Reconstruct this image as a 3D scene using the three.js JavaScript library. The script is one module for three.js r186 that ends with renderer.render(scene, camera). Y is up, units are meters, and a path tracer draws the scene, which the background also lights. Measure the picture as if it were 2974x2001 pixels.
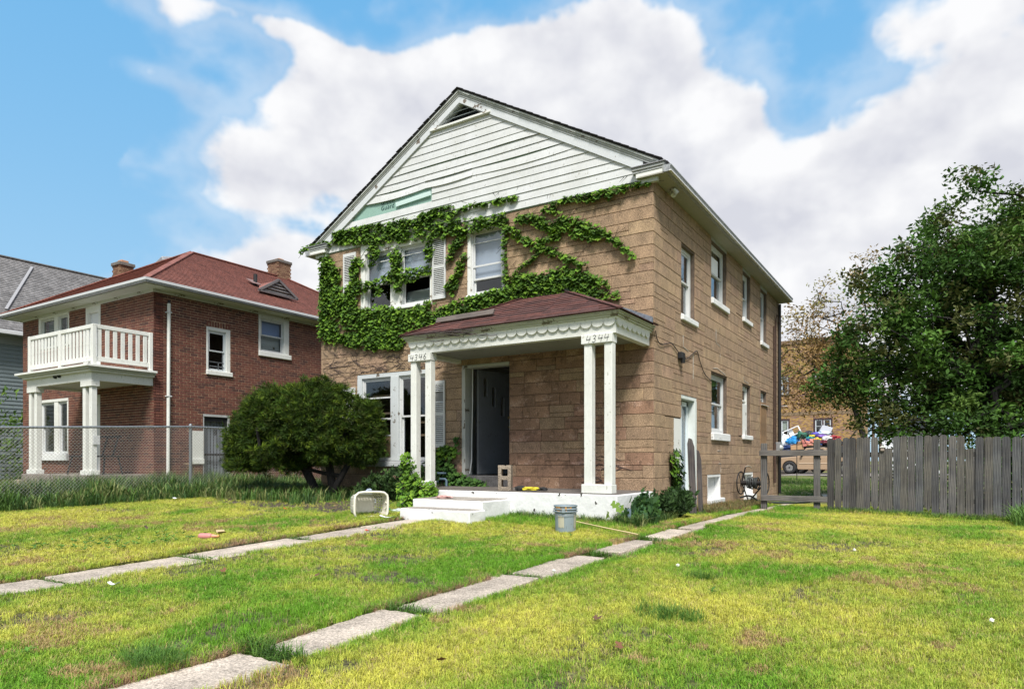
import * as THREE from 'three';
import { mergeGeometries } from 'three/addons/utils/BufferGeometryUtils.js';
import { TextGeometry } from 'three/addons/geometries/TextGeometry.js';
import { FontLoader } from 'three/addons/loaders/FontLoader.js';

const scene = new THREE.Scene();
const renderer = new THREE.WebGLRenderer({ antialias: true });
renderer.setSize(1024, 688);
renderer.toneMapping = THREE.LinearToneMapping;
renderer.toneMappingExposure = 1.22;
renderer.shadowMap.enabled = true;

// ---------- camera: level, lens shifted up (an architectural photograph with upright verticals) ----------
const YAW = 32.277 * Math.PI / 180, EYE = new THREE.Vector3(3.773, 0.8, 10.095);
const camera = new THREE.PerspectiveCamera(2 * Math.atan(1000.5 / 1968) * 180 / Math.PI, 2974 / 2001, 0.1, 3000);
camera.position.copy(EYE);
camera.rotation.set(0, YAW, 0);
camera.setViewOffset(2974, 2001, 0, -337.5, 2974, 2001);

// ---------- noise ----------
const { clamp, lerp, smoothstep: sstep, degToRad: rad } = THREE.MathUtils;
function rng(seed) { let a = seed >>> 0; return () => { a = (a + 0x6D2B79F5) >>> 0; let t = a; t = Math.imul(t ^ (t >>> 15), t | 1); t ^= t + Math.imul(t ^ (t >>> 7), t | 61); return ((t ^ (t >>> 14)) >>> 0) / 4294967296; }; }
const hash2 = (x, y, s = 0) => { let h = Math.imul(x | 0, 374761393) ^ Math.imul(y | 0, 668265263) ^ Math.imul(s | 0, 1274126177); h = Math.imul(h ^ (h >>> 13), 1274126177); return ((h ^ (h >>> 16)) >>> 0) / 4294967296; };
function vnoise(x, y, s = 0, per = 0) {                    // value noise 0..1, periodic when per > 0
  const ix = Math.floor(x), iy = Math.floor(y), fx = x - ix, fy = y - iy, m = (i) => per ? ((i % per) + per) % per : i;
  const u = fx * fx * (3 - 2 * fx), v = fy * fy * (3 - 2 * fy);
  return lerp(lerp(hash2(m(ix), m(iy), s), hash2(m(ix + 1), m(iy), s), u), lerp(hash2(m(ix), m(iy + 1), s), hash2(m(ix + 1), m(iy + 1), s), u), v);
}
function fbm(x, y, s = 0, o = 4, per = 0) { let a = 0, w = 0.5, t = 0; for (let i = 0; i < o; i++) { a += w * vnoise(x, y, s + i * 17, per); t += w; w *= 0.5; x *= 2; y *= 2; per *= 2; } return a / t; }
const hash3 = (x, y, z, s) => hash2(x + Math.imul(z | 0, 7919), y - Math.imul(z | 0, 104729), s);
function vnoise3(x, y, z, s = 0) {
  const ix = Math.floor(x), iy = Math.floor(y), iz = Math.floor(z), fx = x - ix, fy = y - iy, fz = z - iz;
  const u = fx * fx * (3 - 2 * fx), v = fy * fy * (3 - 2 * fy), w = fz * fz * (3 - 2 * fz), h = (a, b, c) => hash3(ix + a, iy + b, iz + c, s);
  return lerp(lerp(lerp(h(0, 0, 0), h(1, 0, 0), u), lerp(h(0, 1, 0), h(1, 1, 0), u), v), lerp(lerp(h(0, 0, 1), h(1, 0, 1), u), lerp(h(0, 1, 1), h(1, 1, 1), u), v), w);
}
function fbm3(x, y, z, s, o) { let a = 0, w = 0.5, t = 0; for (let i = 0; i < o; i++) { a += w * vnoise3(x, y, z, s + i * 31); t += w; w *= 0.52; x *= 2.03; y *= 2.03; z *= 2.03; } return a / t; }

// ---------- sky: computed air and cumulus ----------
const SUN_DIR = new THREE.Vector3(0.34, 0.78, 0.5).normalize();
{
  const W = 2816, H = 1408, data = new Float32Array(W * H * 4);
  // cumulus banks: azimuth (0 = along the side wall, negative to the left), elevation, half widths, strength
  const banks = [[-49, 27.5, 6, 3, 0.95], [-41, 28.5, 8, 3, 1], [-31, 29, 8, 3.4, 0.92], [-21, 28, 8, 4, 1], [-15, 26, 4, 2.4, 0.85], [-44, 24.5, 6, 3.6, 0.95], [-33, 24, 11, 8, 1], [-22, 22, 10, 7, 1],
    [-53, 21.8, 5, 2.6, 0.9], [-58, 24.5, 3, 2, 0.5], [-14, 18, 6, 4, 1], [-4, 18.5, 7, 5, 1], [4, 20, 9, 6, 1], [3, 24, 6, 2, 0.75], [-58, 31.5, 9, 1.2, 0.42], [-50, 14, 5, 2.4, 0.8], [-56, 11, 6, 2, 0.55], [-37, 15, 9, 6, 0.8], [-18, 11, 8, 4, 0.9], [-6, 10, 8, 5, 0.9], [6, 11, 10, 5, 0.9], [-4, 29.6, 3, 0.8, 0.35], [-67, 6, 20, 3, 0.4], [-52, 31.5, 3, 0.9, 0.6], [-60, 27, 2.5, 0.8, 0.4], [-8, 22, 3, 1.5, 0.5], [1, 29, 3, 0.7, 0.4]];
  const r = rng(411);
  for (let i = 0; i < 60; i++) { const az = 12 + r() * 270, el = 5 + r() * 62; banks.push([az, el, 8 + r() * 14, 3 + r() * 6, 0.7 + r() * 0.35]); }
  for (let j = 0; j < H; j++) {
    const el = ((j + 0.5) / H - 0.5) * Math.PI, y = Math.sin(el), ce = Math.cos(el), eld = el * 180 / Math.PI;
    for (let i = 0; i < W; i++) {
      const o = (j * W + i) * 4; data[o + 3] = 1;
      if (eld < -1) { data[o] = 0.3; data[o + 1] = 0.32; data[o + 2] = 0.3; continue; }
      const ang = ((i + 0.5) / W - 0.5) * 2 * Math.PI, x = Math.cos(ang) * ce, z = Math.sin(ang) * ce;
      let azd = Math.atan2(x, -z) * 180 / Math.PI; if (azd < -90) azd += 360;
      // clear air
      const t = Math.pow(clamp(1 - Math.max(0, y), 0, 1), 2.6);
      let R = lerp(0.105, 0.44, t), G = lerp(0.36, 0.65, t), B = lerp(0.67, 0.80, t);
      // clouds
      const bil = (a, b, c, s) => { let t = 0, w = 0.5, q = 1; for (let o = 0; o < 6; o++) { t += w * (1 - Math.abs(2 * vnoise3(a * q, b * q, c * q, s + o * 13) - 1)); w *= 0.55; q *= 2.07; } return t / 1.08; };
      const wob = fbm3(x * 5, y * 7, z * 5, 5, 3) - 0.5, wob2 = fbm3(x * 5 + 40, y * 7, z * 5, 9, 3) - 0.5;
      let m = 0; const aw = azd + wob * 10, ew = eld + wob2 * 5.5;
      for (const b of banks) { const dx = (aw - b[0]) / b[2], dy = (ew - b[1]) / (ew > b[1] ? b[3] : b[3] * 1.5), q = dx * dx + dy * dy; if (q < 4) { const g = b[4] * Math.exp(-q * 1.1); m = m + g - m * g; } }
      if (m < 0.03) { data[o] = R; data[o + 1] = G; data[o + 2] = B; continue; }
      const px = x * 9, py = y * 13, pz = z * 9, n = fbm3(px * 1.25, py * 1.25, pz * 1.25, 77, 6), n2 = bil(px * 0.62, py * 0.62, pz * 0.62, 123);
      const d = m * 1.05 + (n - 0.5) * 0.42 + (n2 - 0.55) * 1.0 - 0.54, a = sstep(d, -0.03, 0.1 + 0.24 * vnoise3(x * 7, y * 7, z * 7, 61)), thin = 0.36 * sstep(m + (n - 0.5) * 0.9 + (n2 - 0.55) * 0.7, 0.12, 0.6);
      const al = Math.max(a, thin * (1 - a)) * sstep(eld, -2, 3);
      // bright tops and rims, lavender grey bellies
      const up = fbm3(px * 1.25 + 0.2, py * 1.25 + 0.7, pz * 1.25 + 0.1, 77, 5), n3 = bil(px * 0.62 + 0.06, py * 0.62 + 0.24, pz * 0.62, 123), body = clamp((n - up) * 1.6 + (n2 - n3) * 1.5 + 0.7 - sstep(d, 0.3, 0.95) * 0.4, 0, 1);
      const cr = lerp(0.57, 0.80, body), cg = lerp(0.582, 0.803, body), cb = lerp(0.64, 0.815, body);
      data[o] = lerp(R, cr, al); data[o + 1] = lerp(G, cg, al); data[o + 2] = lerp(B, cb, al);
    }
  }
  const t = new THREE.DataTexture(data, W, H, THREE.RGBAFormat, THREE.FloatType);
  t.mapping = THREE.EquirectangularReflectionMapping; t.magFilter = t.minFilter = THREE.LinearFilter; t.needsUpdate = true;
  scene.background = t; scene.environment = t;
}
// ---------- sun: high, behind the photographer's right shoulder, softened by thin cloud ----------
const sun = new THREE.DirectionalLight(new THREE.Color(1, 0.965, 0.9), 5.0);
sun.position.copy(SUN_DIR).multiplyScalar(60); sun.target.position.set(0, 0, 0);
sun.castShadow = true; sun.shadow.radius = 30; sun.shadow.mapSize.set(4096, 4096);
Object.assign(sun.shadow.camera, { left: -40, right: 40, top: 40, bottom: -40, near: 1, far: 140 });
scene.add(sun, sun.target);

// ---------- building helpers ----------
const V = (x, y, z) => new THREE.Vector3(x, y, z), C = (r, g, b) => new THREE.Color().setRGB(r, g, b), S = (hex) => new THREE.Color(hex);
const used = {};
function numbered(n) { const k = used[n] = (used[n] ?? -1) + 1; return k ? n + '_' + String(k).padStart(3, '0') : n; }
function tag(o, label, category, group) { o.userData.label = label; o.userData.category = category; if (group) o.userData.group = group; return o; }
function thing(name, label, category, pos = [0, 0, 0], turn = 0, group) { const g = new THREE.Group(); g.name = numbered(name); scene.add(g); g.position.set(...pos); g.rotation.y = turn; return tag(g, label, category, group); }
function sub(name, parent, pos, turn) { const g = new THREE.Group(); g.name = name; parent.add(g); if (pos) g.position.set(...pos); if (turn) g.rotation.y = turn; return g; }
function mesh(name, geo, mat, parent, label) { const m = new THREE.Mesh(geo, mat); m.name = parent ? name : numbered(name); m.castShadow = m.receiveShadow = true; (parent ?? scene).add(m); if (label) m.userData.label = label; return m; }
const kind = (o, k) => { o.userData.kind = k; return o; };
const dum = new THREE.Object3D();
function placed(px, py, pz, rx = 0, ry = 0, rz = 0, s = 1, order = 'YXZ') { dum.position.set(px, py, pz); dum.rotation.set(rx, ry, rz, order); Array.isArray(s) ? dum.scale.set(...s) : dum.scale.setScalar(s); dum.updateMatrix(); return dum.matrix.clone(); }
function copies(name, geo, mat, mats, cols, parent) {
  const im = new THREE.InstancedMesh(geo, mat, mats.length); im.name = parent ? name : numbered(name);
  mats.forEach((m, i) => im.setMatrixAt(i, m)); if (cols) cols.forEach((c, i) => im.setColorAt(i, c));
  im.castShadow = im.receiveShadow = true; (parent ?? scene).add(im); return kind(im, 'stuff');
}
class GB {                                                   // collects faces; uv in metres by the way each face points
  constructor(o = {}) { this.p = []; this.n = []; this.c = []; this.col = null; this.o = o; }
  tri(a, b, c) {
    const ux = b.x - a.x, uy = b.y - a.y, uz = b.z - a.z, vx = c.x - a.x, vy = c.y - a.y, vz = c.z - a.z;
    let nx = uy * vz - uz * vy, ny = uz * vx - ux * vz, nz = ux * vy - uy * vx; const l = Math.hypot(nx, ny, nz) || 1; nx /= l; ny /= l; nz /= l;
    for (const q of [a, b, c]) { this.p.push(q.x, q.y, q.z); this.n.push(nx, ny, nz); if (this.col) this.c.push(this.col.r, this.col.g, this.col.b); }
    return this;
  }
  face(pts, from) {                                          // a convex face, turned away from a point
    if (from) { const n = pts[1].clone().sub(pts[0]).cross(pts[2].clone().sub(pts[0])); if (n.dot(pts[0].clone().sub(from)) < 0) pts = pts.slice().reverse(); }
    for (let i = 1; i < pts.length - 1; i++) this.tri(pts[0], pts[i], pts[i + 1]);
    return this;
  }
  box(x0, x1, y0, y1, z0, z1, c = 0, m) {
    const w = (x1 - x0) / 2, h = (y1 - y0) / 2, d = (z1 - z0) / 2, o = V((x0 + x1) / 2, (y0 + y1) / 2, (z0 + z1) / 2), T = (x, y, z) => { const q = V(o.x + x, o.y + y, o.z + z); return m ? q.applyMatrix4(m) : q; };
    const ctr = T(0, 0, 0), s = [-1, 1]; c = Math.min(c, Math.abs(w) * 0.9, Math.abs(h) * 0.9, Math.abs(d) * 0.9);
    const X = (a, b, e) => T(a * w, b * (h - c), e * (d - c)), Y = (a, b, e) => T(a * (w - c), b * h, e * (d - c)), Z = (a, b, e) => T(a * (w - c), b * (h - c), e * d);
    for (const a of s) { this.face([X(a, -1, -1), X(a, 1, -1), X(a, 1, 1), X(a, -1, 1)], ctr); this.face([Y(-1, a, -1), Y(1, a, -1), Y(1, a, 1), Y(-1, a, 1)], ctr); this.face([Z(-1, -1, a), Z(1, -1, a), Z(1, 1, a), Z(-1, 1, a)], ctr); }
    if (c > 0) {
      for (const a of s) for (const b of s) { this.face([X(a, b, -1), X(a, b, 1), Y(a, b, 1), Y(a, b, -1)], ctr); this.face([X(a, -1, b), X(a, 1, b), Z(a, 1, b), Z(a, -1, b)], ctr); this.face([Y(-1, a, b), Y(1, a, b), Z(1, a, b), Z(-1, a, b)], ctr); }
      for (const a of s) for (const b of s) for (const e of s) this.face([X(a, b, e), Y(a, b, e), Z(a, b, e)], ctr);
    }
    return this;
  }
  prism(poly, z0, z1, m) {                                   // convex polygon [x, y] swept along z
    const T = (q, z) => { const v = V(q[0], q[1], z); return m ? v.applyMatrix4(m) : v; }, c = V(0, 0, 0); let k = 0;
    for (const q of poly) { c.add(T(q, z0)).add(T(q, z1)); k += 2; } c.divideScalar(k);
    this.face(poly.map((q) => T(q, z0)), c); this.face(poly.map((q) => T(q, z1)), c);
    poly.forEach((q, i) => { const r = poly[(i + 1) % poly.length]; this.face([T(q, z0), T(r, z0), T(r, z1), T(q, z1)], c); });
    return this;
  }
  bar(a, b, w, h = w) { const m = new THREE.Matrix4(), d = b.clone().sub(a), l = d.length(); m.lookAt(a, b, Math.abs(d.y) / l > 0.99 ? V(1, 0, 0) : V(0, 1, 0)); m.setPosition(a.clone().add(b).multiplyScalar(0.5)); return this.box(-w / 2, w / 2, -h / 2, h / 2, -l / 2, l / 2, 0, m); }
  add(g, m) {
    let q = g.index ? g.toNonIndexed() : g.clone(); if (m) q.applyMatrix4(m);
    const P = q.attributes.position.array, N = q.attributes.normal.array; for (let i = 0; i < P.length; i++) { this.p.push(P[i]); this.n.push(N[i]); }
    if (this.col) for (let i = 0; i < P.length / 3; i++) this.c.push(this.col.r, this.col.g, this.col.b);
    return this;
  }
  tube(pts, radii, sides = 6, cap = true) {                  // tapered limb through points
    const rings = [], up = V(0.31, 0.87, 0.39).normalize();
    pts.forEach((p, i) => {
      const d = (pts[Math.min(i + 1, pts.length - 1)]).clone().sub(pts[Math.max(i - 1, 0)]).normalize(), a = d.clone().cross(Math.abs(d.dot(up)) > 0.95 ? V(1, 0, 0) : up).normalize(), b = d.clone().cross(a), r = Array.isArray(radii) ? radii[i] : radii;
      rings.push(Array.from({ length: sides }, (_, k) => { const t = k / sides * Math.PI * 2, n = a.clone().multiplyScalar(Math.cos(t)).addScaledVector(b, Math.sin(t)); return [p.clone().addScaledVector(n, r), n]; }));
    });
    const put = (q) => { this.p.push(q[0].x, q[0].y, q[0].z); this.n.push(q[1].x, q[1].y, q[1].z); if (this.col) this.c.push(this.col.r, this.col.g, this.col.b); };
    for (let i = 0; i + 1 < rings.length; i++) for (let k = 0; k < sides; k++) { const A = rings[i][k], B = rings[i][(k + 1) % sides], D = rings[i + 1][k], E = rings[i + 1][(k + 1) % sides]; [A, B, E, A, E, D].forEach(put); }
    if (cap) for (const [e, q] of [[0, 1], [rings.length - 1, rings.length - 2]]) { const R = rings[e].map((x) => x[0]); this.face(R, pts[q]); }
    return this;
  }
  get count() { return this.p.length / 9; }
  geo() {
    const g = new THREE.BufferGeometry(), P = this.p, N = this.n, u = new Float32Array(P.length / 3 * 2), { swap = false, ou = 0, ov = 0 } = this.o;
    for (let i = 0; i < P.length; i += 9) {
      const ax = P[i + 3] - P[i], ay = P[i + 4] - P[i + 1], az = P[i + 5] - P[i + 2], bx = P[i + 6] - P[i], by = P[i + 7] - P[i + 1], bz = P[i + 8] - P[i + 2];
      const nx = Math.abs(ay * bz - az * by), ny = Math.abs(az * bx - ax * bz), nz = Math.abs(ax * by - ay * bx);
      for (let k = 0; k < 3; k++) {
        const x = P[i + k * 3], y = P[i + k * 3 + 1], z = P[i + k * 3 + 2]; let a, b;
        if (ny > nx && ny > nz) { a = x; b = z; } else if (nx > nz) { a = z; b = y; } else { a = x; b = y; }
        if (swap) [a, b] = [b, a];
        u[(i / 3 + k) * 2] = a + ou; u[(i / 3 + k) * 2 + 1] = b + ov;
      }
    }
    g.setAttribute('position', new THREE.BufferAttribute(new Float32Array(P), 3)); g.setAttribute('normal', new THREE.BufferAttribute(new Float32Array(N), 3)); g.setAttribute('uv', new THREE.BufferAttribute(u, 2));
    if (this.c.length) g.setAttribute('color', new THREE.BufferAttribute(new Float32Array(this.c), 3));
    return g;
  }
}
const boxGeo = (x0, x1, y0, y1, z0, z1, c = 0, o) => new GB(o).box(x0, x1, y0, y1, z0, z1, c).geo();
function cut(rects, holes) {                                 // rectangles [x0, x1, y0, y1] minus holes
  let out = rects;
  for (const h of holes) {
    const nx = [];
    for (const r of out) {
      if (h[0] >= r[1] || h[1] <= r[0] || h[2] >= r[3] || h[3] <= r[2]) { nx.push(r); continue; }
      const x0 = Math.max(r[0], h[0]), x1 = Math.min(r[1], h[1]), y0 = Math.max(r[2], h[2]), y1 = Math.min(r[3], h[3]);
      if (r[2] < y0) nx.push([r[0], r[1], r[2], y0]); if (y1 < r[3]) nx.push([r[0], r[1], y1, r[3]]);
      if (r[0] < x0) nx.push([r[0], x0, y0, y1]); if (x1 < r[1]) nx.push([x1, r[1], y0, y1]);
    }
    out = nx;
  }
  return out;
}
// ---------- textures and materials ----------
function tex(size, metres, fn, { srgb = true, aspect = 1 } = {}) { // tiling picture; fn(u, v) gives sRGB 0..1 triple or one number
  const W = size, H = Math.round(size * aspect), d = new Uint8Array(W * H * 4);
  for (let y = 0; y < H; y++) for (let x = 0; x < W; x++) { const c = fn(x / W, y / H), o = (y * W + x) * 4; for (let k = 0; k < 3; k++) d[o + k] = clamp((Array.isArray(c) ? c[k] : c) * 255, 0, 255); d[o + 3] = 255; }
  const t = new THREE.DataTexture(d, W, H, THREE.RGBAFormat); t.wrapS = t.wrapT = THREE.RepeatWrapping; t.magFilter = THREE.LinearFilter; t.minFilter = THREE.LinearMipmapLinearFilter; t.generateMipmaps = true;
  if (srgb) t.colorSpace = THREE.SRGBColorSpace; t.repeat.set(1 / metres, 1 / (metres * aspect)); t.needsUpdate = true; return t;
}
const g3 = (v) => [v, v, v];
const M = (color, roughness = 0.85, more = {}) => new THREE.MeshStandardMaterial({ color, roughness, ...more });
const T = {};
T.grit = tex(512, 0.9, (u, v) => { const a = fbm(u * 150, v * 150, 1, 2, 150), b = vnoise(u * 256, v * 256, 5, 256), m = fbm(u * 6, v * 6, 8, 4, 6), s = hash2(Math.floor(u * 200), Math.floor(v * 200), 3); return g3(clamp(0.76 + (a - 0.5) * 0.5 + (b - 0.5) * 0.22 + (m - 0.5) * 0.3 + (s > 0.94 ? 0.14 : s < 0.06 ? -0.2 : 0), 0.2, 1)); });
T.gritB = tex(512, 0.9, (u, v) => g3(fbm(u * 90, v * 90, 1, 3, 90)), { srgb: false });
T.paint = tex(512, 1.6, (u, v) => { const m = fbm(u * 5, v * 5, 21, 5, 5), f = fbm(u * 90, v * 30, 22, 2, 30), s = fbm(u * 40, v * 40, 23, 3, 40); const d = sstep(s, 0.76, 0.84) * 0.16; return [0.97 - (1 - m) * 0.09 - (f - 0.5) * 0.05 - d, 0.97 - (1 - m) * 0.09 - (f - 0.5) * 0.05 - d * 1.05, 0.965 - (1 - m) * 0.11 - (f - 0.5) * 0.05 - d * 1.2]; });
T.peel = tex(512, 1.1, (u, v) => { const m = fbm(u * 7, v * 7, 41, 5, 7), f = fbm(u * 70, v * 70, 42, 2, 70), e = sstep(m + (f - 0.5) * 0.22, 0.7, 0.74); return [lerp(0.93, 0.52, e) - (1 - f) * 0.05, lerp(0.93, 0.47, e) - (1 - f) * 0.05, lerp(0.92, 0.42, e) - (1 - f) * 0.06]; });
T.plaster = tex(512, 1.2, (u, v) => { const m = fbm(u * 6, v * 6, 51, 5, 6), f = fbm(u * 60, v * 60, 52, 3, 60), k = vnoise(u * 14, v * 10, 54, 10); return g3(0.95 - (1 - m) * 0.04 - (f - 0.5) * 0.05 - sstep(fbm(u * 22, v * 22, 55, 3, 22), 0.83, 0.86) * 0.3 * (k > 0.5 ? 1 : 0)); });
T.plasterB = tex(512, 1.2, (u, v) => g3(fbm(u * 12, v * 12, 51, 5, 12)), { srgb: false });
T.wood = tex(512, 0.8, (u, v) => { const g = fbm(u * 90, v * 4, 61, 3, 4), g2 = fbm(u * 22, v * 2, 62, 3, 2), k = fbm(u * 9, v * 6, 66, 3, 3); return [0.72 + (g - 0.5) * 0.5 + (g2 - 0.5) * 0.35 + (k - 0.5) * 0.22, 0.715 + (g - 0.5) * 0.5 + (g2 - 0.5) * 0.35 + (k - 0.5) * 0.2, 0.72 + (g - 0.5) * 0.48 + (g2 - 0.5) * 0.33 + (k - 0.5) * 0.14]; });
T.woodB = tex(512, 0.8, (u, v) => g3(fbm(u * 90, v * 4, 61, 3, 4)), { srgb: false });
T.conc = tex(512, 1.1, (u, v) => { const m = fbm(u * 5, v * 5, 71, 5, 5), f = fbm(u * 120, v * 120, 72, 2, 120), s = hash2(Math.floor(u * 256), Math.floor(v * 256), 4), c = Math.abs(fbm(u * 8, v * 8, 74, 4, 8) - 0.5); return g3(0.8 + (m - 0.5) * 0.35 + (f - 0.5) * 0.4 + (s > 0.95 ? 0.12 : s < 0.07 ? -0.22 : 0) - (c < 0.006 ? 0.12 : 0)); });
T.concB = tex(512, 1.1, (u, v) => g3(fbm(u * 80, v * 80, 72, 3, 80)), { srgb: false });
T.shing = tex(512, 0.8, (u, v) => { const f = vnoise(u * 256, v * 256, 81, 256), m = fbm(u * 8, v * 8, 82, 4, 8); return g3(0.76 + (f - 0.5) * 0.42 + (m - 0.5) * 0.4); });
T.brick = tex(256, 0.5, (u, v) => { const f = vnoise(u * 128, v * 128, 91, 128), m = fbm(u * 9, v * 9, 92, 4, 9); return g3(0.78 + (f - 0.5) * 0.26 + (m - 0.5) * 0.5); });
T.soil = tex(512, 1.3, (u, v) => { const f = fbm(u * 60, v * 60, 101, 4, 60), m = fbm(u * 6, v * 6, 102, 4, 6); return g3(0.62 + (f - 0.5) * 0.9 + (m - 0.5) * 0.35); });
T.metal = tex(256, 0.5, (u, v) => g3(0.86 + (fbm(u * 20, v * 20, 111, 4, 20) - 0.5) * 0.35));
T.bark = tex(256, 0.5, (u, v) => g3(0.6 + (fbm(u * 30, v * 6, 121, 4, 6) - 0.5) * 1.0));
const tones = (list, base) => list.map((c) => { const m = base.clone(); m.color = c; return m; });
const stone = M(C(0.5, 0.34, 0.22), 0.95, { map: T.grit, bumpMap: T.gritB, bumpScale: 0.006 });
const stoneTones = tones([[0.565, 0.378, 0.236], [0.59, 0.402, 0.25], [0.53, 0.36, 0.23], [0.585, 0.405, 0.245], [0.56, 0.366, 0.242], [0.55, 0.374, 0.236], [0.515, 0.352, 0.222]].map((a) => C(...a)), stone);
T.stain = tex(512, 2.1, (u, v) => { const a = fbm(u * 320, v * 320, 1, 2, 320), m = fbm(u * 9, v * 9, 8, 4, 9), s = fbm(u * 30, v * 24, 131, 4, 6), p = fbm(u * 11, v * 22, 133, 5, 11), k = sstep(p, 0.62, 0.72) * sstep(vnoise(u * 240, v * 240, 135, 240), 0.25, 0.8); const b = 0.72 + (a - 0.5) * 0.42 + (m - 0.5) * 0.3 - sstep(s, 0.55, 0.75) * 0.12; return [b + k * 0.2, b * 0.94 + k * 0.24, b * 0.92 + k * 0.3]; });
{ const dirty = stone.clone(); dirty.map = T.stain; const half = stone.clone(); stoneTones.push(...tones(stoneTones.slice(0, 7).map((m) => C(m.color.r * 0.93, m.color.g * 0.92, m.color.b * 0.94)), half)); stoneTones.push(...tones(stoneTones.slice(0, 7).map((m) => [m.color.r * 0.9, m.color.g * 0.9, m.color.b * 0.98]).map((a) => C(...a)), dirty)); } // chalk and mild dirt behind the porch; darker tint mostly paints in its shade
const mortar = M(C(0.22, 0.145, 0.095), 0.95, { map: T.grit });
const white = M(C(0.78, 0.78, 0.765), 0.6, { map: T.paint }), whitePeel = M(C(0.84, 0.84, 0.83), 0.7, { map: T.peel }), whiteBase = M(C(0.8, 0.8, 0.79), 0.75, { map: T.plaster, bumpMap: T.plasterB, bumpScale: 0.008 });
const vinyl = M(C(0.66, 0.665, 0.685), 0.5, { map: T.paint }), greenish = M(C(0.56, 0.57, 0.46), 0.7, { map: T.peel }), greyTrim = M(C(0.41, 0.42, 0.43), 0.7, { map: T.paint }), soffitM = M(C(0.42, 0.40, 0.36), 0.8, { map: T.paint });
const gutterM = M(C(0.42, 0.43, 0.45), 0.55, { map: T.metal, metalness: 0.2 });
const glass = new THREE.MeshPhysicalMaterial({ color: C(0.9, 0.93, 0.95), roughness: 0.03, transmission: 1, thickness: 0, ior: 1.52 });
const darkRoom = M(C(0.3, 0.29, 0.28), 0.95), plasterIn = M(C(0.42, 0.4, 0.37), 0.95);
const blindM = M(C(0.44, 0.46, 0.52), 0.7), steel = M(C(0.36, 0.38, 0.4), 0.45, { metalness: 0.6, map: T.metal }), blackIron = M(C(0.02, 0.02, 0.022), 0.6, { metalness: 0.3 });
const concrete = M(C(0.46, 0.41, 0.36), 0.95, { map: T.conc, bumpMap: T.concB, bumpScale: 0.004 });
const inkM = M(C(0.015, 0.015, 0.03), 0.7);
const leafMat = (c, tr = 0.35) => new THREE.MeshPhysicalMaterial({ color: c, roughness: 0.75, specularIntensity: 0.35, transmission: tr, thickness: 0, side: THREE.DoubleSide });
const woodM = (c) => M(c, 0.9, { map: T.wood, bumpMap: T.woodB, bumpScale: 0.006 });
const font = await new FontLoader().loadAsync('fonts/droid/droid_sans_bold.typeface.json');
function lettering(text, size, name, mat, parent, pos, rotY = 0, rotZ = 0) { const g = new TextGeometry(text, { font, size, depth: 0.001, curveSegments: 4 }); const m = mesh(name, g, mat, parent); m.position.set(...pos); m.rotation.set(0, rotY, rotZ); return m; }
// ================= the lay of the land =================
const LEFT_PATH = (z) => [-2.86 + (z > 7 ? 0.03 : 0), -2.34], RIGHT_SHIFT = (z) => 0.43 + 0.47 * sstep(z, 1, 4.2) * -1 + 0.47 - 0.02;
const rightX = (z) => z > 6.6 ? 0.42 : z > 1.2 ? lerp(0.42, 0.86, (6.6 - z) / 5.4) : 0.86;
const inLeft = (x, z, m = 0) => z > 2.5 && x > -2.86 - m && x < -2.34 + m, inRight = (x, z, m = 0) => z > -14 && x > rightX(z) - m && x < rightX(z) + (z < 1.2 ? 0.28 : 0.38) + m;
function G0(x, z) { const xx = clamp(x, -13, 4); let y = -0.06 - 0.02 * xx - 0.035 * (clamp(z, 1.2, 7.5) - 1.2); if (z < -1) y -= 0.016 * Math.min(-1 - z, 7); return y; }
function groundY(x, z) { let y = G0(x, z); if (x > -14 && x < 12 && z < 10) { y += (fbm(x * 0.9 + 50, z * 0.9 + 50, 3, 3) - 0.5) * 0.05; if (inLeft(x, z, 0.02) || inRight(x, z, 0.02)) y = Math.min(y, G0(x, z)) - 0.05; } return y; }
const dryness = (x, z) => clamp(fbm(x * 0.75 + 20, z * 0.75 + 31, 7, 4) * 1.6 - 0.32 + (x > 1.2 ? 0.13 : 0) + (x < -3 && z > 3 ? 0.12 : 0), 0, 1);
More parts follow.
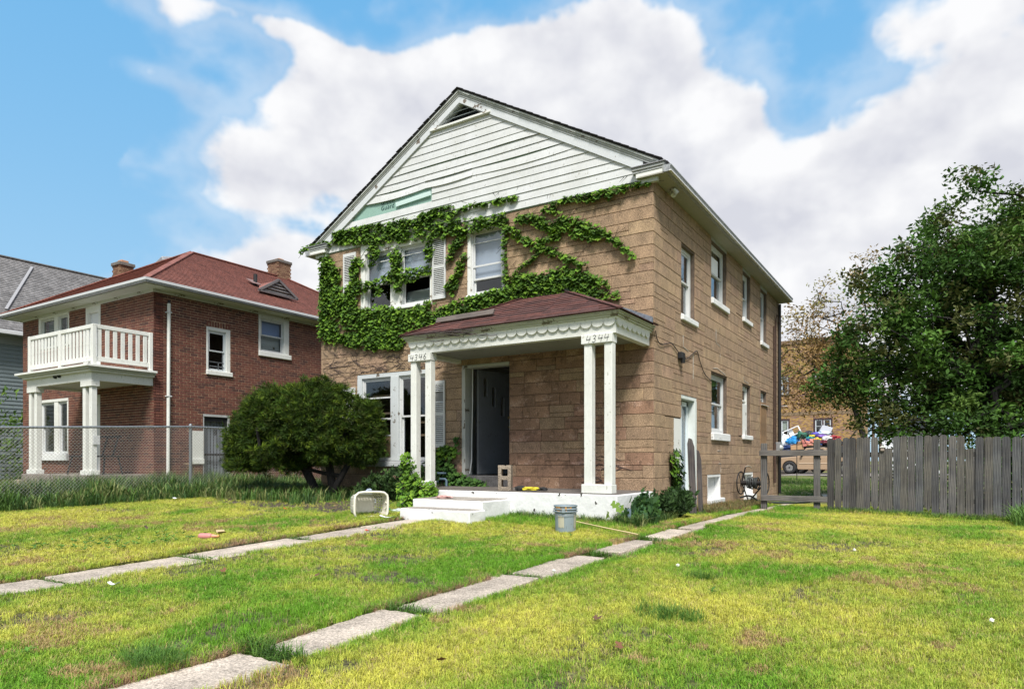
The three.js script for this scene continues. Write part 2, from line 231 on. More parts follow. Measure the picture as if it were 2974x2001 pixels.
{
  const line = (a, b, s) => { const o = []; for (let q = a; q <= b + 1e-6; q += s) o.push(q); return o; };
  const xs = [-900, -300, -120, -60, -35, -22, -16, ...line(-13.5, 9, 0.15), 11, 14, 18, 26, 40, 80, 200, 900], zs = [-900, -300, -120, -80, -60, -48, -40, -30, -22, -16, -12, ...line(-9.9, 11, 0.15), 13, 20, 50, 200, 900];
  const P = [], Cc = [], U = [], I = [], nx = xs.length;
  for (const z of zs) for (const x of xs) {
    P.push(x, groundY(x, z), z); U.push(x, z);
    const d = dryness(x, z), soil = sstep(fbm(x * 1.4, z * 1.4, 44, 4), 0.62, 0.72) * 0.8 + (x < -4.2 && z < 2.6 && x > -8 ? 1 : 0), c = [lerp(0.16, 0.40, d), lerp(0.24, 0.37, d), lerp(0.025, 0.07, d)];
    Cc.push(lerp(c[0], 0.17, clamp(soil, 0, 1)), lerp(c[1], 0.125, clamp(soil, 0, 1)), lerp(c[2], 0.08, clamp(soil, 0, 1)));
  }
  for (let j = 0; j + 1 < zs.length; j++) for (let i = 0; i + 1 < nx; i++) { const a = j * nx + i, b = a + 1, c = a + nx, d = c + 1; I.push(a, c, b, b, c, d); }
  const g = new THREE.BufferGeometry(); g.setAttribute('position', new THREE.BufferAttribute(new Float32Array(P), 3)); g.setAttribute('uv', new THREE.BufferAttribute(new Float32Array(U), 2)); g.setAttribute('color', new THREE.BufferAttribute(new Float32Array(Cc), 3)); g.setIndex(I); g.computeVertexNormals();
  const m = mesh('ground', g, M(C(1, 1, 1), 1, { map: T.soil, vertexColors: true })); kind(m, 'structure');
}
// concrete slab walks: every slab a piece of its own
function slabWalk(name, list, seed) {
  const g = new THREE.Group(); g.name = name; scene.add(g); kind(g, 'structure'); const r = rng(seed);
  for (const [x0, x1, za, zb, tilt] of list) {
    const w = x1 - x0, l = za - zb, s = new THREE.Shape(), N = 9, j = () => (r() - 0.5) * 0.025, pts = [];
    for (let i = 0; i < N; i++) pts.push([x0 + w * i / N, -za + j()]); for (let i = 0; i < 3 * N; i++) pts.push([x1 + j(), -za + l * i / (3 * N)]);
    for (let i = 0; i < N; i++) pts.push([x1 - w * i / N, -zb + j()]); for (let i = 0; i < 3 * N; i++) pts.push([x0 + j(), -zb - l * i / (3 * N)]);
    s.setFromPoints(pts.map((p) => new THREE.Vector2(...p)));
    const e = new THREE.ExtrudeGeometry(s, { depth: 0.07, bevelEnabled: true, bevelThickness: 0.006, bevelSize: 0.006, bevelSegments: 1 }); e.rotateX(-Math.PI / 2);
    const zc = (za + zb) / 2, slope = Math.atan2(G0((x0 + x1) / 2, zb) - G0((x0 + x1) / 2, za), l);
    const xc = (x0 + x1) / 2, geo = new GB({ ou: r() * 5, ov: r() * 5 }).add(e, new THREE.Matrix4().makeTranslation(-xc, 0, -zc)).geo(), m = mesh('slab', geo, concrete.clone(), g);
    m.material.color = C(0.72, 0.60, 0.49).multiplyScalar(0.86 + r() * 0.22);
    m.position.set(xc, G0(xc, zc) - 0.08, zc); m.rotation.x = slope + (tilt ?? (r() - 0.5) * 0.018); m.rotation.z = (r() - 0.5) * 0.035;
  }
}
slabWalk('walk', [[-2.88, -2.33, 9.9, 8.62], [-2.87, -2.33, 8.58, 7.33], [-2.86, -2.35, 7.27, 6.04], [-2.87, -2.32, 5.98, 4.66], [-2.83, -2.33, 4.58, 3.5], [-2.84, -2.28, 3.44, 2.52]], 5);
slabWalk('walk_side', [[0.4, 0.8, 9.7, 8.46, 0.01], [0.4, 0.8, 8.4, 7.66], [0.4, 0.8, 7.5, 6.5], [0.45, 0.84, 6.4, 5.04], [0.54, 0.91, 4.95, 3.84], [0.64, 0.96, 3.5, 2.6], [0.75, 1.06, 2.3, 1.5], [0.86, 1.12, 1.35, 0.2], [0.86, 1.13, 0.1, -1.15], [0.86, 1.13, -1.25, -2.7], [0.86, 1.12, -2.78, -4.0], [0.86, 1.14, -4.1, -5.3], [0.86, 1.14, -5.4, -6.6], [0.86, 1.14, -6.7, -7.9], [0.87, 1.14, -8, -9.2], [0.87, 1.14, -9.3, -10.5], [0.87, 1.14, -10.6, -11.8]], 6);

// ================= masonry =================
// Lays a wall of pieces in courses, clear of its openings; rectangles in wall coordinates (along, up).
function courses(w0, w1, y0, y1, h, holes, pick, origin = y0, seed = 1) {
  const r = rng(seed), out = []; let row = 0;
  for (let y = origin; y < y1 - 1e-3; y += h, row++) { const a = Math.max(y, y0), b = Math.min(y + h, y1); if (b > y0) pick(r, row, w0, w1, a, b, out); }
  const res = []; for (const q of out) for (const c of cut([q], holes)) if (c[1] - c[0] > 0.03 && c[3] - c[2] > 0.03) res.push(c);
  return res;
}
const ashlar = (r, row, w0, w1, a, b, out) => {
  let x = w0; const e = b - a > 0.15; if (row % 2) { const w = 0.18 + r() * 0.2; out.push([x, x + w, a, b]); x += w; }
  while (x < w1 - 0.01) { let w = 0.36 + r() * 0.36; if (w1 - x - w < 0.16) w = w1 - x; if (e && r() < 0.24) { const s = a + (b - a) * (r() < 0.5 ? 0.36 : 0.6); out.push([x, x + w, a, s], [x, x + w, s, b]); } else out.push([x, x + w, a, b]); x += w; }
};
const stretcher = (r, row, w0, w1, a, b, out) => { let x = w0 - (row % 2 ? 0.1015 : 0); while (x < w1 - 0.01) { out.push([Math.max(x, w0), Math.min(x + 0.203, w1), a, b]); x += 0.203; } };
// side: the wall faces +x at x = at; else it faces +z at z = at
const onWall = (side, at, u, y, d) => side ? V(at + d, y, -u) : V(u, y, at + d);
function backing(gb, side, at, w0, w1, y0, y1, holes, d0, d1) { for (const q of cut([[w0, w1, y0, y1]], holes)) side ? gb.box(at + d0, at + d1, q[2], q[3], -q[1], -q[0]) : gb.box(q[0], q[1], q[2], q[3], at + d0, at + d1); }

// ================= windows =================
// local axes: x along the wall, y up, z out of it
function sashUnit(w, x0, x1, y0, y1, o = {}) {
  const { z = -0.09, meet = 0.5, mat = vinyl, fr = 0.03, bars = [], openLower = 0, upperPane = true, lowerPane = true } = o, ym = lerp(y0, y1, meet), f = new GB(), rail = 0.036;
  f.box(x0, x0 + fr, y0, y1, z, z + 0.05, 0.004).box(x1 - fr, x1, y0, y1, z, z + 0.05, 0.004).box(x0 + fr, x1 - fr, y1 - fr, y1, z, z + 0.05, 0.004).box(x0 + fr, x1 - fr, y0, y0 + fr, z, z + 0.05, 0.004);
  mesh('frame', f.geo(), mat, w);
  const a = x0 + fr, b = x1 - fr, s = (ya, yb, zz, nm) => { const g = new GB().box(a, a + rail, ya, yb, zz, zz + 0.025, 0.003).box(b - rail, b, ya, yb, zz, zz + 0.025, 0.003).box(a + rail, b - rail, yb - rail, yb, zz, zz + 0.025, 0.003).box(a + rail, b - rail, ya, ya + rail, zz, zz + 0.025, 0.003); mesh('sash', g.geo(), mat, w); if (nm) mesh('pane', boxGeo(a + rail, b - rail, ya + rail, yb - rail, zz + 0.01, zz + 0.014), glass, w); };
  s(ym - 0.015, y1 - fr, z + 0.012, upperPane); s(y0 + fr + openLower, ym + 0.022 + openLower, z - 0.018, lowerPane);
  for (const [ya, h] of bars) mesh('storm_rail', boxGeo(a, b, ya, ya + h, z + 0.04, z + 0.052, 0.002), mat, w);
}
const sill = (w, x0, x1, y0, y1, z0, z1, mat = whiteBase) => mesh('sill', boxGeo(x0, x1, y0, y1, z0, z1, 0.012), mat, w);
function reveal(w, x0, x1, y0, y1, d, mat) { mesh('reveal', new GB().box(x0 - 0.002, x0 + 0.012, y0, y1, -d, -0.012).box(x1 - 0.012, x1 + 0.002, y0, y1, -d, -0.012).box(x0, x1, y1 - 0.012, y1 + 0.002, -d, -0.012).geo(), mat, w); }
function shutter(parent, name, x0, x1, y0, y1, z, missing, label) {
  const s = sub(name, parent), m = (y0 + y1) / 2, f = new GB(); if (label) s.userData.label = label;
  f.box(x0, x0 + 0.035, y0, y1, z, z + 0.03, 0.004).box(x1 - 0.035, x1, y0, y1, z, z + 0.03, 0.004); for (const [a, b] of [[y0, y0 + 0.085], [m - 0.03, m + 0.03], [y1 - 0.07, y1]]) f.box(x0 + 0.035, x1 - 0.035, a, b, z, z + 0.027, 0.003);
  mesh('frame', f.geo(), vinyl, s); mesh('backing', boxGeo(x0 + 0.02, x1 - 0.02, y0 + 0.03, y1 - 0.03, z + 0.001, z + 0.006), M(C(0.2, 0.2, 0.2), 0.9), s);
  for (const [a, b] of [[y0 + 0.085, m - 0.03], [m + 0.03, y1 - 0.07]]) { const n = Math.round((b - a) / 0.036); for (let i = 0; i < n; i++) { const y = a + (b - a) * (i + 0.5) / n; if (missing && missing(y)) continue; mesh('slat', new GB().box(-(x1 - x0) / 2 + 0.036, (x1 - x0) / 2 - 0.036, -0.014, 0.014, -0.003, 0.003, 0, placed((x0 + x1) / 2, y, z + 0.017, -0.75)).geo(), vinyl, s); } }
  return s;
}
// ================= the tan block house =================
const house = thing('block_house', 'two storey tan stone block house with white gable and green ivy', 'house');
const HW = 7.45, HL = 9.77, TOP = 5.19;
const frontHoles = [[-6.27, -4.42, 3.79, 5.19], [-3.57, -2.76, 3.8, 5.19], [-6.38, -4.39, 0.77, 2.553], [-3.69, -2.66, 0.3, 2.553]];
const sideHoles = [[1.36, 2.14, 3.31, 4.585], [3.18, 4.32, 3.98, 5.19], [5.67, 6.42, 4.04, 5.19], [7.48, 8.22, 3.76, 5.19], [1.36, 2.24, -0.25, 1.943], [0.97, 1.36, 0.42, 1.52], [3.195, 4.36, 1.33, 2.553], [5.65, 6.43, 1.36, 2.553], [7.5, 8.2, 1.2, 2.553], [2.92, 3.85, -0.06, 0.524], [5.79, 6.68, -0.1, 0.524]];
{
  const b = new GB(); backing(b, false, 0, -HW, -0.05, -0.5, TOP, frontHoles, -0.26, -0.014); backing(b, true, 0, 0.26, HL, -0.5, TOP, sideHoles, -0.26, -0.014);
  b.box(-0.05, -0.014, -0.5, TOP, -0.26, -0.014); b.box(-HW, -HW + 0.2, -0.5, TOP, -HL, -0.26).box(-HW + 0.2, -0.26, -0.5, TOP, -HL, -HL + 0.2);
  mesh('wall', b.geo(), mortar, house);
  mesh('interior_floor', new GB().box(-HW + 0.2, -0.26, 0.36, 0.5, -HL + 0.2, -0.26).box(-HW + 0.2, -0.26, 2.75, 2.95, -HL + 0.2, -0.26).box(-HW + 0.2, -0.26, TOP, TOP + 0.1, -HL + 0.2, -0.26).geo(), plasterIn, house);
  mesh('interior_wall', new GB().box(-HW + 0.2, -0.26, 0.5, 2.75, -4.6, -4.5).box(-HW + 0.2, -0.26, 2.95, TOP, -4.9, -4.8).box(-4.1, -4, 0.5, 2.75, -4.5, -0.26).box(-3.9, -3.8, 2.95, TOP, -4.8, -0.26).box(-2.4, -2.3, 2.95, TOP, -HL + 0.2, -0.26).geo(), plasterIn, house);
  // blocks
  const org = 0.521 - 0.2032 * 4, F = courses(-HW, 0, -0.25, TOP, 0.2032, frontHoles, ashlar, org, 31).map((q) => [false, ...q]), D = courses(0.05, HL, -0.3, TOP, 0.2032, sideHoles, ashlar, org, 32).map((q) => [true, ...q]);
  const r = rng(33), eyeD = (q) => { const p = onWall(q[0], 0, (q[1] + q[2]) / 2, (q[3] + q[4]) / 2, 0), n = q[0] ? V(1, 0, 0) : V(0, 0, 1), d = EYE.clone().sub(p), l = d.length(); let a = (q[2] - q[1]) * (q[4] - q[3]) * n.dot(d.normalize()) / (l * l); if (!q[0] && q[1] < -4.4 && q[3] > 2.7) a *= 0.25; return a; };
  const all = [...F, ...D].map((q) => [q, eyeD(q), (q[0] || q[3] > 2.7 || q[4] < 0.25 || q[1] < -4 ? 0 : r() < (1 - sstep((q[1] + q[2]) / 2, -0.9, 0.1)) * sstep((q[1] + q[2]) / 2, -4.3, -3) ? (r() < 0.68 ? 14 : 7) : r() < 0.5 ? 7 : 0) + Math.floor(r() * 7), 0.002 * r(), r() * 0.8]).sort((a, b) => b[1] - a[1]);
  const shapes = new Map(), rest = new GB(); rest.col = C(1, 1, 1);
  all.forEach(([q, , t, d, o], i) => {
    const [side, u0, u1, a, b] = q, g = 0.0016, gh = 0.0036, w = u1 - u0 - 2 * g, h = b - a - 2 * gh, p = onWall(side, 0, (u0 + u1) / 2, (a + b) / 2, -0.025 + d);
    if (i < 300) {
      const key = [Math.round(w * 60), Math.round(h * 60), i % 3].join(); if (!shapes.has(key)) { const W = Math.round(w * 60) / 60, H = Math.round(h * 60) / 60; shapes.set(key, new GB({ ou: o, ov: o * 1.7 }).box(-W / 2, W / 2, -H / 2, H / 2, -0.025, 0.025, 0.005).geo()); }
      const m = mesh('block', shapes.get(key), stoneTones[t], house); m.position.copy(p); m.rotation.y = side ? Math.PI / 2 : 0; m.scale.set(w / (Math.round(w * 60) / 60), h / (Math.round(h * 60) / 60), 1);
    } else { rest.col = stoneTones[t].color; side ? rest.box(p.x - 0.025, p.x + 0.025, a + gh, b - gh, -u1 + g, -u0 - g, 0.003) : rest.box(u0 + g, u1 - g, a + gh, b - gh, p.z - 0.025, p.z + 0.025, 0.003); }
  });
  const rm = stone.clone(); rm.color = C(1, 1, 1); rm.vertexColors = true; kind(mesh('blocks', rest.geo(), rm, house), 'stuff');
}
// ---- front windows ----
{
  let w = sub('window', house);                                    // upper double window
  mesh('casing', new GB().box(-6.27, -6.16, 3.84, 5.0, -0.1, 0.012, 0.004).box(-5.47, -5.21, 3.84, 5.0, -0.1, 0.0, 0.004).box(-4.46, -4.42, 3.84, 5.0, -0.1, 0.0, 0.004).box(-6.27, -4.42, 5.0, 5.19, -0.1, 0.015, 0.004).geo(), whitePeel, w);
  sashUnit(w, -6.16, -5.47, 3.84, 5.0, { z: -0.085, meet: 0.45, bars: [[4.8, 0.018]] }); sashUnit(w, -5.21, -4.46, 3.84, 5.0, { z: -0.085, meet: 0.46, lowerPane: false, bars: [[4.82, 0.016]] });
  mesh('blind', new GB().box(-6.13, -5.5, 4.36, 4.98, -0.13, -0.122).box(-5.18, -4.49, 4.4, 4.98, -0.13, -0.122).geo(), blindM, w);
  mesh('loose_sash', new GB().box(-0.33, 0.33, -0.16, 0.16, -0.008, 0.008, 0, placed(-4.85, 4.02, -0.2, -0.35, 0.1, 0.06)).geo(), new THREE.MeshPhysicalMaterial({ color: C(0.5, 0.56, 0.56), roughness: 0.12, metalness: 0.7 }), w);
  sill(w, -6.31, -4.4, 3.77, 3.84, -0.1, 0.05);
  w = sub('window', house);                                        // upper single window
  mesh('casing', new GB().box(-3.57, -3.5, 3.83, 5.0, -0.1, 0.01, 0.004).box(-2.8, -2.76, 3.83, 5.0, -0.1, 0.0, 0.004).box(-3.57, -2.76, 5.0, 5.19, -0.1, 0.01, 0.004).geo(), whitePeel, w);
  sashUnit(w, -3.5, -2.8, 3.83, 5.0, { z: -0.085, meet: 0.24, bars: [[4.33, 0.035], [4.76, 0.016]] });
  mesh('blind', boxGeo(-3.47, -2.83, 4.13, 4.98, -0.13, -0.122), blindM, w); sill(w, -3.6, -2.74, 3.79, 3.83, -0.1, 0.03);
  w = sub('window', house);                                        // lower double window
  mesh('casing', new GB().box(-6.38, -6.26, 0.8, 2.47, -0.1, 0.0, 0.005).box(-5.45, -5.25, 0.8, 2.47, -0.1, 0.015, 0.005).box(-4.44, -4.39, 0.8, 2.47, -0.1, 0.0, 0.005).box(-6.38, -4.39, 2.47, 2.553, -0.1, -0.005, 0.005).geo(), M(C(0.62, 0.65, 0.68), 0.7, { map: T.peel }), w);
  sashUnit(w, -6.26, -5.45, 0.8, 2.47, { z: -0.09, meet: 0.5, bars: [[2.05, 0.03], [1.29, 0.025]] }); sashUnit(w, -5.25, -4.44, 0.8, 2.47, { z: -0.09, meet: 0.52 });
  mesh('board_inside', boxGeo(-5.95, -5.48, 0.84, 1.29, -0.16, -0.14), woodM(C(0.45, 0.28, 0.14)), w); mesh('stair_rail', new GB().box(-6.2, -5.5, 2.12, 2.15, -0.3, -0.27).box(-6.2, -5.5, 1.75, 1.79, -0.32, -0.28).box(-5.2, -4.5, 1.56, 1.6, -0.6, -0.56).box(-5.15, -4.5, 1.3, 1.34, -0.6, -0.56).geo(), woodM(C(0.4, 0.27, 0.15)), w);
  sill(w, -6.42, -4.36, 0.68, 0.79, -0.1, 0.06, M(C(0.5, 0.51, 0.52), 0.9, { map: T.plaster }));
}
shutter(house, 'shutter', -6.76, -6.4, 3.84, 5.1, 0.004); shutter(house, 'shutter', -4.385, -4.065, 3.85, 5.07, 0.004); shutter(house, 'shutter', -6.8, -6.42, 1.05, 2.31, 0.004); shutter(house, 'shutter', -4.34, -4.08, 1.05, 2.31, 0.004, (y) => y > 1.93 && y < 2.1, 'white louvred shutter with broken slats beside the doorway');
// ---- doorway with the door swung in ----
{
  const d = sub('front_door', house);
  mesh('frame', new GB().box(-3.69, -3.61, 0.53, 2.5, -0.2, 0.02, 0.005).box(-2.69, -2.66, 0.53, 2.5, -0.2, -0.05, 0.004).box(-3.69, -2.66, 2.5, 2.553, -0.2, 0.012, 0.005).geo(), M(C(0.52, 0.52, 0.5), 0.75, { map: T.peel }), d);
  mesh('threshold', boxGeo(-3.69, -2.66, 0.3, 0.53, -0.26, 0.04, 0.01), M(C(0.16, 0.15, 0.15), 0.95, { map: T.conc }), d);
  const leaf = sub('leaf_holder', d); leaf.name = 'door_leaf';
  const s = new THREE.Shape(); s.moveTo(0, 0); s.lineTo(0.86, 0); s.lineTo(0.86, 1.93); s.lineTo(0, 1.93); s.closePath();
  for (const [a, b] of [[0.13, 1.44], [0.35, 1.27], [0.58, 1.1]]) { const h = new THREE.Path(); h.moveTo(a, b); h.lineTo(a, b + 0.36); h.lineTo(a + 0.1, b + 0.36); h.lineTo(a + 0.1, b); h.closePath(); s.holes.push(h); }
  const e = new THREE.ExtrudeGeometry(s, { depth: 0.04, bevelEnabled: true, bevelThickness: 0.003, bevelSize: 0.003, bevelSegments: 1 }), lm = mesh('door_panel', new GB().add(e).geo(), M(C(0.16, 0.165, 0.19), 0.6, { map: T.paint }), d);
  lm.position.set(-3.5, 0.55, -0.2); lm.rotation.y = rad(78); d.remove(leaf);
  const kn = mesh('knob', new GB().add(new THREE.SphereGeometry(0.03, 12, 8), placed(0.8, 0.9, 0.075)).add(new THREE.CylinderGeometry(0.012, 0.012, 0.05, 8), placed(0.8, 0.9, 0.05, Math.PI / 2)).add(new THREE.CylinderGeometry(0.025, 0.025, 0.02, 12), placed(0.8, 1.08, 0.05, Math.PI / 2)).geo(), M(C(0.65, 0.5, 0.2), 0.3, { metalness: 0.9 }), d); kn.position.copy(lm.position); kn.rotation.y = lm.rotation.y;
  mesh('cable', new GB().tube([V(-3.54, 2.5, -0.12), V(-3.53, 1.8, -0.1), V(-3.545, 1.2, -0.1), V(-3.55, 0.8, -0.1), V(-3.58, 0.56, -0.08)], 0.011, 6).geo(), vinyl, d);
}
// ---- gable ----
const AX = -3.725, SL = 0.572, rakeY = (x, apex) => apex - SL * Math.abs(x - AX);
{
  const h = 0.1345, ztop = 0.012, r = rng(77), IA = 7.44, vent = [7.06, 0.66];
  mesh('gable_sheathing', new GB().prism([[-HW + 0.1, TOP], [-0.1, TOP], [-0.1, 5.34], [AX + 0.6, 7.03], [AX - 0.6, 7.03], [-HW + 0.1, 5.34]], -0.2, -0.004).geo(), M(C(0.30, 0.48, 0.43), 0.6, { map: T.paint }), house, 'pale green insulation board bared where siding is missing');
  const board = (xa, xb, y0, zo, sag = 0, y1 = y0 + h) => {
    const b = new GB(), xl = (y) => Math.max(xa, AX - (IA - y) / 0.583, -7.2), xr = (y) => Math.min(xb, AX + (IA - y) / 0.583, -0.2); if (xr(y0) - xl(y0) < 0.1) return;
    const N = sag ? 10 : 1, at = (y, t, z) => { const q = lerp(xl(y), xr(y), t); return V(q, y - sag * Math.sin(t * Math.PI), z); };
    for (let i = 0; i < N; i++) { const a = i / N, c = (i + 1) / N, zb = ztop + 0.0105 + zo + (sag ? Math.abs(sag) * Math.sin((a + c) / 2 * Math.PI) * 0.25 : 0), ctr = V((xa + xb) / 2, y0 + h / 2, -1); b.face([at(y0, a, zb), at(y0, c, zb), at(y1, c, ztop), at(y1, a, ztop)], ctr).face([at(y0, a, zb), at(y0, c, zb), at(y0 + 0.004, c, -0.004), at(y0 + 0.004, a, -0.004)], V((xa + xb) / 2, y0 + h, 0)); if (i === 0) b.face([at(y0, 0, zb), at(y1, 0, ztop), at(y1, 0, -0.004), at(y0, 0, -0.004)], V(xb, y0 + h / 2, 0)); if (i === N - 1) b.face([at(y0, 1, zb), at(y1, 1, ztop), at(y1, 1, -0.004), at(y0, 1, -0.004)], V(xa, y0 + h / 2, 0)); }
    mesh('siding_board', b.geo(), vinyl, house);
  };
  for (let k = 0; k < 14; k++) {
    const y = 5.2 + k * h; if (y + h > 7.09) break; let seams = [-8, 1];
    if (k === 4 || k === 5) seams = [-4.4, 1]; else if (k === 6 || k === 7) seams = [-8, -4.55, -3.45, 1]; else if (k === 9) seams = [-8, -3.1, 1];
    for (let i = 0; i + 1 < seams.length; i++) board(seams[i], seams[i + 1], y, r() * 0.006 + (seams.length > 2 ? (i % 2) * 0.008 : 0), [0, 0, 0, 0, 0, 0, 0.04, 0.012, 0.015, -0.01, 0.008, 0, 0, 0][k] * (i % 2 ? 0.6 : 1));
  }
  mesh('hanging_siding', new GB().box(-0.44, 0.44, -0.04, 0.04, 0, 0.012, 0, placed(-4.85, 5.865, 0.03, 0.12, 0, 0.05)).geo(), M(C(0.6, 0.74, 0.72), 0.5), house, 'loose siding strip hanging over the bare insulation');
  const ink = M(C(0.02, 0.06, 0.06), 0.7); lettering('Green', 0.088, 'lettering', ink, house, [-5.72, 5.925, -0.003]); lettering('Guard', 0.088, 'lettering', ink, house, [-5.72, 5.815, -0.003]);
  const strip = (a, b, z0, z1, nm, mat, xe0 = -7.57, xe1 = 0.12) => { const g = new GB(); for (const [x0, x1] of [[xe0, AX], [AX, xe1]]) g.prism([[x0, rakeY(x0, b)], [x1, rakeY(x1, b)], [x1, rakeY(x1, a)], [x0, rakeY(x0, a)]], z0, z1); return mesh(nm, g.geo(), mat, house); };
  { const g = new GB(); for (const [x0, x1] of [[-7.3, AX], [AX, -0.15]]) g.prism([[x0, 7.405 - 0.583 * Math.abs(x0 - AX)], [x1, 7.405 - 0.583 * Math.abs(x1 - AX)], [x1, rakeY(x1, 7.54)], [x0, rakeY(x0, 7.54)]], -0.1, 0.052); mesh('frieze_board', g.geo(), M(C(0.68, 0.70, 0.75), 0.7, { map: T.peel }), house); } strip(7.57, 7.53, -0.1, 0.062, 'rake_moulding', greyTrim); strip(7.6, 7.565, -0.1, 0.074, 'rake_moulding', M(C(0.4, 0.41, 0.4), 0.7, { map: T.peel })); strip(7.627, 7.597, -0.1, 0.09, 'rake_moulding', M(C(0.62, 0.63, 0.64), 0.7, { map: T.paint }));
  // louvred vent under the peak
  const v = sub('gable_vent', house); mesh('vent_back', new GB().prism([[AX - 0.62, 7.06], [AX + 0.62, 7.06], [AX, 7.415]], -0.14, -0.1).geo(), M(C(0.015, 0.02, 0.03), 0.9), v);
  for (let i = 0; i < 3; i++) { const y = 7.1 + i * 0.095, hw = (7.42 - y) / SL - 0.05; mesh('louver', new GB().box(-hw, hw, -0.004, 0.004, -0.045, 0.045, 0, placed(AX, y + 0.015, -0.03, 0.62)).geo(), M(C(0.32, 0.36, 0.38), 0.85, { map: T.peel }), v); }
  mesh('vent_sill', boxGeo(AX - 0.68, AX + 0.7, 7.035, 7.075, -0.06, 0.075, 0.004), whitePeel, v);
  // roof: two slopes, ragged shingle edge along the rake
  const roof = sub('roof', house), dark = M(C(0.045, 0.042, 0.045), 0.95, { map: T.shing }), rg = new GB();
  for (const [x0, x1] of [[-7.72, AX], [AX, 0.27]]) rg.prism([[x0, rakeY(x0, 7.655)], [x1, rakeY(x1, 7.655)], [x1, rakeY(x1, 7.628)], [x0, rakeY(x0, 7.628)]], -HL - 0.25, 0.1);
  mesh('roof_deck', rg.geo(), dark, roof); const rr = rng(91);
  for (const s of [-1, 1]) for (let i = 0; i < 29; i++) { const x = AX + s * (0.06 + i * 0.135), l = 0.15; mesh('edge_shingle', new GB().box(-l / 2, l / 2, 0, 0.01, -0.3, 0.113 + rr() * 0.02, 0, placed(x, rakeY(x, 7.657), 0, 0, 0, -s * Math.atan(SL) + s * 0.05)).geo(), dark, roof); }
  mesh('back_gable', new GB().prism([[-HW, TOP], [0, TOP], [AX, 7.5]], -HL, -HL + 0.2).geo(), vinyl, house);
}
// ---- eaves: soffits, gutters, returns ----
for (const s of [1, -1]) {
  const X = (x) => s > 0 ? x : -HW - x, bx = (a, b, y0, y1, z0, z1, c) => boxGeo(Math.min(X(a), X(b)), Math.max(X(a), X(b)), y0, y1, z0, z1, c);
  mesh('soffit', bx(-0.2, 0.24, TOP, TOP + 0.02, -HL - 0.2, 0.14), soffitM, house);
  mesh('fascia', bx(0.2, 0.225, TOP + 0.005, 5.33, -HL - 0.2, 0.14), greyTrim, house);
  const g = new GB(), prof = [[0.228, 5.195], [0.29, 5.195], [0.318, 5.225], [0.325, 5.26], [0.338, 5.285], [0.338, 5.297], [0.228, 5.297]].map((q) => [X(q[0]), q[1]]); g.prism(prof, -HL - 0.2, 0.152); mesh('gutter', g.geo(), gutterM, house);
  mesh('gutter_lip', bx(0.3, 0.341, 5.197, 5.212, -HL - 0.19, 0.15), M(C(0.6, 0.6, 0.6), 0.5), house);
  const ret = sub('cornice_return', house);
  mesh('return_board', bx(-0.24, 0.225, 5.2, 5.275, 0.0, 0.125, 0.004), whitePeel, ret); mesh('return_crown', new GB().box(Math.min(X(-0.29), X(0.225)), Math.max(X(-0.29), X(0.225)), 5.275, 5.31, 0.0, 0.135, 0.004).box(Math.min(X(-0.3), X(0.23)), Math.max(X(-0.3), X(0.23)), 5.312, 5.36, 0.0, 0.15, 0.006).geo(), greyTrim, ret); mesh('return_cap', new GB().prism([[X(-0.31), 5.362], [X(0.26), 5.362], [X(0.25), 5.375], [X(-0.3), 5.375]], -0.02, 0.17).geo(), M(C(0.3, 0.3, 0.32), 0.6, { map: T.metal }), ret);
  mesh('return_foot', bx(-0.22, 0.1, 5.12, 5.2, 0.002, 0.07, 0.006), M(C(0.6, 0.62, 0.58), 0.7, { map: T.peel }), ret);
}
mesh('corner_trim', boxGeo(-0.26, -0.21, 5.19, 5.36, 0.0, 0.04, 0.004), vinyl, house);
{ const l = sub('flood_light', house); mesh('base', new GB().add(new THREE.CylinderGeometry(0.04, 0.045, 0.03, 12), placed(0.13, 5.175, -0.55)).geo(), vinyl, l); for (const d of [-1, 1]) mesh('lamp_head', new GB().add(new THREE.CylinderGeometry(0.028, 0.045, 0.09, 12), placed(0.15 + d * 0.03, 5.13, -0.55 + d * 0.045, 0.7 * d, 0, 0.4)).geo(), vinyl, l); }
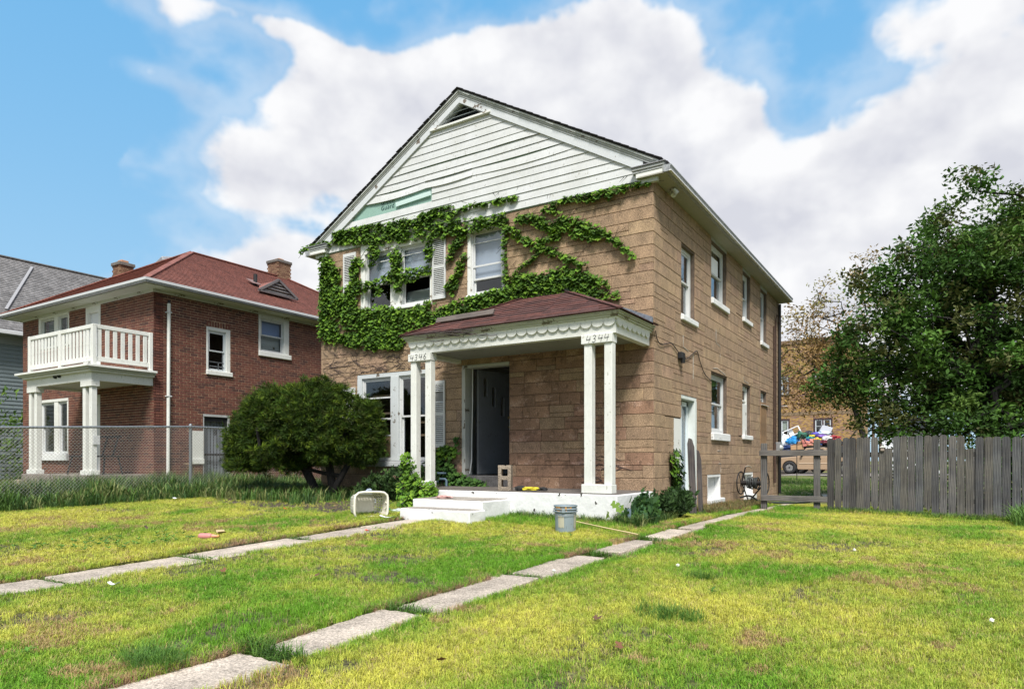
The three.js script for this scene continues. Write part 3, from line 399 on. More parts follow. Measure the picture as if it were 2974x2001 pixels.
// ---- side wall: windows, door, hatch, pipes ----
{
  const sw = () => sub('window', house, [0, 0, 0], Math.PI / 2), rv = M(C(0.22, 0.16, 0.12), 0.95, { map: T.grit });
  const sideWin = (x0, x1, y0, y1, sy0, o = {}) => { const w = sw(); reveal(w, x0, x1, y0, y1, 0.2, rv); sashUnit(w, x0 + 0.014, x1 - 0.014, y0, y1, { z: -0.13, fr: 0.075, ...o }); sill(w, x0 - 0.03, x1 + 0.07, sy0, y0, -0.14, 0.05); return w; };
  let w = sideWin(1.36, 2.14, 3.33, 4.57, 3.23, { meet: 0.52 });
  w = sideWin(3.18, 4.32, 3.99, 5.13, 3.87, { meet: 0.5 }); mesh('notice', boxGeo(3.3, 4.0, 4.58, 4.9, -0.105, -0.1), M(C(0.85, 0.85, 0.86), 0.5), w); mesh('head_board', boxGeo(3.18, 4.32, 5.13, 5.19, -0.13, 0.0), greyTrim, w);
  w = sideWin(5.67, 6.42, 4.05, 5.12, 3.95, { meet: 0.48 }); mesh('head_board', boxGeo(5.67, 6.42, 5.12, 5.19, -0.13, 0), greyTrim, w);
  w = sideWin(7.48, 8.22, 3.78, 5.1, 3.68, { meet: 0.5 }); mesh('head_board', boxGeo(7.48, 8.22, 5.1, 5.19, -0.13, 0), greyTrim, w);
  w = sideWin(3.195, 4.36, 1.35, 2.54, 1.2, { meet: 0.5 });
  w = sideWin(5.65, 6.43, 1.38, 2.54, 1.28, { meet: 0.7, lowerPane: false, mat: whitePeel }); mesh('infill_panel', boxGeo(5.7, 6.4, 1.4, 2.12, -0.16, -0.075, 0.004), whitePeel, w, 'white boarded lower half');
  w = sideWin(7.5, 8.2, 2.2, 2.54, 2.19, { meet: 0.5 }); mesh('plywood', boxGeo(7.47, 8.12, 1.16, 2.27, -0.03, 0.012, 0.003), woodM(C(0.42, 0.25, 0.12)), w, 'brown plywood sheet over the window');
  const base = (x0, x1, y0, y1) => { const b = sub('basement_window', house, [0, 0, 0], Math.PI / 2); mesh('infill', boxGeo(x0, x1, y0, y1, -0.2, -0.12), whiteBase, b); mesh('frame', new GB().box(x0, x0 + 0.05, y0 + 0.02, y1, -0.12, -0.002, 0.004).box(x1 - 0.05, x1, y0 + 0.02, y1, -0.12, -0.002, 0.004).box(x0 + 0.05, x1 - 0.05, y1 - 0.05, y1, -0.12, -0.004, 0.004).geo(), whiteBase, b); sill(b, x0 - 0.02, x1 + 0.05, y0 - 0.06, y0 + 0.05, -0.12, 0.08); };
  base(2.92, 3.85, 0.0, 0.524); base(5.79, 6.68, -0.04, 0.524);
  const d = sub('side_door', house, [0, 0, 0], Math.PI / 2);
  mesh('frame', new GB().box(1.36, 1.43, -0.12, 1.88, -0.14, -0.03, 0.004).box(2.13, 2.24, -0.12, 1.88, -0.14, 0.0, 0.004).box(1.36, 2.24, 1.88, 1.943, -0.14, -0.005, 0.004).geo(), M(C(0.74, 0.78, 0.78), 0.6, { map: T.paint }), d);
  mesh('panel', boxGeo(1.43, 2.13, -0.12, 1.88, -0.24, -0.2, 0.004), M(C(0.03, 0.12, 0.25), 0.5), d); mesh('storm_door', new GB().box(1.72, 1.78, -0.1, 1.86, -0.16, -0.13).box(2.05, 2.12, -0.1, 1.86, -0.16, -0.13).box(1.72, 2.12, -0.1, 0.1, -0.16, -0.13).box(1.72, 2.12, 1.78, 1.86, -0.16, -0.13).geo(), M(C(0.66, 0.72, 0.74), 0.5), d); mesh('pane', boxGeo(1.78, 2.05, 0.1, 1.78, -0.15, -0.146), glass, d); mesh('step', boxGeo(1.36, 2.24, -0.4, -0.12, -0.3, 0.25, 0.01), concrete, d);
  const hch = sub('wall_hatch', house, [0, 0, 0], Math.PI / 2); mesh('panel', boxGeo(0.97, 1.355, 0.55, 1.52, -0.1, -0.01, 0.004), whitePeel, hch); mesh('sill', boxGeo(0.96, 1.355, 0.42, 0.55, -0.1, 0.03, 0.008), whiteBase, hch);
  const pipe = (nm, z, r, y0, y1, m, x = r + 0.01) => mesh(nm, new GB().tube([V(x, y0, -z), V(x, y1, -z)], r, 8).geo(), m, house), rusty = M(C(0.09, 0.05, 0.035), 0.85, { map: T.metal });
  pipe('drain_pipe', 9.62, 0.04, -0.1, 5.1, blackIron); pipe('conduit', 9.2, 0.018, 1.3, 4.6, rusty); pipe('conduit', 8.98, 0.02, 0.9, 4.4, rusty); pipe('drain_pipe', 9.0, 0.035, 0.2, 1.25, rusty);
  mesh('conduit', new GB().tube([V(0.03, 4.6, -9.2), V(0.05, 4.75, -9.25), V(0.06, 4.72, -9.4), V(0.05, 4.55, -9.6)], 0.014, 6).geo(), rusty, house);
  const mt = sub('electric_meter', house, [0.09, 1.15, -9.35], Math.PI / 2); mesh('meter_box', boxGeo(-0.12, 0.12, -0.2, 0.15, -0.09, 0.03, 0.01), M(C(0.25, 0.25, 0.26), 0.6), mt); mesh('meter_dome', new GB().add(new THREE.SphereGeometry(0.08, 14, 8, 0, Math.PI * 2, 0, Math.PI / 2), placed(0, 0, 0.03, Math.PI / 2)).geo(), M(C(0.55, 0.56, 0.56), 0.3), mt);
  const jb = sub('black_lamp', house, [0, 0, 0]); mesh('lamp_body', new GB().box(0.0, 0.09, 2.53, 2.65, -1.31, -1.15, 0.015).add(new THREE.CylinderGeometry(0.05, 0.035, 0.09, 10), placed(0.07, 2.51, -1.23)).geo(), blackIron, jb);
  const wire = (pts, r = 0.008) => mesh('cable', new GB().tube(new THREE.CatmullRomCurve3(pts.map((p) => V(...p))).getPoints(24), r, 5).geo(), blackIron, house);
  wire([[0.02, 2.83, -0.05], [0.02, 2.71, -0.12], [0.02, 2.65, -0.28], [0.02, 2.7, -0.55], [0.02, 2.74, -0.8], [0.02, 2.66, -1.1], [0.03, 2.62, -1.2]]); wire([[0.03, 2.6, -1.26], [0.02, 2.58, -1.55], [0.02, 2.72, -1.95], [0.02, 2.8, -2.2], [0.02, 2.66, -2.35], [0.02, 2.45, -2.65], [0.02, 2.34, -3.15]]);
  // pale repair mortar squiggles
  const sq = M(C(0.72, 0.66, 0.58), 0.95, { map: T.grit }), patch = (pts) => mesh('mortar_patch', new GB().tube(pts.map((p) => V(0.001, p[1], -p[0])), 0.009, 5).geo(), sq, house);
  patch([[3.3, 2.62], [3.6, 2.65], [3.75, 2.63], [4.2, 2.58]]); patch([[2.02, 2.28], [2.02, 2.72], [1.95, 2.72]]); patch([[5.75, 2.7], [5.8, 2.62], [6.2, 2.6]]); patch([[3.5, 3.42], [3.5, 3.15], [3.8, 3.12], [3.8, 2.9]]); patch([[5.9, 0.66], [6.2, 0.68], [6.5, 0.64]]); patch([[3.6, 1.0], [3.85, 1.0]]); patch([[3.85, 0.56], [3.85, 0.74], [3.7, 0.74]]); patch([[1.45, 2.98], [1.45, 2.78], [1.75, 2.74]]);
}
// ================= the front porch (part of the block house) =================
{
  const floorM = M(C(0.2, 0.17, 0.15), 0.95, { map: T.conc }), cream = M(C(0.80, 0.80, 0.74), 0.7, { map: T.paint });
  // base with a worn concrete floor; slightly uneven painted render
  mesh('porch_base', boxGeo(-3.95, 0.0, -0.45, 0.322, -0.012, 1.4, 0.014), whiteBase, house);
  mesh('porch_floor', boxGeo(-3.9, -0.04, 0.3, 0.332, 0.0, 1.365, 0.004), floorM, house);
  { const r = rng(19), cm = M(C(0.12, 0.11, 0.1), 0.95, { map: T.conc }); [[-1.32, 0.06], [-0.32, 0.2], [-0.55, 0.32], [-0.25, -0.02], [-2.45, 0.3], [-0.9, 0.31], [-1.05, -0.03]].forEach(([x, y]) => { const g = new GB(), n = 7, P = []; for (let i = 0; i < n; i++) { const a = i / n * 6.28, q = 0.012 + r() * 0.03; P.push(V(x + Math.cos(a) * q * 0.8, y + Math.sin(a) * q * (0.6 + r() * 0.6), 1.4025)); } mesh('paint_chip', g.face(P, V(x, y, 1)).geo(), cm, house); }); }
  const step = (x0, x1, y0, y1, z0, z1) => { const s = sub('step', house); mesh('riser', boxGeo(x0, x1, y0, y1 - 0.004, z0, z1, 0.015), whiteBase, s); mesh('tread', boxGeo(x0 + 0.03, x1 - 0.04, y1 - 0.02, y1 + 0.004, z0, z1 - 0.03, 0.006), M(C(0.5, 0.44, 0.38), 0.95, { map: T.conc }), s); };
  step(-3.0, -1.72, -0.4, 0.1, 2.1, 2.5); step(-3.05, -1.75, -0.4, 0.22, 1.4, 2.15);
  // paired columns
  const digits = { 3: [[[0.1, 0.9], [0.45, 1], [0.75, 0.82], [0.55, 0.58], [0.3, 0.52]], [[0.3, 0.52], [0.7, 0.4], [0.72, 0.15], [0.4, 0], [0.05, 0.1]]], 4: [[[0.2, 1], [0.02, 0.42], [0.95, 0.48]], [[0.8, 0.85], [0.62, -0.08]]], 6: [[[0.7, 1], [0.3, 0.7], [0.1, 0.3], [0.35, 0], [0.7, 0.12], [0.72, 0.42], [0.4, 0.52], [0.14, 0.35]]] };
  const column = (x, text, dz) => {
    const c = sub('porch_column', house, [x, 0, 1.2]);
    for (const sx of [0.03, 0.345]) mesh('shaft', boxGeo(sx, sx + 0.122, 0.46, 2.47, 0, 0.122, 0.006), white, c);
    mesh('capital', boxGeo(-0.005, 0.475, 2.465, 2.592, -0.03, 0.15, 0.006), white, c); mesh('plinth', boxGeo(0, 0.47, 0.332, 0.462, -0.03, 0.155, 0.008), white, c);
    const g = new GB(), w = 0.072, h = 0.1; [...text].forEach((ch, i) => { for (const st of digits[ch]) for (let k = 0; k + 1 < st.length; k++) { const P = (q) => V(0.065 + dz + i * 0.094 + q[0] * w + q[1] * 0.014, 2.481 + i * 0.002 + q[1] * h, 0.151); g.bar(P(st[k]), P(st[k + 1]), 0.012, 0.003); } });
    mesh('house_number', g.geo(), inkM, c, 'black hand painted number ' + text);
  };
  column(-3.83, '4346', -0.02); column(-0.575, '4344', 0.01);
  // beam with a scalloped valance
  const beam = sub('porch_beam', house);
  mesh('beam', new GB().box(-3.82, -0.06, 2.592, 2.79, 1.2, 1.31, 0.004).box(-0.17, -0.06, 2.592, 2.79, 0.0, 1.2, 0.004).box(-3.82, -3.71, 2.592, 2.79, 0.0, 1.2, 0.004).geo(), white, beam);
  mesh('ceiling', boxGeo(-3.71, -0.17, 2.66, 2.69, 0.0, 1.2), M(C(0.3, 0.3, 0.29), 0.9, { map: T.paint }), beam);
  const sc = new THREE.Shape(); sc.moveTo(0, 0.045); sc.lineTo(0, 0); for (let i = 0; i <= 12; i++) { const t = Math.PI * (1 - i / 12); sc.lineTo(0.0885 + Math.cos(t) * 0.0865, -Math.sin(t) * 0.062); } sc.lineTo(0.177, 0.045); sc.closePath();
  const scG = new THREE.ExtrudeGeometry(sc, { depth: 0.03, bevelEnabled: false }), scg = new GB().add(scG).geo();
  for (let i = 0; i < 21; i++) { const m = mesh('scallop', scg, white, beam); m.position.set(-3.83 + i * 0.1797, 2.755, 1.311); }
  for (let i = 0; i < 7; i++) { const m = mesh('scallop', scg, white, beam); m.rotation.y = Math.PI / 2; m.position.set(-0.059, 2.755, 1.31 - i * 0.178); }
  const cor = (y0, y1, o, mat, nm) => mesh(nm, new GB().box(-3.82 - o, -0.06 + o, y0, y1, 1.2, 1.31 + o, 0.004).box(-0.17, -0.06 + o, y0, y1, 0.0, 1.2, 0.004).box(-3.82 - o, -3.71, y0, y1, 0.0, 1.2, 0.004).geo(), mat, beam);
  cor(2.79, 2.815, 0.035, cream, 'cornice'); cor(2.815, 2.845, 0.06, greenish, 'cornice'); cor(2.845, 2.87, 0.085, greenish, 'cornice'); cor(2.87, 2.892, 0.105, M(C(0.6, 0.6, 0.55), 0.7, { map: T.peel }), 'cornice');
  // hip roof, laid shingle by shingle
  const roof = sub('porch_roof', house), Lx = -3.94, Rx = 0.06, Fz = 1.43, y0 = 2.895, yt = 3.63, pl = -2.3, pr = -1.52;
  const dark = M(C(0.07, 0.04, 0.035), 0.95, { map: T.shing });
  mesh('deck', new GB().face([V(Lx, y0, Fz), V(Rx, y0, Fz), V(pr, yt, 0.0), V(pl, yt, 0.0)], V(-2, 0, 0)).face([V(Lx, y0, Fz), V(pl, yt, 0), V(Lx, y0, 0)], V(-2, 0, 0)).face([V(Rx, y0, Fz), V(pr, yt, 0), V(Rx, y0, 0)], V(-2, 0, 0)).geo(), dark, roof);
  const tone = tones([[0.17, 0.062, 0.05], [0.14, 0.055, 0.047], [0.2, 0.075, 0.06], [0.12, 0.052, 0.046], [0.155, 0.068, 0.06]].map((a) => C(...a)), M(C(1, 1, 1), 0.95, { map: T.shing })), r = rng(17);
  const slope = (A, B, P, Q, rows) => {                       // A-B eave, P-Q ridge above A and B
    const n = B.clone().sub(A).cross(P.clone().sub(A)).normalize(); if (n.y < 0) n.negate();
    for (let k = 0; k < rows; k++) {
      const t0 = k / rows - 0.012, t1 = (k + 1.25) / rows, a0 = A.clone().lerp(P, t0), b0 = B.clone().lerp(Q, t0), a1 = A.clone().lerp(P, Math.min(t1, 1)), b1 = B.clone().lerp(Q, Math.min(t1, 1)), L = b0.distanceTo(a0); if (L < 0.1) break;
      const du = b0.clone().sub(a0).normalize(), lo = a0.clone(), off = a1.clone().sub(a0), uA = off.dot(du), up = off.clone().addScaledVector(du, -uA), uB = b1.clone().sub(a0).dot(du);
      for (let x = -(k % 2) * 0.16 - r() * 0.04; x < L;) {
        const w = 0.3 + r() * 0.02, x0 = Math.max(x, 0), x1 = Math.min(x + w - 0.006, L); x += w; if (x1 - x0 < 0.03) continue;
        const q = (u, v, h) => { let uu = u; if (v) uu = clamp(u, uA, uB); return lo.clone().addScaledVector(du, uu).addScaledVector(up, v).addScaledVector(n, h); }, hi = 0.016 + r() * 0.005, c = q((x0 + x1) / 2, 0.5, -0.2), g = new GB({ ou: r() * 3, ov: r() * 3 });
        const l0 = q(x0, 0, hi), l1 = q(x1, 0, hi), h1 = q(x1, 1, 0.005), h0 = q(x0, 1, 0.005), d0 = q(x0, 0, 0.001), d1 = q(x1, 0, 0.001);
        g.face([l0, l1, h1, h0], c).face([l0, l1, d1, d0], c).face([l0, d0, h0], q(x1, 0.5, 0)).face([l1, d1, h1], q(x0, 0.5, 0));
        mesh('shingle', g.geo(), tone[Math.floor(r() * 5)], roof);
      }
    }
  };
  slope(V(Lx, y0, Fz), V(Rx, y0, Fz), V(pl, yt, 0), V(pr, yt, 0), 13); slope(V(Rx, y0, Fz), V(Rx, y0, 0), V(pr, yt, 0), V(pr, yt, -0.001), 13); slope(V(Lx, y0, 0), V(Lx, y0, Fz), V(pl, yt, -0.001), V(pl, yt, 0), 13);
  for (const [a, b] of [[V(Lx, y0, Fz), V(pl, yt, 0)], [V(Rx, y0, Fz), V(pr, yt, 0)]]) for (let i = 0; i < 9; i++) mesh('hip_cap', new GB().bar(a.clone().lerp(b, i / 9).add(V(0, 0.016, 0)), a.clone().lerp(b, (i + 1.12) / 9).add(V(0, 0.022, 0)), 0.11, 0.012).geo(), tone[i % 5], roof);
  const flash = M(C(0.25, 0.28, 0.33), 0.45, { metalness: 0.35, map: T.metal });
  mesh('flashing', new GB().prism([[pr, yt - 0.02], [0.0, y0 + 0.03], [0.0, y0 + 0.14], [pr, yt + 0.05]], 0.003, 0.06).geo(), flash, roof); mesh('flashing', boxGeo(pl - 0.1, pr, yt - 0.02, yt + 0.045, 0.003, 0.05), M(C(0.42, 0.42, 0.38), 0.7, { map: T.metal }), roof);
}
const looseBoard = thing('loose_board', 'grey weathered wooden board lying across the red porch roof', 'board'); mesh('plank', new GB({ swap: true }).box(-0.58, 0.58, -0.02, 0.02, -0.055, 0.055, 0.005).geo(), woodM(C(0.2, 0.165, 0.145)), looseBoard); looseBoard.position.set(-2.92, 3.2, 0.98); looseBoard.rotation.set(1.05, 0.03, -0.01);

// ================= climbing plants =================
function leafShape(lobes = 5, cut_ = 0.62) {                  // a lobed leaf hanging tip down, 1 m long, slightly folded
  const g = new GB(), pts = [], n = lobes * 2; for (let i = 0; i <= n; i++) { const t = -Math.PI * 0.86 + Math.PI * 1.72 * i / n, k = i % 2 ? 0.5 : (i === n / 2 + (n / 2) % 2 ? cut_ * 0.5 : 0.36); pts.push([Math.sin(t) * k * 1.0, -Math.cos(t) * k * 1.05]); }
  const P = pts.map(([x, y]) => V(x, y - 0.35, Math.abs(x) * 0.22 - y * y * 0.12)), c = V(0, -0.35, -0.02);
  for (let i = 0; i + 1 < P.length; i++) g.tri(c, P[i], P[i + 1]);
  return g.geo();
}
const ivyLeaf = leafShape(), ivyGreens = [[0.105, 0.215, 0.014], [0.075, 0.16, 0.012], [0.15, 0.27, 0.018], [0.05, 0.115, 0.012]].map((a) => C(...a));
const ivyMats = ivyGreens.map((c) => leafMat(c, 0.3)), ivyWhite = leafMat(C(1, 1, 1), 0.3), stemM = M(C(0.075, 0.05, 0.035), 0.9, { map: T.bark });
const stroke = (s) => s.split(' ').map((q) => q.split(',').map(Number));
function ivy(label, strokes, { side = false, at = 0, dens = 1350, size = 0.09, thick = 0.07, seed = 1, own = 300, greens = ivyGreens, group } = {}) {
  const t = thing('climbing_ivy', label, 'ivy', [0, 0, 0], 0, group), r = rng(seed), L = [], st = new GB();
  for (const s of strokes) {
    const P = stroke(s), line = [];
    for (let i = 0; i + 1 < P.length; i++) {
      const [x0, y0, r0_] = P[i], [x1, y1, r1_] = P[i + 1], r0 = r0_ * 0.98, r1 = r1_ * 0.98, len = Math.hypot(x1 - x0, y1 - y0), n = Math.ceil(len * (r0 + r1) * dens);
      line.push(onWall(side, at, x0, y0, 0.018)); if (i + 2 === P.length) line.push(onWall(side, at, x1, y1, 0.018));
      for (let k = 0; k < n; k++) { const f = r(), a = r() * 6.283, q = Math.sqrt(r()) * lerp(r0, r1, f), ex = 0.75 + vnoise(lerp(x0, x1, f) * 7, lerp(y0, y1, f) * 7, seed) * 0.55, u = lerp(x0, x1, f) + Math.cos(a) * q * ex, v = lerp(y0, y1, f) + Math.sin(a) * q * ex; if (vnoise(u * 6 + 9, v * 6, seed + 3) < 0.2 && r() < 0.8) continue; L.push([u, v, (0.02 + r() * thick * (1 - 0.5 * q / (lerp(r0, r1, f) + 0.01)))]); }
    }
    if (line.length > 1) { const c = new THREE.CatmullRomCurve3(line), pts = c.getPoints(line.length * 5); pts.forEach((p) => { p.y += (r() - 0.5) * 0.02; }); st.tube(pts, 0.007, 5, false); for (let k = 0; k < line.length * 2; k++) { const p = c.getPoint(r()), d = onWall(side, 0, (r() - 0.5) * 0.5, (r() - 0.4) * 0.4, 0); st.tube([p, p.clone().addScaledVector(d, 0.5).add(V(0, 0.01, 0)), p.clone().add(d)], 0.003, 4, false); } }
  }
  mesh('stem', st.geo(), stemM, t);
  const ms = L.map(([u, v, d]) => { const p = onWall(side, at, u, v, d), s = size * (0.45 + r() * 1.0); return placed(p.x, p.y, p.z, -(0.25 + r() * 0.95), (side ? Math.PI / 2 : 0) + (r() - 0.5) * 1.5, (r() - 0.5) * 1.1, s); });
  const cs = L.map(() => greens[Math.floor(r() * greens.length)].clone().multiplyScalar(0.75 + r() * 0.55));
  const k = Math.min(own, Math.floor(ms.length / 2)); for (let i = 0; i < k; i++) { const m = mesh('leaf', ivyLeaf, ivyMats[i % 4], t); m.applyMatrix4(ms[i]); }
  if (ms.length > k) copies('leaves', ivyLeaf, ivyWhite, ms.slice(k), cs.slice(k), t);
  return t;
}
ivy('broad green ivy covering the upper front wall around the windows', [
'-6.95,5.49,0.12 -6.38,5.44,0.17 -5.58,5.35,0.20 -5.00,5.32,0.22 -4.57,5.29,0.22 -4.47,5.18,0.19',
'-6.99,5.55,0.10 -6.49,5.54,0.05 -6.08,5.55,0.05 -5.65,5.54,0.04',
'-4.57,5.45,0.08 -4.31,5.45,0.07 -3.93,5.40,0.06 -3.78,5.42,0.05 -3.51,5.46,0.04 -3.10,5.43,0.04 -2.76,5.43,0.04 -2.44,5.41,0.04',
'-4.63,5.46,0.08 -4.31,5.55,0.04 -3.87,5.55,0.04',
'-4.37,5.18,0.12 -4.00,5.17,0.17 -3.54,5.11,0.14 -3.10,5.09,0.12 -2.74,5.10,0.12',
'-3.66,5.01,0.12 -3.81,4.81,0.12 -3.96,4.59,0.08',
'-3.63,4.57,0.08 -3.75,4.32,0.12 -3.90,4.09,0.12 -3.93,3.95,0.12',
'-5.94,5.23,0.17 -5.83,4.89,0.09 -5.90,4.77,0.06',
'-5.27,4.93,0.15 -5.27,4.62,0.13 -5.17,4.42,0.16 -4.73,4.44,0.11 -4.44,4.46,0.09',
'-4.44,5.05,0.09 -4.47,4.80,0.08 -4.42,4.59,0.05',
'-7.29,5.08,0.13 -7.15,4.92,0.22 -7.21,4.70,0.21 -7.26,4.43,0.17 -7.15,4.17,0.23 -6.79,4.03,0.25 -6.43,4.22,0.25 -6.38,4.49,0.14 -6.43,4.88,0.09 -6.18,4.91,0.11',
'-6.13,4.37,0.12 -5.70,4.36,0.11 -5.46,4.46,0.09 -5.30,4.53,0.09',
'-5.75,4.21,0.08 -5.67,4.14,0.04',
'-5.30,4.84,0.10 -5.25,4.59,0.11 -5.30,4.29,0.10 -5.16,4.13,0.05',
'-7.21,3.71,0.21 -7.02,3.47,0.19',
'-6.68,3.73,0.16 -6.18,3.67,0.25 -5.70,3.64,0.29 -5.35,3.68,0.20 -5.01,3.54,0.19 -4.67,3.57,0.23 -4.44,3.66,0.21',
'-6.58,3.30,0.14 -5.94,3.31,0.20 -5.46,3.31,0.24 -5.12,3.23,0.19',
'-8.03,5.39,0.05 -7.75,5.42,0.06 -7.47,5.43,0.09 -7.15,5.40,0.07',
'-7.32,3.51,0.14 -7.00,3.48,0.14 -6.49,3.28,0.14 -5.99,3.23,0.16 -5.51,3.23,0.20 -5.15,3.09,0.09',
'-4.53,3.43,0.25 -4.10,3.52,0.21 -3.69,3.57,0.24 -3.30,3.65,0.22 -2.73,3.70,0.19 -2.37,3.78,0.23',
'-2.94,3.72,0.10 -2.57,3.75,0.12 -2.30,3.90,0.23 -1.95,3.85,0.23 -1.61,3.85,0.21 -1.28,3.78,0.19 -0.96,3.65,0.18 -0.77,3.54,0.13 -0.65,3.43,0.08',
'-2.60,4.02,0.12 -2.44,4.03,0.11',
'-2.70,5.05,0.05 -2.71,4.78,0.03 -2.71,4.47,0.04 -2.71,4.16,0.03 -2.72,3.93,0.03',
'-2.66,4.94,0.04 -2.48,4.77,0.06 -2.24,4.59,0.08 -1.95,4.43,0.09 -1.69,4.32,0.05 -1.44,4.17,0.05 -1.15,4.04,0.03',
'-2.05,4.34,0.03 -2.26,4.24,0.03 -2.44,4.15,0.03',
'-2.09,4.59,0.04 -1.88,4.56,0.05 -1.69,4.58,0.06 -1.61,4.67,0.07',
'-2.48,5.04,0.07 -2.19,5.00,0.10 -1.95,4.87,0.12 -1.73,4.72,0.10 -1.61,4.82,0.10 -1.36,4.71,0.14 -1.12,4.61,0.12 -0.88,4.53,0.07 -0.65,4.37,0.05 -0.44,4.19,0.05 -0.35,4.08,0.03 -0.29,4.00,0.02',
'-1.36,4.58,0.07 -1.12,4.48,0.04 -0.98,4.41,0.03',
'-1.95,5.09,0.04 -1.78,5.09,0.07 -1.66,4.99,0.07',
'-1.79,5.15,0.04 -1.61,5.17,0.04 -1.31,5.16,0.07 -1.04,5.13,0.08 -0.81,5.11,0.08 -0.58,5.14,0.06 -0.28,5.15,0.04 -0.02,5.12,0.03',
'-7.3,5.05,0.13 -7.3,4.5,0.16 -7.3,4.0,0.16 -7.28,3.5,0.17', '-6.98,4.85,0.13 -6.95,4.3,0.15 -6.9,3.9,0.17', '-6.55,4.4,0.1 -6.5,3.95,0.14 -6.3,3.7,0.15', '-2.6,3.72,0.14 -1.9,3.78,0.15 -1.2,3.66,0.14'
], { seed: 5 });
ivy('bright green ivy climbing the left porch column beside the steps', ['-3.72,0.95,0.06 -3.72,0.7,0.09 -3.66,0.52,0.14 -3.6,0.38,0.2 -3.4,0.28,0.2 -3.2,0.24,0.12', '-3.75,0.42,0.2 -3.7,0.15,0.2 -3.4,0.15,0.2 -3.15,0.16,0.1', '-3.25,0.42,0.07 -3.12,0.38,0.06'], { at: 1.4, seed: 9, thick: 0.2, dens: 1400, size: 0.09, greens: [[0.15, 0.28, 0.025], [0.1, 0.22, 0.02], [0.19, 0.32, 0.03]].map((a) => C(...a)), own: 200 });
ivy('dark green ivy growing up the wall beside the open front door', ['-4.2,0.95,0.12 -4.0,1.0,0.16 -3.8,0.95,0.1', '-4.25,0.8,0.14 -4.1,0.7,0.2 -3.9,0.65,0.16', '-3.95,0.55,0.16 -3.75,0.47,0.15 -3.4,0.4,0.09 -3.1,0.37,0.06', '-3.8,1.15,0.05 -3.74,1.25,0.04'], { seed: 12, thick: 0.12, own: 150, greens: [[0.06, 0.14, 0.025], [0.045, 0.11, 0.02], [0.085, 0.18, 0.03]].map((a) => C(...a)) });
ivy('dark ivy climbing the side wall and hatch next to the old gate post', ['0.72,0.95,0.05 0.78,0.7,0.07 0.85,0.5,0.1 0.95,0.3,0.13 1.05,0.1,0.15', '0.9,1.0,0.05 0.97,0.8,0.06 1.02,0.6,0.09 1.1,0.4,0.12', '0.5,0.3,0.1 0.65,0.25,0.15 0.85,0.15,0.2 1.0,0.0,0.2', '1.3,0.3,0.06 1.2,0.1,0.1'], { side: true, seed: 14, thick: 0.12, own: 120, greens: [[0.04, 0.095, 0.02], [0.03, 0.075, 0.016], [0.06, 0.13, 0.024]].map((a) => C(...a)) });
{ // leafless vine tendrils over the lower wall and the porch cornice
  const t = thing('bare_vine', 'dead leafless brown vine tendrils spread over the wall above the lower window', 'vine'), g = new GB(), r = rng(21);
  for (let i = 0; i < 130; i++) { let x = -7.3 + r() * 3.6, y = 2.45 + r() * 0.65; if (x > -6.4 && x < -4.4) y = Math.max(y, 2.6); const pts = []; let a = r() < 0.5 ? r() * 0.7 - 0.2 : Math.PI - r() * 0.7 + 0.2; for (let k = 0; k < 9; k++) { pts.push(V(x, y, 0.006 + r() * 0.012)); x += Math.cos(a) * 0.055; y += Math.sin(a) * 0.045; a += (r() - 0.5) * 1.1; if (x < -7.4 || x > -3.75 || (y < 2.58 && x > -6.4 && x < -4.38)) break; } if (pts.length > 2) g.tube(pts, pts.map((_, k) => 0.0042 - k * 0.0003), 4, false); }
  for (let i = 0; i < 22; i++) { let x = -3.8 + r() * 1.3, y = 2.8 + r() * 0.09, z = 1.33 + (y - 2.72) * 0.4; const pts = []; for (let k = 0; k < 8; k++) { pts.push(V(x, y, z + 0.09 * (y > 2.78 ? 1 : 0))); x += 0.05 + r() * 0.05; y -= r() * 0.035 - 0.012; } g.tube(pts, 0.004, 4, false); }
  for (let i = 0; i < 14; i++) { let x = -1.3 + r() * 0.6, y = 0.4 + r() * 0.6; const pts = []; for (let k = 0; k < 7; k++) { pts.push(V(x, y, 0.008)); x += 0.06; y += (r() - 0.55) * 0.07; } g.tube(pts, 0.0035, 4, false); }
  mesh('tendrils', g.geo(), M(C(0.07, 0.05, 0.05), 0.9), t);
}
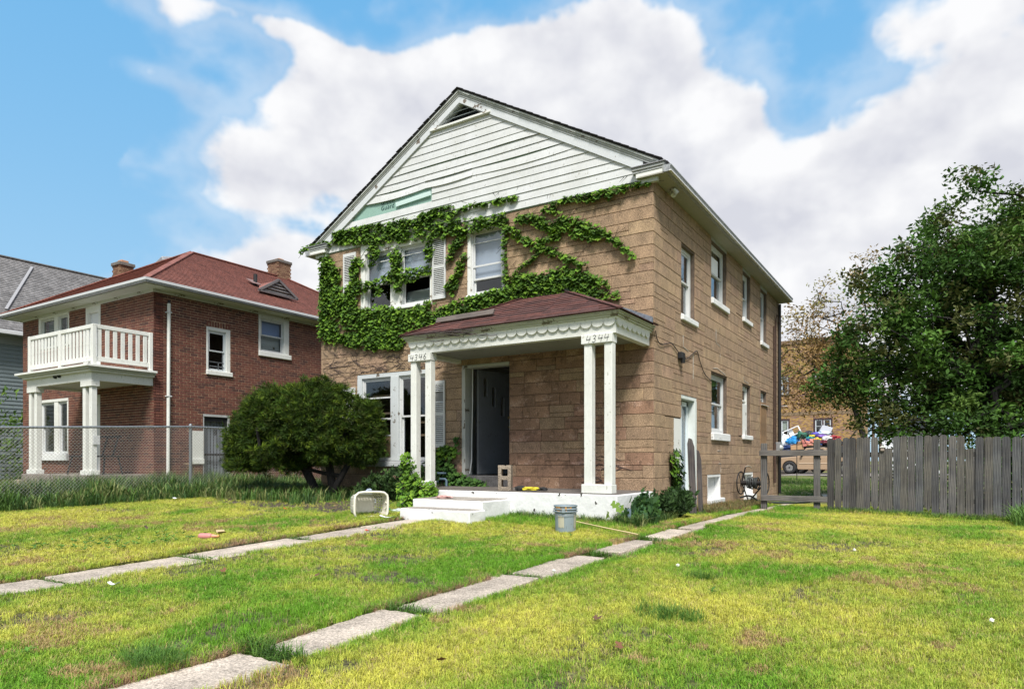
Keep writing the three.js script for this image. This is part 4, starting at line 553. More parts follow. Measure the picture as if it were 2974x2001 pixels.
// ================= the red brick house on the left =================
const red = thing('brick_house', 'two storey red brick house with red hip roof and white balcony', 'house');
const RX = -12.64, RL = -19.69, RZ = 0.68, RT = 5.04, RB = -9.5, brickH = 0.0677;
{
  const fh = [[-18.64, -16.87, 4.0, 5.04], [-15.95, -15.18, 3.02, 5.04], [-18.64, -16.91, 0.8, 2.57], [-16.05, -15.2, 0.46, 2.57]];
  const sh = [[0.735, 1.45, 3.09, 4.36], [2.36, 3.42, 3.79, 5.04], [0.64, 1.43, 0.05, 2.03], [0.27, 0.655, 0.71, 1.575]];
  const b = new GB(), mort = M(C(0.66, 0.46, 0.3), 0.95, { map: T.brick }), u0 = -RZ;
  backing(b, false, RZ, RL, RX - 0.014, -0.4, RT, fh, -0.24, -0.004); backing(b, true, RX, u0 + 0.24, -RB, -0.4, RT, sh, -0.24, -0.004); b.box(RX - 0.05, RX - 0.014, -0.4, RT, RZ - 0.24, RZ - 0.004);
  b.box(RL, RL + 0.2, -0.4, RT, RB, RZ - 0.24).box(RL + 0.2, RX - 0.24, -0.4, RT, RB, RB + 0.2); mesh('wall', b.geo(), mort, red);
  mesh('interior', new GB().box(RL + 0.2, RX - 0.24, 0.2, 0.4, RB + 0.2, RZ - 0.24).box(RL + 0.2, RX - 0.24, 2.7, 2.9, RB + 0.2, RZ - 0.24).box(RL + 0.2, RX - 0.24, RT, RT + 0.1, RB + 0.2, RZ - 0.24).box(RL + 0.2, RX - 0.24, 0.4, 2.7, -3.6, -3.5).box(RL + 0.2, RX - 0.24, 2.9, RT, -3.6, -3.5).geo(), plasterIn, red);
  const F = courses(RL, RX, -0.2, RT, brickH, fh, stretcher, -0.21, 3).map((q) => [false, ...q]), D = courses(u0 + 0.05, -RB, -0.2, RT, brickH, sh, stretcher, -0.21, 4).map((q) => [true, ...q]), r = rng(6);
  for (let i = 0; i < 9; i++) D.push([true, 0.735 + i * 0.0795, 0.735 + i * 0.0795 + 0.07, 4.363, 4.52]);
  const list = [...F, ...D].filter((q) => !(q[0] && q[1] > 0.7 && q[2] < 1.46 && q[3] > 4.3 && q[4] < 4.54 && q[4] - q[3] < 0.1)).map((q) => { const p = onWall(q[0], q[0] ? RX : RZ, (q[1] + q[2]) / 2, (q[3] + q[4]) / 2, 0), d = EYE.distanceTo(p); return [q, (q[2] - q[1]) * (q[0] ? 1 : 0.45) / d * (p.y < 1.4 ? 0.2 : 1)]; }).sort((a, c) => c[1] - a[1]);
  const bm = M(C(1, 1, 1), 0.9, { map: T.brick }), cols = [[0.205, 0.068, 0.045], [0.23, 0.08, 0.052], [0.165, 0.06, 0.043], [0.25, 0.094, 0.062], [0.125, 0.05, 0.04], [0.21, 0.07, 0.05]].map((a) => C(...a)), bt = tones(cols, M(C(1, 1, 1), 0.9, { map: T.brick })), unit = new GB().box(-0.5, 0.5, -0.5, 0.5, -0.025, 0.025).geo(), ms = [], cs = [];
  list.forEach(([q], i) => {
    const p = onWall(q[0], q[0] ? RX : RZ, (q[1] + q[2]) / 2, (q[3] + q[4]) / 2, -0.025 + r() * 0.002), w = q[2] - q[1] - 0.012, h = q[4] - q[3] - 0.0125, m = placed(p.x, p.y, p.z, 0, q[0] ? Math.PI / 2 : 0, 0, [w, h, 1]), k = Math.floor(r() * 6);
    if (i < 300) { const e = mesh('brick', unit, bt[k], red); e.applyMatrix4(m); } else { ms.push(m); cs.push(cols[k].clone().multiplyScalar(0.85 + r() * 0.3)); }
  });
  copies('bricks', unit, bm, ms, cs, red);
  // roof: hip with sawtooth courses
  const roof = sub('roof', red), e = 0.44, ey = 5.15, A = V(RL - e, ey, RZ + e), B = V(RX + e, ey, RZ + e), Cc = V(RX + e, ey, RB - e), D2 = V(RL - e, ey, RB - e), R1 = V(-16.165, 7.34, -2.55), R2 = V(-16.165, 7.34, -6.2), rm = M(C(0.36, 0.135, 0.1), 0.95, { map: T.shing }), g = new GB();
  for (const [p, q, s, t] of [[A, B, R1, R1], [B, Cc, R1, R2], [Cc, D2, R2, R2], [D2, A, R2, R1]]) { const n = q.clone().sub(p).cross(s.clone().sub(p)).normalize(); if (n.y < 0) n.negate(); const N = 32; for (let i = 0; i < N; i++) { const a = i / N, c = (i + 1) / N, w = (x, y, f, h) => x.clone().lerp(y, f).addScaledVector(n, h), l0 = w(p, s, a, 0.02), l1 = w(q, t, a, 0.02), h0 = w(p, s, c, 0.002), h1 = w(q, t, c, 0.002), l2 = w(p, s, a, -0.01), l3 = w(q, t, a, -0.01), ctr = V(-16.1, 3, -4); g.face([l0, l1, h1, h0], ctr); g.face([l0, l1, l3, l2], w(p.clone().lerp(q, 0.5), s.clone().lerp(t, 0.5), c, 0)); } }
  kind(mesh('roof_shingles', g.geo(), rm, roof), 'stuff');
  const cap = new GB(); for (const [p, q] of [[A, R1], [B, R1], [Cc, R2], [R1, R2]]) cap.bar(p.clone().add(V(0, 0.02, 0)), q.clone().add(V(0, 0.03, 0)), 0.16, 0.03); mesh('hip_cap', cap.geo(), M(C(0.33, 0.12, 0.09), 0.95, { map: T.shing }), roof);
  const eave = (nm, o0, o1, y0, y1, m) => mesh(nm, new GB().box(RL - o1, RX + o1, y0, y1, RZ + o0, RZ + o1, 0.003).box(RX + o0, RX + o1, y0, y1, RB - o1, RZ + o0, 0.003).box(RL - o1, RL - o0, y0, y1, RB - o1, RZ + o0, 0.003).geo(), m, red);
  eave('soffit', -0.02, 0.39, 5.04, 5.055, M(C(0.62, 0.64, 0.6), 0.7, { map: T.paint })); eave('fascia', 0.345, 0.38, 5.055, 5.16, white); eave('gutter', 0.383, 0.475, 5.06, 5.1, gutterM); eave('gutter', 0.383, 0.5, 5.1, 5.165, M(C(0.5, 0.51, 0.52), 0.5)); eave('frieze', 0.0, 0.05, 4.97, 5.04, M(C(0.6, 0.6, 0.56), 0.7, { map: T.peel }));
  const dv = sub('roof_vent', red), grey = woodM(C(0.24, 0.22, 0.22));
  { const y0 = 5.83, hw = 0.72, zc = -3.55, h = 0.47, x = -13.26; mesh('cheek', new GB().face([V(x, y0, zc + hw), V(x, y0 + h, zc), V(x - 0.9, y0 + h, zc)], V(x - 0.4, y0, zc)).face([V(x, y0, zc - hw), V(x, y0 + h, zc), V(x - 0.9, y0 + h, zc)], V(x - 0.4, y0, zc)).geo(), rm, dv); mesh('back', new GB().face([V(x - 0.05, y0, zc + hw), V(x - 0.05, y0 + h, zc), V(x - 0.05, y0, zc - hw)], V(x - 1, y0, zc)).geo(), darkRoom, dv); mesh('vent_frame', new GB().bar(V(x, y0 + 0.02, zc + hw), V(x, y0 + h, zc), 0.06, 0.07).bar(V(x, y0 + 0.02, zc - hw), V(x, y0 + h, zc), 0.06, 0.07).bar(V(x, y0 + 0.01, zc - hw), V(x, y0 + 0.01, zc + hw), 0.06, 0.04).geo(), grey, dv); for (let i = 0; i < 4; i++) { const q = hw * (0.86 - i * 0.21); mesh('slat', new GB().box(-q, q, -0.035, 0.035, -0.005, 0.005, 0, placed(x - 0.01, y0 + 0.07 + i * 0.09, zc, -0.8, Math.PI / 2, 0)).geo(), grey, dv); } }
  mesh('vent_pipe', new GB().tube([V(-14.1, 6.1, -3.35), V(-14.1, 6.55, -3.35)], 0.06, 10).geo(), blackIron, red); mesh('flashing', new GB().box(-0.2, 0.2, -0.008, 0.008, -0.15, 0.15, 0, placed(-14.1, 6.31, -3.3, 0, 0, -0.5)).geo(), M(C(0.2, 0.13, 0.12), 0.8), red);
  mesh('roof_fan', new GB().box(-0.35, 0.35, 0, 0.16, -0.3, 0.3, 0.03, placed(-17.1, 7.02, -2.3, 0.2, 0, 0.3)).geo(), M(C(0.4, 0.42, 0.45), 0.5, { map: T.metal }), red);
  const chim = (x, z, y0, y1, w) => { const c = sub('chimney', red, [x, 0, z]), ch = [], cc = [], cb = [[0.3, 0.17, 0.1], [0.24, 0.12, 0.075], [0.34, 0.2, 0.12]].map((a) => C(...a)); mesh('stack', boxGeo(-w, w, y0, y1, -w, w), mort, c); for (let y = y0, k = 0; y < y1 - 0.03; y += brickH, k++) for (const [dx, dz, ry] of [[0, w, 0], [w, 0, 1], [-w, 0, 1], [0, -w, 0]]) for (let i = 0; i < 3; i++) { const f = (-1 + i + (k % 2 ? 0.25 : -0.05)) * w * 0.66; ch.push(placed(dx + (ry ? 0 : f), y + 0.035, dz + (ry ? f : 0), 0, ry * Math.PI / 2, 0, [w * 0.62, 0.057, 0.4])); cc.push(cb[Math.floor(r() * 3)]); } copies('chimney_bricks', unit, bm, ch, cc, c); mesh('chimney_cap', boxGeo(-w - 0.05, w + 0.05, y1, y1 + 0.1, -w - 0.05, w + 0.05, 0.01), M(C(0.22, 0.2, 0.18), 0.95, { map: T.conc }), c); mesh('flue', boxGeo(-0.12, 0.12, y1 + 0.1, y1 + 0.2, -0.12, 0.12, 0.02), M(C(0.38, 0.2, 0.12), 0.9), c); };
  chim(-16.35, -6.05, 6.9, 7.86, 0.27); chim(-17.9, -1.35, 6.2, 6.87, 0.2);
  // windows
  const win = (x0, x1, y0, y1, o = {}) => { const w = sub('window', red, [0, 0, RZ]); mesh('casing', new GB().box(x0, x0 + 0.12, y0, y1, -0.1, 0.02, 0.004).box(x1 - 0.06, x1, y0, y1, -0.1, 0.01, 0.004).box(-17.72, -17.5, y0, y1, -0.1, 0.01, 0.004).box(x0, x1, y1, y1 + 0.08, -0.1, 0.02, 0.004).geo(), white, w); sashUnit(w, x0 + 0.12, -17.72, y0, y1, { z: -0.08, ...o }); sashUnit(w, -17.5, x1 - 0.06, y0, y1, { z: -0.08, ...o }); return w; };
  let w = win(-18.64, -16.87, 4.06, 4.92); mesh('grille', new GB().box(-17.22, -17.205, 4.1, 4.9, -0.1, -0.09).box(-17.45, -16.95, 4.48, 4.495, -0.1, -0.09).geo(), vinyl, w); mesh('curtain', boxGeo(-18.5, -16.95, 4.1, 4.9, -0.2, -0.19), M(C(0.05, 0.12, 0.075), 0.6), w);
  w = win(-18.64, -16.91, 1.0, 2.48, { meet: 0.52 }); sill(w, -18.72, -16.87, 0.8, 0.99, -0.1, 0.08);
  const door = (x0, x1, y0, y1, nm, c) => { const d = sub(nm, red, [0, 0, RZ]); mesh('frame', new GB().box(x0, x0 + 0.09, y0, y1, -0.12, 0.005, 0.004).box(x1 - 0.09, x1, y0, y1, -0.12, 0.005, 0.004).box(x0 + 0.09, x1 - 0.09, y1 - 0.22, y1, -0.12, 0.005, 0.004).geo(), white, d); mesh('panel', boxGeo(x0 + 0.09, x1 - 0.09, y0, y1 - 0.22, -0.14, -0.09, 0.004), c, d); mesh('knob', new GB().add(new THREE.SphereGeometry(0.03, 10, 8), placed(x1 - 0.16, y0 + 0.95, -0.06)).geo(), steel, d); };
  door(-15.95, -15.18, 3.02, 5.03, 'balcony_door', M(C(0.62, 0.63, 0.66), 0.6)); door(-16.05, -15.2, 0.47, 2.56, 'front_door', M(C(0.5, 0.53, 0.54), 0.6));
  const sd = () => sub('window', red, [RX, 0, 0], Math.PI / 2);
  w = sd(); mesh('casing', new GB().box(0.735, 0.79, 3.2, 4.36, -0.1, 0.0, 0.004).box(1.33, 1.45, 3.2, 4.36, -0.1, 0.0, 0.004).box(0.79, 1.33, 4.27, 4.36, -0.1, 0.0, 0.004).geo(), white, w); sashUnit(w, 0.79, 1.33, 3.2, 4.27, { z: -0.08, meet: 0.5, mat: M(C(0.6, 0.63, 0.64), 0.4, { metalness: 0.3 }) }); mesh('window_guard', new GB().box(0.82, 1.3, 3.44, 3.455, -0.07, -0.06).box(0.82, 1.3, 3.32, 3.34, -0.07, -0.06).box(1.12, 1.135, 3.25, 3.455, -0.07, -0.06).box(1.25, 1.265, 3.25, 3.7, -0.07, -0.06).geo(), steel, w); sill(w, 0.72, 1.5, 3.08, 3.2, -0.1, 0.05, white);
  w = sd(); mesh('casing', new GB().box(2.36, 2.42, 3.93, 5.0, -0.1, 0.01, 0.004).box(3.24, 3.42, 3.93, 5.0, -0.1, 0.01, 0.004).box(2.42, 3.24, 4.88, 5.04, -0.1, 0.01, 0.004).geo(), white, w); sashUnit(w, 2.42, 3.24, 3.93, 4.88, { z: -0.07, meet: 0.5 }); mesh('curtain', boxGeo(2.46, 3.2, 3.97, 4.4, -0.16, -0.15), M(C(0.5, 0.5, 0.47), 0.9, { map: T.peel }), w); mesh('blind', boxGeo(2.46, 3.2, 4.4, 4.86, -0.16, -0.15), M(C(0.28, 0.36, 0.56), 0.7), w); sill(w, 2.35, 3.48, 3.79, 3.93, -0.1, 0.06, white);
  const bd = sub('side_door', red, [RX, 0, 0], Math.PI / 2); mesh('frame', new GB().box(0.64, 0.67, 0.05, 2.0, -0.1, 0.0).box(1.38, 1.43, 0.05, 2.0, -0.1, 0.0).box(0.64, 1.43, 1.97, 2.03, -0.1, 0.01).geo(), greyTrim, bd); mesh('panel', boxGeo(0.67, 1.38, 0.05, 1.97, -0.2, -0.16), M(C(0.3, 0.33, 0.38), 0.6), bd);
  mesh('security_gate', (() => { const q = new GB(); for (let i = 0; i < 8; i++) q.box(0.69 + i * 0.095, 0.703 + i * 0.095, 0.07, 1.9, -0.06, -0.047); for (const [a, c] of [[0.07, 0.11], [0.93, 0.99], [1.84, 1.97]]) q.box(0.67, 1.38, a, c, -0.065, -0.042); q.box(0.67, 0.71, 0.07, 1.97, -0.07, -0.04).box(1.3, 1.38, 0.07, 1.97, -0.07, -0.04); for (let i = 0; i < 5; i++) { q.add(new THREE.TorusGeometry(0.045, 0.006, 5, 14), placed(0.83 + (i % 2) * 0.2, 0.35 + i * 0.1, -0.053)); q.add(new THREE.TorusGeometry(0.04, 0.006, 5, 14), placed(1.02, 1.6 - i * 0.02, -0.053)); } return q.geo(); })(), blackIron, bd);
  const wh = sub('wall_hatch', red, [RX, 0, 0], Math.PI / 2); mesh('panel', boxGeo(0.27, 0.652, 0.85, 1.575, -0.08, 0.005, 0.004), white, wh); mesh('sill', boxGeo(0.26, 0.655, 0.71, 0.85, -0.08, 0.04, 0.006), white, wh);
  const dp = sub('downspout', red); mesh('pipe', new GB().tube([V(RX + 0.055, 0.0, 0.355), V(RX + 0.055, 4.74, 0.33)], 0.042, 12).geo(), white, dp); mesh('pipe_mouth', new GB().tube([V(RX + 0.055, 4.74, 0.33), V(RX + 0.055, 4.82, 0.32)], 0.032, 12).geo(), blackIron, dp); for (const y of [4.5, 2.4]) mesh('strap', boxGeo(RX - 0.002, RX + 0.1, y, y + 0.03, 0.27, 0.4, 0.003), vinyl, dp);
  // porch and balcony
  mesh('porch_slab', boxGeo(-16.0, -12.68, -0.3, 0.465, RZ - 0.01, 2.2, 0.015), M(C(0.33, 0.28, 0.24), 0.95, { map: T.conc }), red); mesh('step', boxGeo(-16.45, -16.0, -0.3, 0.31, 1.0, 2.2, 0.015), M(C(0.46, 0.37, 0.3), 0.95, { map: T.conc }), red); mesh('step', boxGeo(-16.9, -16.45, -0.3, 0.17, 1.0, 2.2, 0.015), M(C(0.46, 0.37, 0.3), 0.95, { map: T.conc }), red);
  for (const x of [-15.85, -13.15]) { const c = sub('porch_column', red, [x, 0, 1.98]); for (const s of [0.03, 0.32]) mesh('shaft', boxGeo(s, s + 0.122, 0.57, 2.52, 0, 0.122, 0.006), white, c); mesh('capital', boxGeo(-0.01, 0.48, 2.515, 2.65, -0.04, 0.155, 0.006), white, c); mesh('plinth', boxGeo(-0.01, 0.48, 0.465, 0.575, -0.04, 0.16, 0.006), white, c); if (x > -14) mesh('mailbox', new GB().box(0.445, 0.47, 1.17, 1.38, -0.05, 0.1, 0.004).geo(), vinyl, c); }
  const bal = sub('balcony', red); mesh('beam', new GB().box(-15.88, -12.68, 2.65, 2.85, 1.99, 2.12).box(-12.8, -12.68, 2.65, 2.85, RZ, 1.99).box(-15.88, -15.76, 2.65, 2.85, RZ, 1.99).geo(), white, bal); mesh('ceiling', boxGeo(-15.76, -12.8, 2.72, 2.75, RZ, 1.99), M(C(0.5, 0.5, 0.48), 0.8), bal);
  for (const [y0, y1, o, m] of [[2.85, 2.9, 0.08, white], [2.9, 2.945, 0.14, M(C(0.55, 0.56, 0.53), 0.7, { map: T.peel })], [2.945, 2.995, 0.2, white]]) mesh('cornice', new GB().box(-15.88 - o, -12.68 + o, y0, y1, RZ, 2.12 + o, 0.004).geo(), m, bal);
  const post = (x, z) => mesh('post', boxGeo(x - 0.045, x + 0.045, 2.995, 3.95, z - 0.045, z + 0.045, 0.005), white, bal); post(-15.83, 2.06); post(-14.25, 2.06); post(-12.7, 2.06); post(-12.7, 0.74); post(-15.83, 0.74);
  const rl = (x0, x1, z0, z1) => { mesh('handrail', boxGeo(x0, x1, 3.86, 3.95, z0, z1, 0.005), white, bal); mesh('bottom_rail', boxGeo(x0, x1, 3.1, 3.21, z0, z1, 0.005), white, bal); };
  rl(-15.785, -14.295, 2.035, 2.085); rl(-14.205, -12.745, 2.035, 2.085); rl(-12.725, -12.675, 0.785, 2.015);
  const bg = boxGeo(-0.045, 0.045, 3.2, 3.87, -0.012, 0.012, 0.003), bl = (x, z, t) => { const m = mesh('baluster', bg, white, bal); m.position.set(x, 0, z); m.rotation.y = t; };
  for (let i = 0; i < 9; i++) bl(-15.7 + i * 0.167, 2.05, 0); for (let i = 0; i < 9; i++) bl(-14.13 + i * 0.165, 2.05, 0); for (let i = 0; i < 7; i++) bl(-12.7, 0.87 + i * 0.178, Math.PI / 2);
  mesh('security_camera', new GB().add(new THREE.SphereGeometry(0.05, 12, 8), placed(-14.35, 2.83, 2.14)).add(new THREE.SphereGeometry(0.05, 12, 8), placed(-14.15, 2.84, 2.14)).geo(), blackIron, bal);
}
{ const t = thing('garden_bench', 'black metal bench frame on the red house porch beside the column', 'bench', [-13.6, 0.465, 1.35], 0.2), g = new GB(); for (const x of [-0.55, -0.2, 0.15, 0.5]) g.bar(V(x, 0.45, 0.2), V(x, 0.92, 0.05), 0.03); mesh('backrest', g.bar(V(-0.6, 0.92, 0.05), V(0.6, 0.92, 0.05), 0.04).geo(), blackIron, t); mesh('seat', boxGeo(-0.6, 0.6, 0.42, 0.46, 0.05, 0.5, 0.008), blackIron, t); for (const x of [-0.55, 0.55]) for (const z of [0.1, 0.45]) mesh('leg', new GB().bar(V(x, 0.43, z), V(x * 1.1, 0, z + (z > 0.3 ? 0.08 : -0.08)), 0.035).geo(), blackIron, t); }
// ================= grey house at the far left =================
{
  const t = thing('siding_house', 'grey shingled house with blue grey siding at the far left edge', 'house'), sid = M(C(0.25, 0.3, 0.33), 0.7, { map: T.paint });
  mesh('wall', boxGeo(-30, -22, -0.3, 5, -13, 4), sid, t); const r = rng(88);
  for (let i = 0; i < 38; i++) mesh('siding_board', new GB().box(-21.995, -21.985, 0, 0.125, -6, 3.9, 0, new THREE.Matrix4().makeTranslation(0, 0.1 + i * 0.127, 0)).box(-21.985, -21.97, 0, 0.02, -6, 3.9, 0, new THREE.Matrix4().makeTranslation(0, 0.1 + i * 0.127, 0)).geo(), sid, t);
  const g = new GB(), N = 40, gm = M(C(0.29, 0.275, 0.27), 0.95, { map: T.shing }), E = V(-21.55, 4.97, 0), R = V(-26, 8.46, 0), n = V(0.617, 0.787, 0);
  const rf = sub('roof', t); g.col = C(1, 1, 1);
  for (let i = 0; i < N; i++) for (let z = -13.5 - (i % 2) * 0.15; z < 4.4; z += 0.42) { const k = 0.78 + fbm(z * 1.5, i * 0.3, 5, 3) * 0.45 + (hash2(i, Math.round(z * 9), 8) - 0.5) * 0.16; g.col = C(k, k * 0.995, k); const a = E.clone().lerp(R, i / N).addScaledVector(n, 0.022), b = E.clone().lerp(R, (i + 1) / N).addScaledVector(n, 0.004), d = E.clone().lerp(R, i / N), Z = (v, q) => V(v.x, v.y, q), ctr = V(-27, 0, z); g.face([Z(a, z), Z(a, z + 0.415), Z(b, z + 0.415), Z(b, z)], ctr).face([Z(a, z), Z(a, z + 0.415), Z(d, z + 0.415), Z(d, z)], V(-27, 6, z)); }
  const gv = gm.clone(); gv.vertexColors = true; kind(mesh('roof_shingles', g.geo(), gv, rf), 'stuff');
  mesh('roof_deck', new GB().prism([[-21.55, 4.95], [-26, 8.45], [-30.5, 4.95]], -13.6, 4.5).geo(), gm, rf); mesh('ridge_cap', new GB().box(-26.12, -25.88, 8.45, 8.49, -13.6, 4.5).geo(), gm, rf); mesh('valley_strip', new GB().bar(V(-25.6, 8.2, -2.0), V(-22.6, 5.86, 0.0), 0.09, 0.04).geo(), M(C(0.27, 0.26, 0.265), 0.6), rf);
  mesh('gutter', new GB().box(-21.6, -21.45, 4.86, 4.98, -13.5, 4.4, 0.01).geo(), M(C(0.6, 0.61, 0.62), 0.5), t); mesh('soffit', boxGeo(-22, -21.6, 4.86, 4.89, -13.5, 4.4), M(C(0.25, 0.26, 0.28), 0.8), t); mesh('frieze', boxGeo(-21.99, -21.96, 4.6, 4.86, -13, 4), M(C(0.3, 0.33, 0.35), 0.7), t);
  const d = sub('satellite_dish', t, [-22.55, 5.8, 0.75]); mesh('dish', new GB().add(new THREE.SphereGeometry(0.5, 20, 6, 0, Math.PI * 2, 0, 0.75), placed(0.0, -0.35, 0, 1.0, 0.9)).geo(), M(C(0.6, 0.62, 0.64), 0.5, { side: THREE.DoubleSide }), d); mesh('arm', new GB().bar(V(-0.2, -0.3, 0), V(0.2, 0.1, 0.3), 0.03).geo(), steel, d);
}
// ================= chain link fence on the property line =================
{
  const X = -9.4, t = thing('chain_link_fence', 'galvanised chain link fence before the red brick house', 'fence'), topY = (z) => z > 1.75 ? 1.505 - 0.046 * (z - 1.75) : 1.505, Zs = 9.5, Ze = -7;
  mesh('top_rail', new GB().tube([V(X, topY(Zs), Zs), V(X, topY(1.75), 1.75), V(X, topY(Ze), Ze)], 0.021, 10).geo(), steel, t);
  for (const z of [1.75, 5.5, 8.6, -1.3, -4.4]) { mesh('post', new GB().tube([V(X - 0.02, -0.3, z), V(X - 0.02, topY(z) + 0.03, z)], z === 1.75 ? 0.034 : 0.026, 10).geo(), M(C(0.25, 0.27, 0.28), 0.5, { metalness: 0.5 }), t); mesh('post_cap', new GB().add(new THREE.SphereGeometry(0.036, 10, 6), placed(X - 0.02, topY(z) + 0.03, z)).geo(), steel, t); }
  const g = new GB(), s = 0.062, r0 = 0.003;                   // zigzag wires, two slants crossing
  for (const [a, b] of [[Zs, Ze]]) for (let z = a + 1.4; z > b - 1.4; z -= s) for (const dir of [1, -1]) {
    let p = null; const bot = G0(X, clamp(z, Ze, Zs)) + 0.03;
    const z0 = z, y0 = topY(z) - 0.015, H = y0 - bot, z1 = z + dir * H, A = V(X + 0.022 + dir * 0.003, y0, z0), B = V(X + 0.022 + dir * 0.003, bot, z1); let ta = 0, tb = 1; const cl = (q) => (q - z0) / (z1 - z0); for (const lim of [Zs, Ze]) { const k = cl(lim); if ((z0 - lim) * (z1 - lim) < 0) { if (lim === Zs ? z0 > lim : z0 < lim) ta = Math.max(ta, k); else tb = Math.min(tb, k); } else if (lim === Zs ? z0 > lim && z1 > lim : z0 < lim && z1 < lim) { ta = 1; tb = 0; } }
    if (tb - ta > 0.02) { const P = A.clone().lerp(B, ta), Q = A.clone().lerp(B, tb); g.bar(P, Q, r0, r0); if (ta === 0) g.bar(A, A.clone().add(V(0, 0.02, -dir * 0.012)), r0); }
  }
  kind(mesh('wire_mesh', g.geo(), M(C(0.42, 0.4, 0.38), 0.5, { metalness: 0.45 }), t), 'stuff');
}
// ================= wooden picket fence at the right =================
{
  const t = thing('picket_fence', 'weathered grey wooden picket fence with gaps below the dark tree', 'fence'), Z = -3.4, r = rng(52), shades = [[0.16, 0.152, 0.145], [0.2, 0.19, 0.178], [0.115, 0.114, 0.115], [0.165, 0.155, 0.135], [0.1, 0.094, 0.088], [0.155, 0.158, 0.158]].map((a) => woodM(C(...a)));
  const P = [[2.1, 1.205, -0.22, 4], [2.225, 1.205, -0.2], [2.35, 1.215, -0.2], [2.465, 1.21, -0.2, 4], [2.58, 1.217, -0.2], [2.685, 1.215, -0.18], [2.81, 1.212, 0.02], [2.925, 1.03, -0.2, 3], [3.03, 1.02, -0.2, 3], [3.15, 1.222, -0.2], [3.255, 1.226, -0.2, 3], [3.37, 1.215, -0.2], [3.485, 1.235, -0.2], [3.6, 1.23, 0.05, 3], [3.715, 1.222, -0.2, 2], [3.83, 1.235, -0.2, 1], [3.955, 1.215, -0.2], [4.075, 1.212, -0.2, 3], [4.195, 1.0, -0.2], [4.33, 1.19, -0.2], [4.45, 1.187, -0.2, 3], [4.57, 1.19, -0.2, 5], [4.69, 1.188, -0.2, 2], [4.82, 1.185, -0.2, 5], [4.945, 1.18, -0.2], [5.06, 1.2, -0.2], [5.18, 1.2, -0.2], [5.3, 1.2, -0.2], [5.42, 1.2, -0.2], [5.54, 1.2, -0.2], [5.66, 1.2, -0.2]];
  P.forEach(([x, top, bot, k], i) => { const w = 0.0535 + r() * 0.003, flat = top < 1.1, c = 0.03, g = new GB({ ou: r() * 7, ov: r() * 7 }), poly = flat ? [[-w, bot], [w, bot], [w, top], [-w, top - 0.01]] : [[-w, bot], [w, bot], [w, top - c], [w - c * 0.7, top - c * 0.18], [w - c * 1.2, top], [-w + c * 1.2, top], [-w + c * 0.7, top - c * 0.18], [-w, top - c]]; g.prism(poly, -0.009, 0.009); if (bot > 0) g.prism([[-w, bot], [w * 0.4, bot - 0.12], [w, bot]], -0.009, 0.009); const m = mesh('picket', g.geo(), shades[k ?? Math.floor(r() * 6)], t); m.position.set(x, 0, Z + (r() - 0.5) * 0.006); m.rotation.z = (r() - 0.5) * 0.012; m.rotation.x = (r() - 0.5) * 0.01; });
  const post = (x, y1, w, y0 = -0.4) => mesh('post', new GB({ ou: r() * 4, ov: r() * 4 }).box(x - w, x + w, y0, y1, Z - 0.09, Z - 0.012, 0.008).geo(), shades[1], t); post(0.93, 1.13, 0.055); post(1.865, 1.19, 0.055); post(2.98, 1.0, 0.04, -0.4); post(4.25, 1.0, 0.04);
  for (const [x0, x1, y0, y1, zz] of [[0.86, 2.05, 0.89, 0.995, 0.0], [0.89, 2.05, 0.038, 0.145, 0.0]]) mesh('rail', new GB({ swap: true, ou: r() * 3 }).box(x0, x1, y0, y1, Z - 0.006 + zz, Z + 0.032 + zz, 0.006).geo(), woodM(C(0.25, 0.23, 0.21)), t);
  for (const [y0, y1] of [[0.86, 0.95], [0.08, 0.17]]) mesh('rail', new GB({ swap: true, ou: r() * 3 }).box(2.05, 5.75, y0, y1, Z - 0.05, Z - 0.0115, 0.006).geo(), shades[4], t);
  const ro = thing('rail_ornament', 'small white and brown birdhouse on a short picket', 'ornament', [2.93, 1.03, -3.4]); mesh('box', boxGeo(-0.028, 0.028, -0.06, 0.0, 0.01, 0.04, 0.003), M(C(0.3, 0.24, 0.2), 0.8), ro); mesh('roof', new GB().prism([[-0.045, 0.0], [0.045, 0.0], [0, 0.04]], 0.0, 0.05).geo(), white, ro);
}
{ const t = thing('broken_post', 'split grey gate post leaning by the side door with a broken rail', 'post'), w = woodM(C(0.15, 0.13, 0.125)); mesh('post', new GB().prism([[-0.05, -0.35], [0.05, -0.35], [0.05, 1.02], [0.015, 1.15], [-0.03, 1.17], [-0.055, 1.08]], -0.04, 0.04, placed(0.4, 0, -0.75, 0.0, 0.2, 0.035)).geo(), w, t); mesh('post', new GB().prism([[-0.035, -0.35], [0.035, -0.35], [0.035, 0.8], [0.0, 0.96], [-0.035, 0.98]], -0.03, 0.03, placed(0.46, 0, -0.95, 0, 0.2, 0.03)).geo(), w, t); mesh('rail', new GB({ swap: true }).box(-0.28, 0.1, -0.05, 0.05, -0.02, 0.02, 0.004, placed(0.27, 0.13, -0.72, 0, 0.15, 0.22)).geo(), w, t); }
